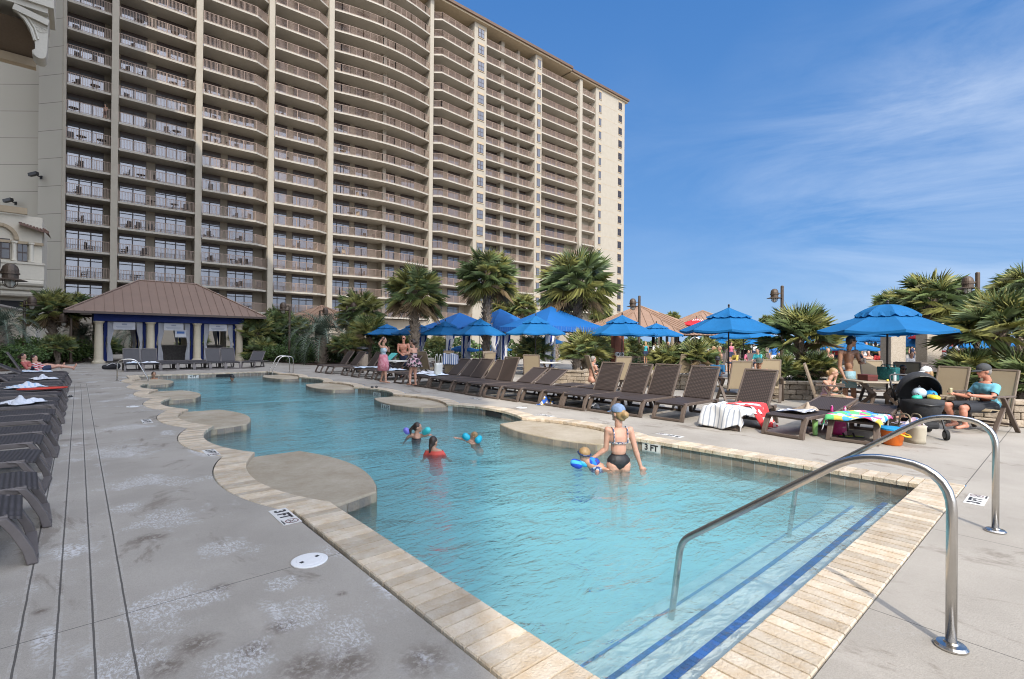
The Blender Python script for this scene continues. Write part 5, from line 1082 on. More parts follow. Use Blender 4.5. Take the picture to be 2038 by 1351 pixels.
kiosk(1272, 608, 42, 6.4, 2.15, 'bar kiosk with conical tan seamed roof behind the blue umbrellas'); kiosk(1398, 618, 52, 5.2, 2.9, 'farther kiosk with tan roof behind the red umbrella'); kiosk(640, 608, 44, 5.0, 2.7, 'kiosk roof showing behind the grey feather palm')
# ---- stone pillars, fence, meter post, cart, signs, bin
peb = mat('pebble_stone', (.30, .25, .19), .9, col2=(.46, .40, .32), vscale=28, bump=.6, bscale=80)
for u, lb in ((1777, 'tan pebble stone pillar left of the small red parasol'), (1848, 'tan pebble stone pillar right of the small red parasol')):
    root = thing('stone_pillar', lb, 'pillar', at(u, 21), -TH, 'stone pillars'); b = MB(); b.bx((-.31, -.31, 0), (.31, .31, 2.35)); bevel(b.build('shaft', peb, root), .02); b = MB(); b.bx((-.36, -.36, 2.351), (.36, .36, 2.47)); bevel(b.build('capstone', stonec, root), .02)
root = thing('low_stone_wall', 'low pebble wall beside the right stone pillar', 'wall', at(1925, 20), -TH); b = MB(); b.bx((-.9, -.2, 0), (1.0, .2, 1.15)); b.build('wall', peb, root)
iron = mat('iron_black', (.012, .012, .013), .5)
root = thing('iron_fence', 'black iron picket fence behind the umbrellas on the right', 'fence', at(1600, 38), -TH); b = MB(); W_ = 26
b.beam((0, 0, .15), (W_, 0, .15), .05, .05); b.beam((0, 0, 1.75), (W_, 0, 1.75), .05, .05); b.build('rails', iron, root); b = MB()
for k in range(int(W_ / .16)): b.bx((k * .16 - .014, -.014, 0), (k * .16 + .014, .014, 1.9))
tag(b.build('pickets', iron, root), kind='stuff')
root = thing('meter_post', 'brick red utility post with four round white meters among the fan palms', 'utility post', at(1229, 21.6), -TH + .35); b = MB(); b.bx((-.24, -.15, .0), (.24, .15, 1.98)); bevel(b.build('post_body', mat('redwood', (.20, .065, .035), .8, var=.15, vscale=6), root), .015)
for x in (-.13, .08):
    for z in (1.05, .55): b = MB(); b.lathe([(.10, 0), (.10, .10), (.085, .13), (.02, .135)], 16); m_ = b.build('meter', whitet, root, loc=(x, -.15, z)); m_.rotation_euler = (R(90), 0, 0); b = MB(); b.lathe([(.05, .136), (.05, .14), (.01, .141)], 12); b.build('meter_face', blackp, m_)
root = thing('luggage_cart', 'chrome bird cage shaped luggage cart with red deck', 'luggage cart', at(1383, 33), -TH); b = MB()
for sx in (-1, 1): b.tube(bez([(sx * .5, -.28, .3), (sx * .5, -.28, 1.5), (sx * .3, -.1, 1.85), (0, 0, 1.95)], .25), .025, 8); b.tube(bez([(sx * .5, .28, .3), (sx * .5, .28, 1.5), (sx * .3, .1, 1.85), (0, 0, 1.95)], .25), .025, 8)
b.build('cage_rails', steel, root, smooth=True); b = MB(); b.bx((-.55, -.32, .22), (.55, .32, .3)); b.build('deck', mat('cart_red', (.4, .02, .02), .7), root)
for sx in (-1, 1):
    for sy in (-1, 1): b = MB(); b.tube([(sx * .45, sy * .25 - .02, .1), (sx * .45, sy * .25 + .02, .1)], .1, 12); b.build('wheel', fl, root)
root = thing('folding_sign', 'white A frame board between the stone pillar and the lamp post', 'sign', at(1872, 23), -TH + .4); wb2 = mat('sign_white', (.6, .6, .6), .6)
for s in (-1, 1): b = MB(); b.box((0, s * .2, .5), (.6, .03, 1.0), Matrix.Rotation(R(s * 18), 3, 'X')); b.build('board', wb2, root)
b = MB(); b.box((0, -.225, .55), (.42, .008, .7), Matrix.Rotation(R(-18), 3, 'X')); b.build('print', mat('sign_print', (.25, .27, .33), .7), root)
root = thing('life_ring', 'white ring buoy hanging on the low pebble wall', 'life ring', at(1888, 19.6, 1.32), -TH); b = MB(); b.tube([(.26 * math.cos(a * math.pi / 12), -.1, .26 * math.sin(a * math.pi / 12)) for a in range(25)], .065, 8, cap=False); b.build('ring', whp, root, smooth=True); b = MB()
for a in range(4): b.tube([(.26 * math.cos(a * 1.571 + q * .12), -.1, .26 * math.sin(a * 1.571 + q * .12)) for q in (-1, 0, 1)], .068, 8)
b.build('bands', redc, root)
root = thing('litter_bin', 'tan litter bin with black hooded lid at the end of the right lounger row', 'bin', at(722, 25.2), 0); b = MB(); b.lathe([(.26, 0), (.28, .05), (.28, .85), (.26, .88)], 18); b.build('body', mat('bin_tan', (.3, .24, .18), .8, var=.1), root); b = MB(); b.lathe([(.30, .885), (.30, .93), (.22, 1.02)], 18); b.lathe([(.30, 1.12), (.27, 1.2), (.05, 1.25)], 18); b.build('hood', iron, root)
# ---- rows of lounge chairs on the far deck
for i, (u, Y, a, bk) in enumerate(((1392, 27, 2.9, 55), (1428, 26, 2.7, 58), (1520, 26, 3.0, 60), (1548, 25.5, 2.8, 55), (1640, 27, 2.2, 50), (1660, 28, 2.2, 52), (1680, 29, 2.2, 48), (1700, 27.5, 2.2, 50), (1722, 28.5, 2.2, 50), (1745, 27.5, 2.2, 52), (1762, 16.5, 2.9, 60), (1900, 13.6, 2.7, 50), (1925, 26, 2.4, 50), (1400, 38, 2.6, 50), (1448, 38, 2.6, 50), (1480, 39, 2.6, 50))):
    q = at(u, Y); dup(LP, q, VIEW + a + math.pi, f'far brown lounger behind the umbrellas, {ORD[i]} from the left', 'loungers on the far deck')
    o = [c for c in bpy.data.objects if c.name.startswith('sun_lounger')][-1]
for o in [o for o in bpy.data.objects if o.get('group') == 'loungers on the far deck']:
    for c in o.children:
        if c.name.startswith('backrest'): c.rotation_euler = (0, -R(54), 0)
# ---- patio furniture on the hotel balconies
dkm = mat('balcony_chair', (.035, .032, .032), .6); b = MB()
for sx in (-1, 1):
    for sy in (-1, 1): b.beam((sx * .24, sy * .24, 0), (sx * .22, sy * .22, .42), .03, .03)
    b.beam((sx * .24, -.22, .62), (sx * .24, .24, .62), .04, .03); b.beam((sx * .24, -.22, .42), (sx * .24, -.22, .62), .03, .03)
b.box((0, 0, .42), (.5, .5, .03)); b.box((0, .25, .72), (.5, .03, .55)); bcm = b.mesh('balcony_chair', dkm)
b = MB(); b.lathe([(.42, .70), (.42, .73), (.02, .735)], 16)
for a in range(4): b.beam((.3 * math.cos(a * 1.571), .3 * math.sin(a * 1.571), 0), (.08 * math.cos(a * 1.571), .08 * math.sin(a * 1.571), .7), .035, .035)
btm = b.mesh('balcony_table', dkm); b = MB()
b.box((0, 0, .3), (.55, 1.3, .05)); b.box((0, .75, .52), (.55, .04, .6), Matrix.Rotation(R(-35), 3, 'X'))
for sx in (-1, 1):
    for yy in (-.55, .5): b.beam((sx * .24, yy, 0), (sx * .24, yy, .3), .04, .04)
bsm = b.mesh('balcony_bench', dkm); tnm = [bcm.copy(), btm.copy()]
for m_ in tnm: m_.materials[0] = mat('balcony_tan', (.33, .25, .17), .7)
rb = random.Random(4); nmf = lambda n: ORD[n + 1] if n + 1 < 20 else 'top'
for bi, n, x0, x1, z, v in BALC:
    if bi > 5: continue
    if bi > 2 and rb.random() < .35: continue
    k = rb.choice((2, 3, 3, 4)) if bi in (1, 2) else rb.choice((1, 2, 3)); xs = sorted(rb.uniform(.08, .92) for _ in range(k)); px_ = -9
    for j, f in enumerate(xs):
        x = x0 + (x1 - x0) * f
        if x - px_ < .75: continue
        px_ = x; typ = rb.choice((0, 0, 0, 1)); tan_ = bi >= 3 and rb.random() < .7
        me_ = (tnm if tan_ else [bcm, btm])[typ]; nm = ('balcony_chair', 'balcony_table')[typ]; o = link(nm, me_, None, (x, FY + rb.uniform(.7, 1.3), z + .001), rb.uniform(0, 6.28))
        tag(o, f'{"tan" if tan_ else "dark"} {("chair", "round table")[typ]}, {ORD[j]} piece along the {BAYS[bi][4]} bay, {nmf(n)} balcony up', ('chair', 'table')[typ], 'furniture on the hotel balconies')
# ================================================================== PEOPLE
def P3(u, v, Y): d = ray(u, v); return CAMP + d * (Y / d.dot(FWD))
skin = mat('skin', (0.44, 0.245, 0.165), .55, var=.06, vscale=8); skin_t = mat('skin_tan', (0.36, 0.19, 0.115), .5, var=.08, vscale=7); skin_d = mat('skin_dark', (.16, .08, .05), .5); skin_p = mat('skin_pink', (.50, .27, .19), .55, var=.08, vscale=6)
hair_b = mat('hair_brown', (.030, .017, .011), .5); hair_k = mat('hair_black', (.012, .010, .009), .45); hair_y = mat('hair_blonde', (.30, .19, .085), .5, var=.2, vscale=30, stretch=(1, 1, .2)); hair_g = mat('hair_grey', (.22, .20, .18), .6)
def add_prims(b, prims, infl=0.0, k=1.0):
    for p in prims:
        if p[0] == 'c':
            _, a, c, r0, r1 = p; a, c = Vector(a), Vector(c); r0, r1 = r0 * k + infl, r1 * k + infl
            b.ball(a, r0, 12); b.ball(c, r1, 12)
            if (c - a).length > 1e-4: b.tube([a, c], [r0, r1], 12)
        else: _, c, r, m = p; b.ball(c, [q * k + infl for q in r], 14, rot=m)
def blob(name, prims, mats, parent, vox=.012, infl=0.0, k=1.0, cuts=(), it=2, solid=0):
    b = MB(); add_prims(b, prims, infl, k); me = b.mesh('tmp', mats); ob = bpy.data.objects.new('tmp', me); COL.objects.link(ob)
    m = ob.modifiers.new('r', 'REMESH'); m.mode = 'VOXEL'; m.voxel_size = vox; dg = bpy.context.evaluated_depsgraph_get(); res = bpy.data.meshes.new_from_object(ob.evaluated_get(dg)); bpy.data.objects.remove(ob); bpy.data.meshes.remove(me)
    bm = bmesh.new(); bm.from_mesh(res)
    for _ in range(it): bmesh.ops.smooth_vert(bm, verts=bm.verts, factor=.5, use_axis_x=True, use_axis_y=True, use_axis_z=True)
    for co, no in cuts: bmesh.ops.bisect_plane(bm, geom=bm.verts[:] + bm.edges[:] + bm.faces[:], plane_co=co, plane_no=no, clear_outer=True)
    bm.to_mesh(res); bm.free(); res.materials.clear()
    for m_ in (mats if isinstance(mats, (list, tuple)) else [mats]): res.materials.append(m_)
    res.polygons.foreach_set('use_smooth', [True] * len(res.polygons)); res.name = name; o = link(name, res, parent)
    if solid: s_ = o.modifiers.new('s', 'SOLIDIFY'); s_.thickness = solid; s_.offset = 1
    return o
def basis(up, fw): up = up.normalized(); fw = (fw - up * fw.dot(up)).normalized(); l = up.cross(fw); return Matrix((fw, l, up)).transposed()
def hand(w, d, side, H, curl=.5, sp=1.0):
    d = d.normalized(); side = (side - d * side.dot(d)).normalized(); n = d.cross(side); k = H / 1.7; pr = [('c', w, w + d * .055 * k, .022 * k, .030 * k), ('c', w + d * .03 * k + side * .018 * k, w + d * .07 * k + side * .02 * k, .016 * k, .014 * k), ('c', w + d * .03 * k - side * .018 * k, w + d * .07 * k - side * .02 * k, .016 * k, .014 * k)]
    for i, (o, l) in enumerate(((-.030, .062), (-.010, .076), (.011, .072), (.031, .056))):
        a = w + (d * .075 + side * o) * k; m = a + (d * l * .55 + side * o * .25 * sp) * k - n * .012 * curl * k; t_ = m + (d * l * .5 * (1 - .5 * curl) + side * o * .1) * k - n * .035 * curl * k
        pr += [('c', a, m, .0088 * k, .0082 * k), ('c', m, t_, .0082 * k, .0068 * k)]
    a = w + (d * .03 - side * .03) * k; pr += [('c', a, a + (d * .03 - side * .028) * k, .012 * k, .010 * k), ('c', a + (d * .03 - side * .028) * k, a + (d * .062 - side * .034) * k - n * .01 * k, .010 * k, .008 * k)]
    return pr
def person(label, J, H, fw, hf, parts=None, sk=skin, vox=.013, female=False, group=None, base=None, hands=True, curl=.5):
    """J: joints in world space; fw: chest direction; hf: where the face looks"""
    J = {k: Vector(v) for k, v in J.items()}; fw, hf = Vector(fw), Vector(hf); k = H / 1.7
    root = thing('person', label, 'person', base or (J['pel'].x, J['pel'].y, min(v.z for v in J.values())), 0, group); o = Vector(root.location); J = {n: v - o for n, v in J.items()}
    S = basis(J['nek'] - J['pel'], fw); l = S.col[1]; up = S.col[2]; f = S.col[0]; E = lambda c, r, m=S: ('e', c, [q * k for q in r], m); tor = []
    w = .145 if female else .150; P, C, N = J['pel'], J['che'], J['nek']
    tor += [E(P, (.105, w + .018 if female else w, .115)), E(P.lerp(C, .55), (.088, .112 if female else .128, .15)), E(C, (.105, .142 if female else .160, .145)), E(C + up * .07 * k, (.085, .135 if female else .16, .09))]
    if female: tor += [E(C + f * .075 * k + l * s * .07 * k - up * .01 * k, (.05, .055, .055)) for s in (-1, 1)]
    if not female: tor += [E(C + f * .055 * k + l * s * .075 * k + up * .03 * k, (.05, .08, .06)) for s in (-1, 1)]
    HB = basis(Vector((0, 0, 1)) * .85 + (J['hed'] - N).normalized() * .4, hf); hd, hu, hl = HB.col[0], HB.col[2], HB.col[1]; hc = J['hed']
    head = [('c', N, hc - hu * .04 * k - hd * .012 * k, .056 * k, .050 * k), E(hc + hu * .028 * k, (.098, .077, .098), HB), E(hc + hd * .022 * k - hu * .045 * k, (.070, .057, .068), HB), ('c', hc + hd * .093 * k + hu * .012 * k, hc + hd * .108 * k - hu * .02 * k, .010 * k, .014 * k), E(hc + hd * .075 * k - hu * .088 * k, (.024, .028, .020), HB), E(hc + hd * .083 * k - hu * .052 * k, (.016, .026, .012), HB)]
    head += [E(hc - hd * .005 * k + hl * s * .078 * k - hu * .005 * k, (.024, .012, .034), HB) for s in (-1, 1)]
    pr = {'torso': tor, 'head': head}
    for s, n in ((1, 'L'), (-1, 'R')):
        if 'sh' + n in J:
            sh, el, wr = J['sh' + n], J['el' + n], J['wr' + n]; a = .047 if female else .056
            pr['up' + n] = [('c', C + up * .08 * k + l * s * .08 * k, sh, .06 * k, a * k), ('c', sh, el, a * .95 * k, .038 * k)]; pr['fo' + n] = [('c', el, wr, .040 * k, .026 * k), ('c', el.lerp(wr, .2), el.lerp(wr, .45), .042 * k, .036 * k)]
            if hands: pr['ha' + n] = hand(wr, wr - el, l * s * -1 if abs((wr - el).normalized().dot(l)) < .8 else f, H, curl)
        if 'kn' + n in J:
            hi = J.get('hi' + n, P + l * s * .085 * k - up * .05 * k); kn, an = J['kn' + n], J['an' + n]; to = J.get('to' + n, an + Vector((f.x, f.y, 0)).normalized() * .15 * k - Vector((0, 0, .045 * k)))
            pr['th' + n] = [('c', hi, kn, (.092 if female else .088) * k, .056 * k)]; pr['ca' + n] = [('c', kn, an, .054 * k, .036 * k), ('c', kn.lerp(an, .22), kn.lerp(an, .42), .060 * k, .052 * k)]; pr['ft' + n] = [('c', an - (to - an).normalized() * .03 * k - Vector((0, 0, .02 * k)), to, .036 * k, .028 * k), ('c', an, an - Vector((0, 0, .02)), .036 * k, .036 * k)]
    allp = [q for v in pr.values() for q in v]; blob('body', allp, sk, root, vox)
    root_info = dict(root=root, pr=pr, J=J, S=S, HB=HB, k=k, hc=hc, o=o, vox=vox, sk=sk); return root_info
def hair(I, m, kind='short', vox=.012):
    k, hc, HB = I['k'], I['hc'], I['HB']; d, l, u = HB.col; pr = [('e', hc + u * .042 * k - d * .018 * k, [.098 * k, .086 * k, .098 * k], HB), ('e', hc - d * .045 * k + u * .0 * k, [.066 * k, .080 * k, .085 * k], HB)]
    if kind == 'bun': pr += [('e', hc - d * .125 * k - u * .005 * k, [.055 * k, .062 * k, .055 * k], HB), ('e', hc - d * .08 * k - u * .05 * k, [.045 * k, .06 * k, .05 * k], HB), ('c', hc - d * .15 * k + l * .03 * k, hc - d * .13 * k - l * .04 * k, .03 * k, .03 * k)]
    if kind == 'pony': pr += [('c', hc - d * .11 * k + u * .03 * k, hc - d * .17 * k - u * .06 * k, .034 * k, .040 * k), ('c', hc - d * .17 * k - u * .06 * k, hc - d * .15 * k - u * .20 * k, .040 * k, .014 * k)]
    if kind == 'low': pr += [('c', hc - d * .09 * k - u * .05 * k, hc - d * .11 * k - u * .20 * k, .045 * k, .02 * k)]
    if kind == 'long': pr += [('c', hc - d * .06 * k + l * s * .04 * k, hc - d * .07 * k + l * s * .05 * k - u * .22 * k, .055 * k, .035 * k) for s in (-1, 1)]
    return blob('hair', pr, m, I['root'], vox)
def cap_(I, m, lift=.0, brim=True):
    k, hc, HB = I['k'], I['hc'], I['HB']; d, l, u = HB.col; o = blob('cap', [('e', hc + u * .050 * k - d * .005 * k, [.108 * k, .093 * k, .095 * k], HB), ('c', hc + u * .145 * k, hc + u * .148 * k, .008 * k, .008 * k)], m, I['root'], .012, cuts=[(hc + u * .035 * k, -u)], solid=.004)
    b = MB(); vs = []
    for i in range(9): a = -1.0 + 2.0 * i / 8; vs += [tuple(hc + (d * .100 * math.cos(a) + l * .094 * math.sin(a) + u * .043) * k), tuple(hc + (d * (.10 + .085 * math.cos(a) ** .5) * math.cos(a) + l * .105 * math.sin(a) + u * (.030 - .012 * math.cos(a))) * k)]
    b.add(vs, [(2 * i, 2 * i + 1, 2 * i + 3, 2 * i + 2) for i in range(8)]); s_ = b.build('brim', m, o).modifiers.new('s', 'SOLIDIFY'); s_.thickness = .005; return o
def shades(I):
    k, hc, HB = I['k'], I['hc'], I['HB']; d, l, u = HB.col; b = MB()
    for s in (-1, 1): b.box(hc + (d * .090 + l * s * .032 + u * .020) * k, (.016 * k, .050 * k, .034 * k), HB)
    for s in (-1, 1): b.beam(hc + (d * .085 + l * s * .058 + u * .026) * k, hc + (d * -.01 + l * s * .084 + u * .024) * k, .006, .010)
    b.beam(hc + (d * .098 + l * -.02 + u * .026) * k, hc + (d * .098 + l * .02 + u * .026) * k, .008, .008); b.build('sunglasses', mat('sunglass_black', (.008, .008, .009), .12), I['root'])
def eyes(I):
    k, hc, HB = I['k'], I['hc'], I['HB']; d, l, u = HB.col
    for s in (-1, 1): b = MB(); b.ball(hc + (d * .083 + l * s * .031 + u * .018) * k, .011 * k, 8); b.build('eye', hair_k, I['root'], smooth=True)
def wear(I, name, m, keys, infl=.012, cuts=(), k=1.0): return blob(name, [q for n in keys for q in I['pr'].get(n, [])], m, I['root'], max(.012, I['vox']), infl, k, cuts, 2)
def cutlimb(I, a, b, t_): A, B = I['J'][a], I['J'][b]; return (A.lerp(B, t_), (B - A).normalized())
def V_(deg): a = VIEW + R(deg); return Vector((math.cos(a), math.sin(a), 0))        # 0 = away from the camera, 90 = to the left
Zv = Vector((0, 0, 1))
# ---- the woman wading in the pool
Y = 6.94; J = {n: P3(u, v, Y + dy) for n, (u, v, dy) in dict(hed=(1230, 823, 0), nek=(1231, 845, 0), che=(1231.5, 872, .0), pel=(1231, 917, 0), shL=(1209, 855, 0), elL=(1206, 893, .03), wrL=(1178, 913, .06), shR=(1254.5, 855, 0), elR=(1265, 896, .0), wrR=(1275, 927, .02), knL=(1222, 985, .02), anL=(1221, 1042, 0), knR=(1241, 985, .02), anR=(1242, 1042, 0)).items()}
I = person('woman in a floral bikini top and black bottoms wading with her back to the camera', J, 1.68, V_(8), V_(38), sk=skin_p, vox=.009, female=True, curl=.6); hair(I, hair_y, 'bun', .010); cap_(I, mat('denim', (.16, .23, .36), .85, var=.2, vscale=20))
zc = I['J']; blackc = mat('swim_black', (.014, .013, .015), .55, bump=.2, bscale=25); flor = patches('floral_print', [(.5, .48, .46), (.06, .09, .17), (.45, .3, .28), (.55, .52, .5)], 45)
wear(I, 'bikini_bottom', blackc, ['torso'], .008, [(zc['pel'] + Zv * .105, Zv), (zc['pel'] - Zv * .135, -Zv)])
wear(I, 'bikini_band', flor, ['torso'], .007, [(zc['che'] - Zv * .035, Zv), (zc['che'] - Zv * .066, -Zv)])
S = I['S']; b = MB()
for s in (-1, 1):
    l_, f_ = S.col[1] * s, S.col[0]; b.tube([zc['che'] + l_ * .095 - f_ * .100 - Zv * .05, zc['che'] + l_ * .098 - f_ * .092 + Zv * .06, zc['che'] + l_ * .10 - f_ * .055 + Zv * .150, zc['che'] + l_ * .10 + f_ * .02 + Zv * .158], .010, 6)
b.tube([zc['che'] - S.col[1] * .10 + S.col[0] * .02 + Zv * .158, zc['che'] + S.col[1] * .10 + S.col[0] * .02 + Zv * .10], .004, 4) ; b.build('bikini_straps', flor, I['root'])
# ---- toddler she holds
Y = 6.98; Q = lambda u, v, dy=0: P3(u, v, Y + dy)
root = thing('person', 'toddler with goggles strap and blue swim floats held up by the wading woman', 'person', Q(1180, 932)); o = Vector(root.location); q = lambda *a: Q(*a) - o
blob('body', [('e', q(1164, 903), (.082, .08, .088), None), ('e', q(1162, 910), (.06, .06, .06), None), ('c', q(1168, 917), q(1178, 924), .06, .075), ('c', q(1178, 924), q(1194, 930), .075, .07), ('c', q(1190, 931), q(1188, 942, -.2), .042, .03), ('c', q(1196, 931), q(1210, 936, -.1), .04, .028), ('c', q(1210, 936, -.1), q(1217, 942, -.12), .024, .02), ('c', q(1164, 915), q(1150, 924, -.02), .028, .022), ('c', q(1176, 916), q(1186, 918, .02), .03, .024)], skin, root, .010)
blob('hair', [('e', q(1163.5, 900.5), (.087, .085, .082), None)], hair_y, root, .01, cuts=[(q(1163, 905), -Zv)]); b = MB(); b.tube([q(1163, 902) + Vector((.09 * math.cos(a * .5236), .09 * math.sin(a * .5236), .02 * math.sin(a * .5236))) for a in range(13)], .012, 6); b.build('goggle_strap', mat('strap_navy', (.015, .03, .09), .5), root)
fb = stripes('float_blue', (.01, .06, .45), (.05, .35, .65), 9, (.5, .3, 1), .5); blob('arm_float', [('c', q(1143, 921), q(1151, 924), .062, .066)], fb, root, .012); blob('arm_float', [('c', q(1158, 921), q(1165, 923), .05, .052)], mat('float_aqua', (.02, .32, .55), .5), root, .012); blob('float_vest', [('c', q(1176, 919), q(1184, 921), .072, .075)], patches('float_print', [(.01, .06, .40), (.02, .2, .6), (.05, .04, .25)], 18), root, .012); blob('swim_shorts', [('c', q(1182, 930), q(1196, 932), .078, .07), ('c', q(1190, 931), q(1189, 938, -.12), .05, .046)], patches('short_print', [(.03, .07, .22), (.3, .4, .5), (.02, .04, .13)], 25), root, .012)
# ---- three children further out
Y = 9.0; Q = lambda u, v, dy=0: P3(u, v, Y + dy)
def kid(label, hd, face, hm, kind, wl, clothes=None, H=1.25):
    J = dict(hed=Q(*hd), nek=Q(hd[0] - 1, hd[1] + 13), che=Q(hd[0] - 1, hd[1] + 30), pel=Q(hd[0] - 1, hd[1] + 58))
    return J
J = dict(hed=Q(831, 851), nek=Q(829, 863), che=Q(828, 876), pel=Q(828, 900), shL=Q(820, 866), elL=Q(812, 870, .02), wrL=Q(806, 878, .05), shR=Q(836, 867), elR=Q(845, 867, -.05), wrR=Q(853, 866, -.1)); I = person('girl with a dark ponytail and coloured arm floats in the water', J, 1.25, V_(-70), V_(-80), sk=skin, vox=.011, female=False); hair(I, hair_b, 'pony'); wear(I, 'swimsuit', mat('swim_dark', (.03, .02, .03), .6), ['torso'], .008, [(I['J']['che'] + Zv * .05, Zv)])
blob('arm_float', [('c', Q(808, 856) - I['o'], Q(811, 859) - I['o'], .055, .055)], mat('float_violet', (.16, .15, .55), .5), I['root'], .012); blob('arm_float', [('c', Q(846, 860, -.05) - I['o'], Q(851, 856, -.08) - I['o'], .06, .062)], mat('float_teal', (.05, .50, .52), .5), I['root'], .012)
Y = 7.75; J = dict(hed=Q(863, 880), nek=Q(862, 893), che=Q(865, 906), pel=Q(868, 935), shL=Q(852, 899), elL=Q(846, 908), wrL=Q(842, 916, .1), shR=Q(876, 899), elR=Q(884, 908), wrR=Q(892, 914, .1)); I = person('girl with brown hair and a coral red swim shirt seen from behind', J, 1.25, V_(-20), V_(-35), sk=skin, vox=.011); hair(I, hair_b, 'low'); wear(I, 'swim_shirt', mat('coral_shirt', (.62, .08, .06), .7), ['torso', 'upL', 'upR'], .012, [(I['J']['nek'] - Zv * .025, Zv)])
Y = 8.6; J = dict(hed=Q(943, 868), nek=Q(942, 878), che=Q(947, 886), pel=Q(955, 900), shL=Q(934, 877), elL=Q(921, 874), wrL=Q(911, 872), shR=Q(949, 880), elR=Q(941, 884, -.1), wrR=Q(934, 881, -.2)); I = person('small boy with turquoise floats reaching out in the water', J, 1.05, V_(70), V_(85), sk=skin, vox=.011); hair(I, hair_y, 'short')
aq = mat('float_turquoise', (.01, .40, .56), .5); blob('arm_float', [('c', Q(926, 868) - I['o'], Q(930, 871) - I['o'], .062, .06)], aq, I['root'], .012); blob('arm_float', [('c', Q(951, 876, -.05) - I['o'], Q(954, 872) - I['o'], .06, .055)], aq, I['root'], .012)
for (u, v, Y, hm, lb, kind) in ((306, 745, 21.3, hair_b, 'dark haired swimmer at the far left ledge, only the head above water', 'short'), (424, 747, 23.0, hair_b, 'swimmer near the far wall by the 4 FT tile, head above water', 'long'), (462, 752, 21.2, hair_k, 'swimmer in a black cap in the far half of the pool', 'short')):
    J = dict(hed=P3(u, v, Y), nek=P3(u, v + 6, Y), che=P3(u, v + 14, Y), pel=P3(u, v + 34, Y), shL=P3(u - 6, v + 9, Y), elL=P3(u - 10, v + 14, Y), wrL=P3(u - 11, v + 20, Y), shR=P3(u + 6, v + 9, Y), elR=P3(u + 10, v + 14, Y), wrR=P3(u + 11, v + 20, Y)); I = person(lb, J, 1.6, V_(180), V_(-120), sk=skin_t, vox=.018, hands=False); hair(I, hm, kind, .016)
    if 'cap' in lb: cap_(I, blackc)
# ---- three people standing on the shaded deck
Y = 18.0; J = dict(hed=Q(764, 677), nek=Q(763, 686), che=Q(763, 697), pel=Q(763, 714), shL=Q(767.5, 690, .08), elL=Q(774, 699, -.05), wrL=Q(774, 694, -.15), shR=Q(757.5, 690, -.02), elR=Q(754, 684, -.12), wrR=Q(760, 675, -.1), knL=Q(763, 738), anL=Q(758, 758), knR=Q(767, 738, -.1), anR=Q(768, 759, -.2)); I = person('woman in a pink wrap skirt and pale blue top with a hand at her head', J, 1.62, V_(-60), V_(-75), sk=skin, vox=.015, female=True); hair(I, hair_b, 'bun', .014); j = I['J']
wear(I, 'top', patches('pale_blue_top', [(.35, .48, .55), (.5, .55, .58), (.25, .4, .5)], 20), ['torso'], .010, [(j['che'] + Zv * .09, Zv), (j['pel'] + Zv * .08, -Zv)])
b = MB(); b.lathe([(.24, -.42), (.235, -.2), (.20, .0), (.155, .16)], 18, j['pel'], sx=.85); b.build('wrap_skirt', patches('pink_skirt', [(.55, .20, .25), (.60, .28, .32), (.5, .16, .2)], 14), I['root'], smooth=True)
Y = 21.0; J = dict(hed=Q(803.5, 674), nek=Q(803, 682), che=Q(803, 692), pel=Q(804, 709), shL=Q(793, 686), elL=Q(792, 699, -.05), wrL=Q(799, 705, -.22), shR=Q(813, 686), elR=Q(815, 699, -.05), wrR=Q(807, 704, -.22), knL=Q(799, 730), anL=Q(799, 748), knR=Q(809, 730), anR=Q(809, 748)); I = person('bald sunburnt man in sunglasses standing behind a white topped table', J, 1.80, V_(178), V_(170), sk=mat('skin_red', (.46, .20, .13), .5, var=.08), vox=.016); shades(I); wear(I, 'swim_shorts', mat('short_navy', (.02, .03, .07), .8), ['torso', 'thL', 'thR'], .016, [(I['J']['pel'] + Zv * .06, Zv), (I['J']['pel'] - Zv * .42, -Zv)])
Y = 17.0; J = dict(hed=Q(821, 682), nek=Q(823, 690), che=Q(824, 701), pel=Q(824, 718), shL=Q(817, 694, -.1), elL=Q(813, 704, -.12), wrL=Q(806, 704, -.1), shR=Q(829, 694, .02), elR=Q(824, 706, .12), wrR=Q(812, 706, .1), knL=Q(816, 744, -.05), anL=Q(816, 763, -.1), knR=Q(826, 744, .02), anR=Q(827, 764, .05)); I = person('woman in a floral skirted swimsuit standing with her back half turned', J, 1.60, V_(60), V_(80), sk=skin_p, vox=.015, female=True); hair(I, hair_b, 'bun', .014); j = I['J']
fl2 = patches('rose_print', [(.02, .02, .025), (.45, .25, .30), (.5, .42, .42), (.03, .03, .03)], 16); wear(I, 'swimsuit', fl2, ['torso'], .010, [(j['che'] + Zv * -.02, Zv)]); b = MB(); b.lathe([(.30, -.20), (.24, -.05), (.165, .10)], 16, j['pel']); b.build('skirt', fl2, I['root'], smooth=True)
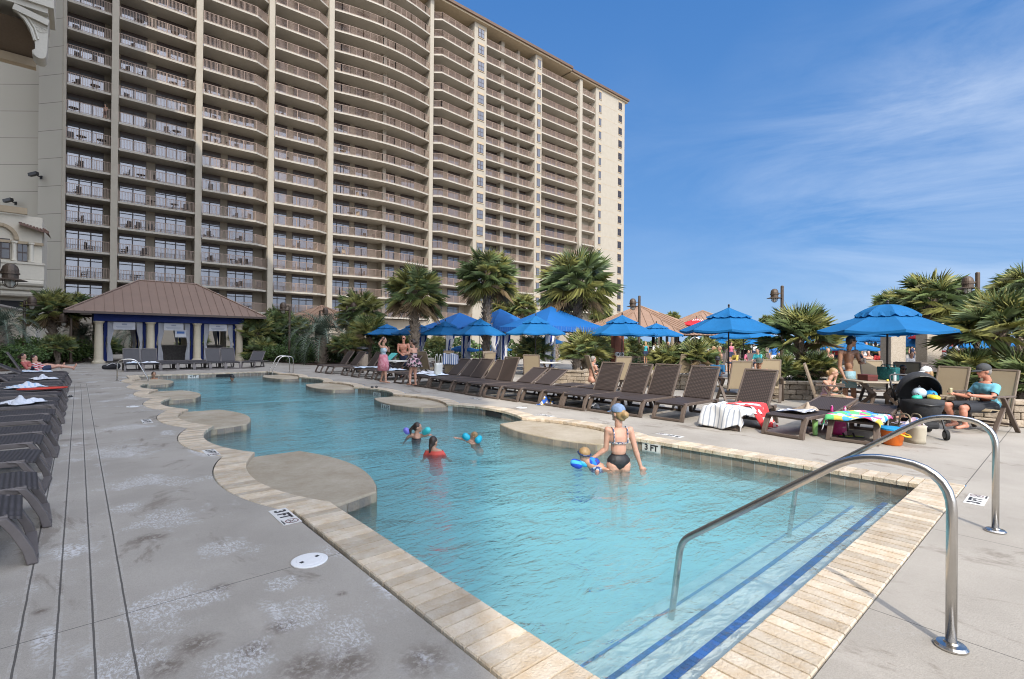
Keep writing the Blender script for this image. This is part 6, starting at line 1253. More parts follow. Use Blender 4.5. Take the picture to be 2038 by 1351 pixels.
# ---- the man standing at the table
Y = 12.0; J = dict(hed=Q(1694, 680), nek=Q(1690, 693), che=Q(1689, 711), pel=Q(1690, 743), shR=Q(1704, 700, .15), elR=Q(1712, 722, .1), wrR=Q(1716, 722, -.12), shL=Q(1673, 701, -.05), elL=Q(1671, 731, -.02), wrL=Q(1681, 752, -.14), knL=Q(1682, 777, -.05), anL=Q(1683, 808, 0), knR=Q(1699, 777, .0), anR=Q(1699, 806, .1)); I = person('shirtless tanned man in sunglasses and light blue shorts standing at the table', J, 1.83, V_(-120), V_(-95), sk=skin_t, vox=.011); hair(I, hair_k, 'short'); shades(I); j = I['J']
wear(I, 'swim_shorts', patches('pale_blue_shorts', [(.28, .46, .52), (.33, .50, .56), (.24, .42, .48)], 6), ['torso', 'thL', 'thR'], .022, [(j['pel'] + Zv * .06, Zv), (j['knL'] + Zv * .07, -Zv)], 1.05); b = MB(); b.lathe([(.028, 0), (.036, .12), (.037, .125)], 12, j['wrR'] + V_(-100) * .05 + Zv * .0); b.build('drink_cup', mat('cup', (.42, .38, .34), .5), I['root'])
# ---- girl seated with chin on hand
Y = 11.35; J = dict(hed=Q(1659, 742), nek=Q(1652, 754), che=Q(1647, 768), pel=Q(1642, 788, .05), shR=Q(1641, 760, -.14), elR=Q(1657, 776, -.2), wrR=Q(1662, 757, -.13), shL=Q(1657, 761, .12), elL=Q(1666, 776, .1), wrL=Q(1655, 777, -.1), hiR=Q(1642, 790, -.08), knR=Q(1682, 796, -.30), anR=Q(1681, 823, -.36), hiL=Q(1648, 788, .1), knL=Q(1694, 793, -.12), anL=Q(1690, 821, -.2)); I = person('blonde girl in a lilac swimsuit sitting with her chin on her hand', J, 1.50, V_(-110), V_(-135), sk=skin, vox=.011, female=True); hair(I, hair_y, 'bun'); eyes(I); wear(I, 'swimsuit', mat('lilac', (.36, .27, .40), .7), ['torso'], .009, [(I['J']['che'] + (I['J']['nek'] - I['J']['che']) * .25, I['J']['nek'] - I['J']['che'])])
# ---- man in cap seated at right
Y = 9.3; J = dict(hed=Q(1958, 739), nek=Q(1966, 757), che=Q(1962, 776), pel=Q(1972, 806, .05), shR=Q(1945, 768, .22), elR=Q(1925, 789, .18), wrR=Q(1900, 784, .06), shL=Q(1982, 771, -.16), elL=Q(1977, 791, -.28), wrL=Q(1936, 787, -.32), hiR=Q(1962, 808, .12), knR=Q(1884, 806, .0), anR=Q(1900, 841, .02), hiL=Q(1974, 810, -.1), knL=Q(1916, 812, -.30), anL=Q(1921, 846, -.34)); I = person('man in a grey cap, light blue shirt and dark shorts seated at the right', J, 1.80, V_(95), V_(78), sk=mat('skin_red', (.46, .20, .13), .5), vox=.011); hair(I, hair_g, 'short'); cap_(I, mat('cap_grey', (.05, .052, .054), .8)); shades(I); j = I['J']
sp_ = j['nek'] - j['pel']; wear(I, 'shirt', mat('shirt_blue', (.13, .37, .47), .85, bump=.4, bscale=9), ['torso', 'upL', 'upR'], .016, [(j['nek'] - sp_ * .03, sp_), (j['pel'] - sp_ * .05, -sp_), cutlimb(I, 'shL', 'elL', .72), cutlimb(I, 'shR', 'elR', .72)]); wear(I, 'shorts', mat('shorts_dark', (.022, .024, .030), .85), ['thL', 'thR'], .020, [cutlimb(I, 'hiL', 'knL', .90), cutlimb(I, 'hiR', 'knR', .92)], 1.03)
b = MB(); b.lathe([(.033, 0), (.033, .115), (.028, .125)], 12, j['wrR'] + Vector((0, 0, -.01)) + V_(90) * .08); b.build('drink_can', mat('can', (.55, .5, .3), .3, .5), I['root'])
# ---- others round the tables
def sitter(label, u, vh, Y, face, sk, hm, top, kind='short', H=1.7, capm=None, sg=False, grp=None, vox=.016, bot=None):
    hd = P3(u, vh, Y); f = V_(face); l = Zv.cross(f); k = H / 1.7; nk = hd - Zv * .145 * k - f * .02; ch = nk - Zv * .20 * k - f * .03; pl = nk - Zv * .50 * k - f * .05
    J = dict(hed=hd, nek=nk, che=ch, pel=pl, shL=nk - Zv * .06 * k + l * .18 * k, shR=nk - Zv * .06 * k - l * .18 * k, elL=nk - Zv * .32 * k + l * .22 * k + f * .08, elR=nk - Zv * .32 * k - l * .22 * k + f * .08, wrL=nk - Zv * .36 * k + l * .12 * k + f * .30 * k, wrR=nk - Zv * .36 * k - l * .12 * k + f * .30 * k, knL=pl + f * .43 * k + l * .11 + Zv * .03, knR=pl + f * .43 * k - l * .11 + Zv * .03); g_ = max(.08, 0)
    for n in 'LR': J['an' + n] = Vector((*(J['kn' + n] + f * .04).xy, max(.08, J['kn' + n].z - .42 * k)))
    I = person(label, J, H, f, f, sk=sk, vox=vox, group=grp, female=kind in ('bun', 'long', 'pony')); j = I['J']
    if hm: hair(I, hm, kind, .015)
    if top: wear(I, 'top', top, ['torso', 'upL', 'upR'], .014, [(j['nek'] - Zv * .03, Zv)])
    if capm: cap_(I, capm)
    if sg: shades(I)
    if bot: wear(I, 'shorts', bot, ['thL', 'thR'], .016)
    return I
navyc = mat('cloth_navy', (.02, .03, .07), .85); whitec = mat('cloth_white', (.62, .62, .62), .85); strw = mat('straw', (.42, .30, .14), .8)
sitter('person in a white cap sitting behind the stroller', 1843, 742, 10.3, 80, skin, hair_y, whitec, 'long', 1.62, whitec, vox=.014); sitter('child in sunglasses and pale shirt at the far side of the table', 1797, 735, 12.3, 160, skin_d, hair_k, mat('shirt_pale', (.40, .46, .55), .85), 'short', 1.5, None, True, vox=.014)
sitter('grey haired person reading in a tan chair, turned away', 1181, 716, 16.5, -70, skin_p, hair_g, None, 'short', 1.66); sitter('man in a dark grey cap seated behind the stone planter', 1511, 722, 13.7, 150, skin_t, hair_k, mat('shirt_black', (.02, .02, .02), .8), 'short', 1.72, mat('cap_green', (.06, .075, .06), .8), True); sitter('person in a black cap wrapped in a blue towel behind the brown loungers', 1428, 716, 18, 160, skin_d, hair_k, mat('towel_blue', (.02, .12, .26), .9), 'short', 1.68, blackc)
# ---- two women on the far left lounger
Y = 17.0
def recline(label, u, vh, Y, top, hm, kind, fut, H=1.62, bot=None):
    hd = P3(u, vh, Y); f = V_(-48); l = Zv.cross(f); fe = P3(*fut, Y); pl = Vector((hd.x, hd.y, .50)) + f * .22; nk = hd - Zv * .14 - f * .01
    J = dict(hed=hd, nek=nk, che=nk.lerp(pl, .42), pel=pl, shL=nk - Zv * .06 + l * .16, shR=nk - Zv * .06 - l * .16, elL=nk - Zv * .28 + l * .2 + f * .12, elR=nk - Zv * .28 - l * .2 + f * .12, wrL=nk - Zv * .26 + l * .05 + f * .36, wrR=nk - Zv * .26 - l * .05 + f * .36, knL=pl + f * .42 + l * .09 + Zv * .06, knR=pl + f * .42 - l * .09 + Zv * .05, anL=pl + f * .84 + l * .08 - Zv * .02, anR=pl + f * .84 - l * .08 - Zv * .03)
    for n in 'LR': J['to' + n] = J['an' + n] + Zv * .13 + f * .07
    I = person(label, J, H, f, V_(-75), sk=skin_p, vox=.016, female=True); hair(I, hm, kind, .015); j = I['J']
    if top: wear(I, 'top', top, ['torso', 'upL', 'upR'], .014, [(j['nek'] - Zv * .03, Zv)])
    wear(I, 'shorts', navyc, ['thL', 'thR'], .015, [cutlimb(I, 'pel', 'knL', .45)]); return I
recline('woman in a red and white striped top reclining on the far left lounger', 68, 713, 17.6, stripes('red_stripe', (.48, .03, .04), (.6, .57, .55), 13, (.35, .3, 1), .45), hair_b, 'short', (125, 740)); recline('woman in a coral swimsuit reclining next to the one in the striped top', 46, 710, 18.2, mat('coral_suit', (.5, .14, .12), .8), hair_b, 'bun', (110, 740))
# ---- man on a hotel balcony and the crowd beyond the loungers
def stander(label, u, vtop, Y, face, sk, hm, cl, H=1.7, zf=0.0, kind='short', vox=.022, grp=None, bot=None, hat=None):
    q = P3(u, vtop, Y); o = Vector((q.x, q.y, zf)); f = V_(face); l = Zv.cross(f); k = H / 1.7; J = {n: o + (f * a + l * c + Zv * z) * k for n, (a, c, z) in dict(hed=(.02, 0, 1.575), nek=(0, 0, 1.43), che=(0, 0, 1.24), pel=(0, 0, .93), shL=(0, .19, 1.37), elL=(-.02, .24, 1.10), wrL=(.16, .18, .95), shR=(0, -.19, 1.37), elR=(-.02, -.24, 1.10), wrR=(.10, -.22, .88), knL=(.02, .09, .49), anL=(-.02, .09, .08), knR=(.04, -.10, .49), anR=(.06, -.11, .08)).items()}
    I = person(label, J, H, f, f, sk=sk, vox=vox, group=grp, female=kind in ('bun', 'long')); j = I['J']
    if hm: hair(I, hm, kind, .018)
    if cl: wear(I, 'top', cl, ['torso', 'upL', 'upR'] if kind == 'short' else ['torso'], .014, [(j['nek'] - Zv * .03, Zv)])
    wear(I, 'shorts', bot or navyc, ['torso', 'thL', 'thR'], .018, [(j['pel'] + Zv * .06, Zv), (j['knL'] + Zv * .1, -Zv)])
    if hat: b = MB(); b.lathe([(.20, .05), (.20, .058), (.10, .07), (.095, .15), (.03, .17)], 16, I['hc']); b.build('hat', hat, I['root'])
    return I
bz_ = [t_ for t_ in BALC if t_[0] == 0 and abs(t_[5] - 240) < 30]; zb_ = min(bz_, key=lambda t_: abs(t_[5] - 238))[4] if bz_ else 22
qb = Vector((fx(210), FY + .55, zb_)); ub = 210
f_ = V_(150); I = stander('shirtless man leaning at the railing of a hotel balcony', 210, 222, (qb - CAMP).dot(FWD), 165, skin, hair_g, None, 1.78, zb_, vox=.03, bot=mat('short_brown', (.08, .04, .035), .8))
cr = 'people on the far pool deck'; cols = dict(white=whitec, navy=navyc, pink=mat('cloth_pink', (.5, .12, .2), .8), teal=mat('cloth_teal', (.03, .3, .33), .8), black=blackc, red=mat('cloth_red', (.5, .04, .04), .8), yellow=mat('cloth_yellow', (.55, .4, .08), .8), green=mat('cloth_green', (.05, .25, .09), .8))
stander('person in a straw hat with blue and white towel round the shoulders', 1541, 676, 26, 170, skin, hair_b, stripes('towel_bw', (.02, .14, .45), (.6, .62, .65), 3, (1, 1, 0), .5), 1.66, kind='short', hat=strw, grp=cr, bot=whitec)
for u, Y, fc, c, kd, lb in ((1392, 31, 100, None, 'long', 'sunburnt woman with loose hair left of the luggage cart'), (1403, 33, -60, 'white', 'short', 'man in white shirt near the luggage cart'), (1330, 36, 150, 'navy', 'short', 'person in navy by the bar counter, left side'), (1352, 37, 60, 'black', 'bun', 'woman in black at the bar counter'), (1285, 36, 10, 'teal', 'long', 'woman in a teal cover up at the bar counter'), (1305, 35.5, 20, 'white', 'short', 'man in white at the middle of the bar counter'), (1455, 36, 180, 'pink', 'bun', 'woman in a pink top under the small umbrella'), (1500, 42, 170, 'white', 'short', 'far person in white before the dark hedge'), (1668, 25, 120, 'red', 'short', 'person in red behind the shirtless man'), (1722, 26, 200, 'white', 'bun', 'woman in white beside the iron fence'), (1742, 30, 160, 'yellow', 'short', 'person in yellow before the iron fence'), (1905, 29, 150, 'green', 'short', 'person in green beyond the right stone pillar'), (1815, 33, 190, 'navy', 'bun', 'woman in navy between the two pillars')):
    stander(lb, u, 690, Y, fc, skin if c != 'teal' else skin_t, (hair_b, hair_y, hair_k)[int(u) % 3], cols[c] if c else None, 1.62 + (int(u) % 5) * .035, kind=kd, grp=cr)
for u, vh, Y, fc, c, kd, lb in ((1397, 690, 26, 100, 'white', 'long', 'woman sitting in white by the dark fan palm'), (1432, 694, 25, 70, None, 'short', 'shirtless man sitting by the blue umbrella pole'), (1420, 693, 28, 90, 'black', 'bun', 'woman in black sitting on a far lounger'), (1508, 698, 25, 120, 'teal', 'bun', 'woman in teal sitting left of the straw hat person'), (1490, 700, 31, 150, 'pink', 'short', 'person in pink sitting on a far lounger'), (1648, 698, 23, 150, None, 'short', 'shirtless man sitting behind the planter fan palm'), (1705, 700, 24, 140, 'navy', 'long', 'woman in navy on a far lounger behind the shirtless man'), (1728, 702, 25, 160, None, 'short', 'shirtless man lounging by the iron fence'), (1750, 700, 24, 120, 'red', 'bun', 'woman in red lounging left of the stone pillar'), (1815, 705, 22, 160, 'white', 'short', 'man in white sitting between the pillars'), (1880, 706, 20, 120, None, 'short', 'shirtless man sitting right of the second pillar'), (1463, 700, 27, 100, 'yellow', 'short', 'person in yellow sitting beside the umbrella pole')):
    sitter(lb, u, vh, Y, fc, skin if c else skin_p, (hair_b, hair_y, hair_k)[int(u) % 3], cols[c] if c else None, kd, 1.66, grp=cr, vox=.024, bot=navyc)
# ================================================================== TOWELS, BAGS AND TOYS
def cloth_grid(L_, W_, nx, ny, fn):
    b = MB(); vs = [fn(i / nx * L_, (j / ny - .5) * W_) for i in range(nx + 1) for j in range(ny + 1)]; b.add(vs, [(i * (ny + 1) + j, (i + 1) * (ny + 1) + j, (i + 1) * (ny + 1) + j + 1, i * (ny + 1) + j + 1) for i in range(nx) for j in range(ny)]); return b
def finish(b, name, m, loc, rz, label, cat, group=None, th=.008):
    o = b.build(name, m, None, True, loc, rz); s = o.modifiers.new('s', 'SOLIDIFY'); s.thickness = th; s.offset = 0; return tag(o, label, cat, group)
def draped(lg, m, label, x0, L_, W_, off=0.0, seed=1, z=.392):           # towel over a lounger; x0 < 0 hangs over the foot end
    rn = random.Random(seed); ph = [rn.uniform(0, 6) for _ in range(6)]
    def fn(u, v):
        x, y, zz = x0 + u, v + off, z
        u += .05 * math.sin(5 * v + ph[5]); x = x0 + u; zz += .020 * abs(math.sin(6 * u + ph[0] + 5 * v)) + .016 * math.sin(11 * v + ph[1] + 4 * u) + .009 * math.sin(23 * u + 17 * v + ph[2])
        if x < 0: zz += x * 1.0; x = x * .30 - .03 + .045 * math.sin(13 * v + ph[3]) * min(1, -x * 6)
        if abs(y) > .35: d = abs(y) - .35; zz -= d * .98; y = math.copysign(.36 + d * (.25 + .35 * math.sin(15 * u + ph[4]) ** 2) , y)
        return (x, y, max(.015, zz))
    o_ = bpy.data.objects[lg] if isinstance(lg, str) else lg; finish(cloth_grid(L_, W_, 34, 30, fn), 'towel', m, o_.location, o_.rotation_euler[2], label, 'towel', 'towels on the loungers')
def crumple(loc, s, m, label, seed, h=.12, cat='towel', name='towel'):
    rn = random.Random(seed); ph = [rn.uniform(0, 6) for _ in range(8)]
    def fn(u, v):
        u -= s / 2; r = math.hypot(u / (s * .5), v / (s * .36)); k = max(0, 1 - r * r * .8); sw = 1 + .25 * math.sin(3 * math.atan2(v, u) + ph[0])
        zz = k * h * (.45 + .35 * math.sin(17 / s * .6 * u + ph[1] + 3 * math.sin(9 * v + ph[4])) + .30 * math.sin(21 / s * .6 * v + ph[2] + 2 * math.sin(11 * u + ph[5])) + .15 * math.sin(40 * u + 31 * v + ph[3]))
        return (u * sw + .02 * math.sin(20 * v + ph[6]), v * sw + .02 * math.sin(20 * u + ph[7]), max(.003, zz + .012))
    return finish(cloth_grid(s, s * .75, 34, 28, fn), name, m, loc, rn.uniform(0, 3), label, cat, 'towels on the loungers' if cat == 'towel' else None)
tw_w = mat('towel_white', (.62, .64, .68), .95, var=.06, vscale=5, bump=.5, bscale=120); tw_b = stripes('towel_pale', (.62, .64, .68), (.38, .52, .66), 9, (.8, .6, 0), .35, .95); tw_s = stripes('towel_grey_stripe', (.66, .66, .66), (.30, .33, .38), 11, (0, 1, 0), .28, .95)
tw_n = stripes('towel_navy_stripe', (.62, .62, .62), (.04, .06, .13), 16, (1, .3, 0), .45, .95); tw_r = patches('towel_red', [(.55, .045, .05), (.60, .05, .055), (.52, .04, .045), (.62, .5, .48)], 7, .95); tw_t = mat('towel_turquoise', (.10, .45, .42), .95, var=.1, vscale=5); fish = patches('towel_fish', [(.62, .64, .66), (.03, .20, .55), (.10, .45, .16), (.62, .64, .66), (.55, .08, .22), (.05, .30, .60), (.60, .45, .08)], 7.5, .95)
LEFT = sorted([o for o in bpy.data.objects if o.get('group') == gl], key=lambda o: o.location.y); RIGHT = sorted([o for o in bpy.data.objects if o.get('group') == gr], key=lambda o: o.location.y); PAV = sorted([o for o in bpy.data.objects if o.get('group') == gp], key=lambda o: o.location.x)
def on(lg, x, z=.385): c, s = math.cos(lg.rotation_euler[2]), math.sin(lg.rotation_euler[2]); return (lg.location.x + c * x, lg.location.y + s * x, z)
crumple(on(LEFT[7], .55), .62, tw_w, 'crumpled white towel on a dark lounger in the left row, nearest of four', 3); crumple(on(LEFT[11], .75), .66, tw_b, 'pale striped towel bundled on a left lounger beside the red float', 5); crumple(on(LEFT[14], .5), .6, tw_w, 'white towel bundled on a left lounger beyond the red float', 8); draped(LEFT[19], tw_b, 'pale blue towel under the woman in the striped top', .45, .9, .66, seed=4)
b = MB(); n = 14; vs = [(0, 0, 0.03)]
b.lathe([(.02, 0), (.2, .012), (.215, .03), (.2, .045), (.02, .05)], 20, sx=2.1); o = b.build('kickboard', mat('board_red', (.55, .04, .02), .5), None, True, on(LEFT[10], .35, .39), .2); tag(o, 'flat red foam float lying on a left lounger', 'float')
crumple(on(LEFT[3], 1.0), .5, mat('towel_grey', (.10, .10, .115), .95, var=.2), 'dark grey towel on the fourth left lounger', 11, .07)
draped(RIGHT[2], tw_s, 'large white towel with grey stripes hanging over the foot of an upright lounger', -.34, 1.1, 1.0, .02, 2); draped(RIGHT[2], tw_r, 'red and white patterned towel sliding off the same lounger toward the next', .42, .62, .95, -.30, 6, .405)
draped(RIGHT[1], tw_n, 'navy and white striped towel on the lounger with slightly raised back', .30, .45, .46, .05, 9); draped(RIGHT[0], fish, 'colourful fish print towel over the foot of the nearest right lounger', -.06, .95, .92, .05, 12)
crumple(on(RIGHT[1], .85), .36, mat('bag_beige', (.36, .29, .22), .9, var=.1), 'small beige pouch lying beside the navy striped towel', 14, .13, 'pouch', 'pouch')
crumple(on(RIGHT[16], .55), .8, tw_w, 'white towel on a flat lounger beside the woman in the pink skirt', 15, .10); crumple(on(RIGHT[15], .5), .7, tw_b, 'pale towel near the white tote bag', 16, .09); crumple(on(RIGHT[18], .6), .7, tw_b, 'pale blue towel on a raised lounger left of the pink skirt', 17, .10); draped(RIGHT[20], tw_b, 'white and blue towel spread on the lounger below the turquoise one', .1, 1.0, .7, seed=18); crumple(on(RIGHT[19], .9), .5, patches('bag_dark', [(.02, .02, .03), (.1, .08, .12), (.3, .28, .3)], 20), 'dark patterned bag on a far right lounger', 19, .28, 'bag', 'beach_bag')
lg = RIGHT[20]; a = R(42); 
def fnb(u, v): return (1.21 + (u + .02) * math.cos(a) - .05 * math.sin(a), v, .38 + (u + .02) * math.sin(a) + .05 * math.cos(a) + .008 * math.sin(12 * v + 9 * u))
finish(cloth_grid(.86, .56, 16, 10, fnb), 'towel', tw_t, lg.location, lg.rotation_euler[2], 'turquoise towel laid over the raised back of a far right lounger', 'towel', 'towels on the loungers')
crumple(on(PAV[0], .35), .6, tw_b, 'pale towel on the leftmost lounger before the pavilion', 21, .09); crumple(on(PAV[1], .35), .6, tw_w, 'white towel and cloth on the second lounger before the pavilion', 22, .09)
o = crumple((*at(1088, 12.6).xy, 0.0), .48, patches('towel_bundle', [(.02, .10, .42), (.5, .52, .55), (.02, .10, .42), (.30, .2, .04)], 22), 'blue and white patterned towel bundle on the deck before the loungers', 23, .22)
o = crumple((*at(1180, 12.0).xy, 0.0), .34, tw_w, 'pale towel heap under a lounger behind the wading woman', 25, .14)
# striped towel on the chair
ch = [o for o in bpy.data.objects if o.get('label', '').startswith('chair with a blue and white striped towel')][0]
def fnc(u, v):
    h = u - .45; s = 1 if h > 0 else -1; z = 1.13 - abs(h) * .93 + .01 * math.sin(15 * v); x = -.46 + abs(h) * .28 * (1 if s > 0 else .0) - (.03 + .05 * abs(h)) * (s < 0) + .015 * math.sin(20 * v)
    return (x, v * (1 + .25 * abs(h)), max(.25, z))
finish(cloth_grid(1.05, .56, 26, 16, fnc), 'towel', stripes('towel_blue_stripe', (.58, .6, .63), (.10, .16, .32), 13, (0, 1, 0), .5, .95), ch.location, ch.rotation_euler[2], 'blue and white striped towel hung over a patio chair back', 'towel', None)
# bags, cup, sandals, bucket
def bag(name, loc, rz, m, label, w, d, h, hm, strap=.22, taper=1.1):
    root = thing(name, label, 'bag', loc, rz); b = MB(); n = 20; vs = []
    for k in range(7):
        t_ = k / 6; z = h * t_
        for i in range(n): a = 2 * math.pi * i / n; e = .62; cx, sy = math.cos(a), math.sin(a); vs.append((w / 2 * (1 + (taper - 1) * t_) * math.copysign(abs(cx) ** e, cx) + .006 * math.sin(5 * a + 7 * t_), d / 2 * math.copysign(abs(sy) ** e, sy) * (1 - .12 * t_), z))
    b.add(vs, [(k * n + i, k * n + (i + 1) % n, (k + 1) * n + (i + 1) % n, (k + 1) * n + i) for k in range(6) for i in range(n)] + [tuple(range(n - 1, -1, -1))]); b.v.append((0, 0, h * .8)); b.f += [(6 * n + i, 6 * n + (i + 1) % n, len(b.v) - 1) for i in range(n)]; b.m += [0] * n; b.build('body', m, root, True)
    for s in (-1, 1): b = MB(); b.tube(bez([(-w * .25, s * d * .42, h * .9), (-w * .2, s * d * .4, h + strap), (w * .2, s * d * .4, h + strap), (w * .25, s * d * .42, h * .9)], strap * .5), .012, 6); b.build('handle', hm, root, True)
    return root
pinkm = patches('pink_bag', [(.50, .03, .20), (.50, .03, .20), (.55, .04, .22), (.6, .35, .42)], 13, .5); g = G(1668, 862); bag('tote_bag', (g.x, g.y, 0), .4, pinkm, 'magenta rubber tote bag with flower studs between two near loungers', .42, .24, .34, pinkm, .14)
canv = mat('canvas', (.40, .36, .28), .9, var=.06, vscale=4); g = G(1812, 878); root = bag('tote_bag', (g.x, g.y, 0), .9, canv, 'slumped beige canvas tote behind the orange bucket', .46, .24, .29, mat('canvas_handle', (.2, .16, .1), .8), .16)
crumple((g.x, g.y, .25), .42, patches('bag_cloth', [(.5, .45, .45), (.3, .2, .25), (.1, .15, .3)], 16), 'patterned cloth stuffed in the top of the beige tote', 31, .12, 'cloth', 'cloth')
bag('tote_bag', on(RIGHT[15], .62), .5, mat('bag_white', (.6, .6, .55), .8), 'large white tote bag standing on a lounger beside the floral swimsuit', .40, .18, .42, mat('bag_handle', (.5, .5, .45), .7), .30)
g = G(1622, 866); root = thing('tumbler', 'pale green lidded tumbler with straw standing on the deck', 'tumbler', (g.x, g.y, 0)); b = MB(); b.lathe([(.032, 0), (.036, .01), (.046, .23), (.046, .245)], 16); b.build('cup', mat('tumbler_green', (.25, .50, .17), .45), root, True); b = MB(); b.lathe([(.049, .245), (.049, .262), (.01, .266)], 16); b.build('lid', mat('tumbler_lid', (.35, .6, .25), .4), root); b = MB(); b.tube([(.01, 0, .26), (.02, 0, .33)], .005, 6); b.build('straw', mat('straw_clear', (.5, .65, .45), .3), root)
for u, lb in ((1684, 'left sandal with lime footbed under the nearest right lounger'), (1704, 'right sandal with lime footbed under the nearest right lounger')):
    g = G(u, 870); root = thing('sandal', lb, 'sandal', (g.x, g.y, 0), 1.9, 'sandals under the nearest lounger'); b = MB(); b.lathe([(.045, 0), (.05, .008), (.048, .02)], 18, sx=2.5); b.build('sole', blackp, root); b = MB(); b.lathe([(.042, .0205), (.04, .024)], 18, sx=2.5); b.build('footbed', mat('lime', (.35, .5, .06), .6), root); b = MB(); b.tube([(.03, -.05, .02), (.04, -.025, .055), (.045, 0, .062), (.04, .025, .055), (.03, .05, .02)], .014, 6); b.build('strap', blackp, root)
for u, v, lb in ((745, 771, 'pair of dark flip flops on the deck by the pink skirt'), (133, 790, 'dark flip flops on the deck beside the left loungers')):
    g = G(u, v); root = thing('flip_flops', lb, 'shoes', (g.x, g.y, 0), 1.2)
    for s in (-1, 1): b = MB(); b.lathe([(.04, 0), (.05, .01), (.046, .02)], 14, (0, s * .07, 0), sx=2.6); sh = b.build('sole', blackp, root); b = MB(); b.tube([(.0, s * .07 - .04, .02), (.05, s * .07, .05), (0, s * .07 + .04, .02)], .009, 5); b.build('strap', blackp, sh)
g = G(1776, 884); root = thing('toy_bucket', 'orange perforated toy bucket with blue lid and yellow handle on the deck', 'bucket', (g.x, g.y, 0), .5); b = MB(); n = 4
b.lathe([(.115, 0), (.125, .01), (.165, .23), (.17, .235)], 24, sx=1.15); b.build('bucket', mat('orange_plastic', (.72, .16, .015), .4), root, True); b = MB(); b.lathe([(.178, .235), (.178, .262), (.16, .268), (.01, .27)], 24, sx=1.15); b.build('lid', mat('lid_blue', (.02, .28, .55), .4), root)
b = MB(); b.tube([(-.20, -.02, .20), (-.24, -.10, .17), (-.12, -.20, .15), (.02, -.225, .155), (.12, -.19, .165), (.19, -.08, .19)], .013, 8); b.build('handle', mat('yellow_plastic', (.75, .45, .02), .4), root, True); b = MB()
for k in range(9): a = -2.6 + k * .33; b.lathe([(.014, 0), (.014, .002)], 8, (.155 * 1.15 * math.cos(a), .155 * math.sin(a), .14 + .05 * (k % 2)))
# on the table
tz = .755; T = [o for o in bpy.data.objects if o.get('label', '').startswith('brown patio table')][0]
def tat(u, dY=0): q = at(u, 11.4 + dY); return q.x, q.y
bag('tote_bag', (*tat(1768, .18), tz), 1.0, patches('teal_bag', [(.01, .10, .11), (.01, .13, .14), (.02, .16, .16)], 40), 'dark teal beach bag standing on the patio table', .48, .2, .30, mat('teal_handle', (.01, .09, .1), .7), .05)
root = thing('cake_box', 'dark red carton on the patio table beside the teal bag', 'box', (*tat(1727), tz), .9); b = MB(); b.bx((-.16, -.12, 0), (.16, .12, .13)); bevel(b.build('carton', mat('carton_red', (.09, .018, .014), .6, var=.2, vscale=6), root), .006); b = MB(); b.bx((-.163, -.123, .09), (.163, .123, .134)); bevel(b.build('lid', mat('carton_lid', (.12, .025, .02), .6), root), .006)
root = thing('water_bottle', 'clear plastic water bottle at the edge of the patio table', 'bottle', (*tat(1781, -.22), tz), 0); b = MB(); b.lathe([(.03, 0), (.033, .01), (.033, .13), (.015, .17), (.013, .18)], 14); b.build('bottle', mat('bottle_clear', (.5, .56, .58), .1), root, True); b = MB(); b.lathe([(.014, .18), (.014, .197), (.003, .198)], 10); b.build('cap', whp, root)
root = thing('fruit', 'small yellow lemon on the patio table', 'fruit', (*tat(1767, -.3), tz + .025), 0); b = MB(); b.ball((0, 0, 0), (.035, .026, .026), 10); b.build('peel', mat('lemon', (.7, .55, .08), .5), root, True); b = MB(); b.lathe([(.006, 0), (.004, .008)], 6, (.036, 0, 0)); b.build('tip', mat('lemon_tip', (.4, .35, .08), .6), root)
# backpack by the pavilion loungers
g = at(221, 24.6); root = thing('backpack', 'black backpack lying on the deck left of the pavilion loungers', 'backpack', (g.x, g.y + .0, 0), .3); blob('body', [('c', (-.25, 0, .14), (.25, 0, .17), .12, .16), ('c', (0, .05, .2), (.1, .05, .25), .14, .12)], mat('bag_black', (.015, .015, .018), .8), root, .02); b = MB(); b.tube([(-.2, -.1, .22), (.0, -.16, .34), (.2, -.1, .26)], .02, 6); b.build('strap', mat('strap_white', (.5, .5, .5), .8), root)
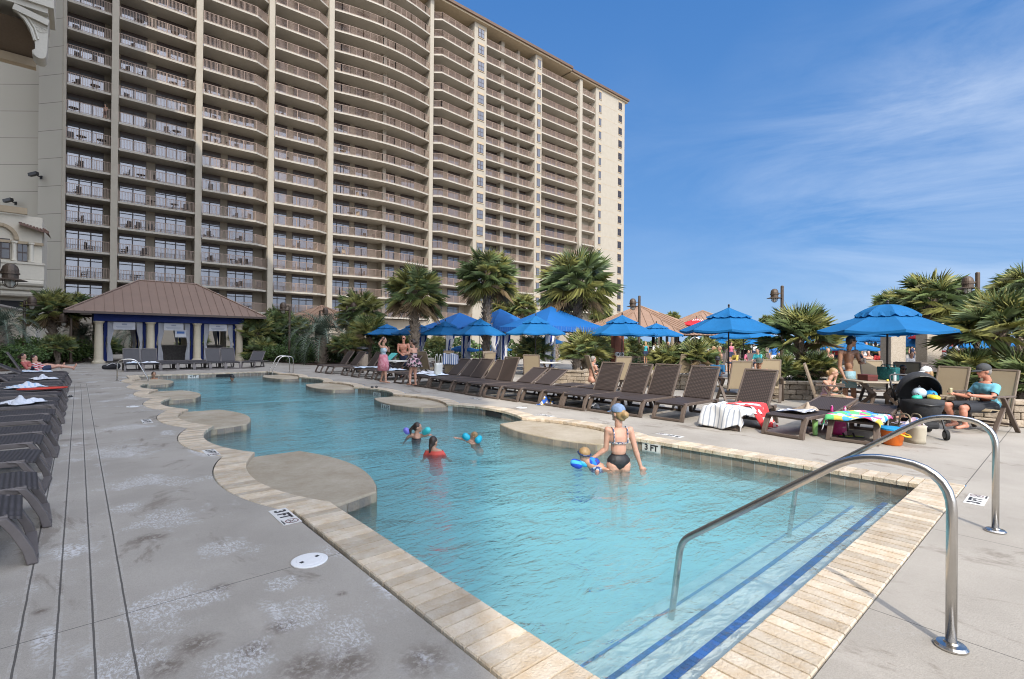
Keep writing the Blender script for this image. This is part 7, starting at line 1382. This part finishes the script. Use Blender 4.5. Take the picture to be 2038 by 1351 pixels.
# ---- stroller
def stroller(loc, rz):
    root = thing('stroller', 'dark grey baby stroller with hood up and beach toys in its seat', 'stroller', loc, rz); fab = mat('stroller_fabric', (.030, .031, .034), .85, var=.15, vscale=9, bump=.25, bscale=14); frm = mat('stroller_frame', (.02, .02, .021), .4)
    def shell(nm, a0, a1, c, r, parent=root, tilt=0, e0=-1.45, e1=1.45):           # part of an ellipsoid swept round the side axis
        b = MB(); na, ne = 12, 14; vs = []
        for i in range(na + 1):
            a = a0 + (a1 - a0) * i / na
            for j in range(ne + 1): e = e0 + (e1 - e0) * j / ne; vs.append((c[0] + r[0] * math.cos(e) * math.cos(a), c[1] + r[1] * math.sin(e), c[2] + r[2] * math.cos(e) * math.sin(a)))
        b.add(vs, [(i * (ne + 1) + j, (i + 1) * (ne + 1) + j, (i + 1) * (ne + 1) + j + 1, i * (ne + 1) + j + 1) for i in range(na) for j in range(ne)]); o = b.build(nm, fab, parent, True); s = o.modifiers.new('s', 'SOLIDIFY'); s.thickness = .012; return o
    h = shell('hood', R(58), R(200), (-.04, 0, .68), (.40, .31, .42)); b = MB()
    for a in (R(58), R(100), R(145)): b.tube([(-.04 + .405 * math.cos(e) * math.cos(a), .315 * math.sin(e), .68 + .425 * math.cos(e) * math.sin(a)) for e in [(-1.45 + 2.9 * k / 14) for k in range(15)]], .009, 6)
    b.build('hood_ribs', frm, h); shell('seat_tub', R(175), R(372), (0.02, 0, .60), (.38, .30, .36)); b = MB(); b.tube([(.36, -.2, .58), (.42, 0, .56), (.36, .2, .58)], .018, 8); b.build('bumper_bar', frm, root, True)
    b = MB(); b.tube(bez([(-.30, -.27, .55), (-.62, -.27, 1.02), (-.62, .27, 1.02), (-.30, .27, .55)], .08), .016, 8); b.build('push_handle', frm, root, True)
    for s in (-1, 1): b = MB(); b.tube([(.42, s * .2, .12), (-.05, s * .27, .58), (-.42, s * .27, .14)], .014, 8); b.build('side_frame', frm, root, True)
    b = MB(); b.bx((-.3, -.2, .14), (.25, .2, .26)); bevel(b.build('basket', fab, root), .04)
    for x, r, yy in ((.45, .085, .2), (-.42, .13, .27)):
        for s in (-1, 1): b = MB(); b.lathe([(r, -.02), (r, .02)], 20); b.lathe([(r * .98, -.024), (r * .98, .024)], 20); w_ = b.build('wheel', mat('tyre_black', (.012, .012, .012), .8), root, loc=(x, s * yy, r)); w_.rotation_euler = (R(90), 0, 0); b = MB(); b.lathe([(r * .62, -.028), (r * .62, .028), (.01, .029)], 14); b.build('hub', mat('hub_grey', (.12, .12, .125), .4), w_)
    return root
gs = at(1832, 8.75); st_ = stroller((gs.x, gs.y, 0), VIEW + math.pi - .35)
c_, s_ = math.cos(st_.rotation_euler[2]), math.sin(st_.rotation_euler[2])
def inst(x, y, z): return (gs.x + c_ * x - s_ * y, gs.y + s_ * x + c_ * y, z)
for x, y, z, r, cl, lb in ((.10, .12, .72, (.11, .09, .08), (.02, .25, .55), 'blue inflatable toy in the stroller seat'), (.26, .10, .68, (.12, .09, .06), (.72, .50, .03), 'yellow and black beach toy in the stroller seat'), (.08, -.04, .74, (.12, .11, .10), (.42, .52, .62), 'pale translucent bag of toys in the stroller seat'), (.24, -.13, .67, (.09, .07, .05), (.03, .42, .30), 'green toy in the stroller seat')):
    root = thing('beach_toy', lb, 'toy', inst(x, y, z), y * 5); blob('body', [('e', (0, 0, 0), r, None), ('e', (r[0] * .6, .02, .02), [q * .6 for q in r], None)], mat('toy_' + lb.split()[0], cl, .35), root, .014); b = MB(); b.tube([(-.04, 0, r[2]), (0, 0, r[2] + .03), (.04, 0, r[2])], .008, 6); b.build('handle', mat('toy_handle', (.05, .05, .06), .5), root)
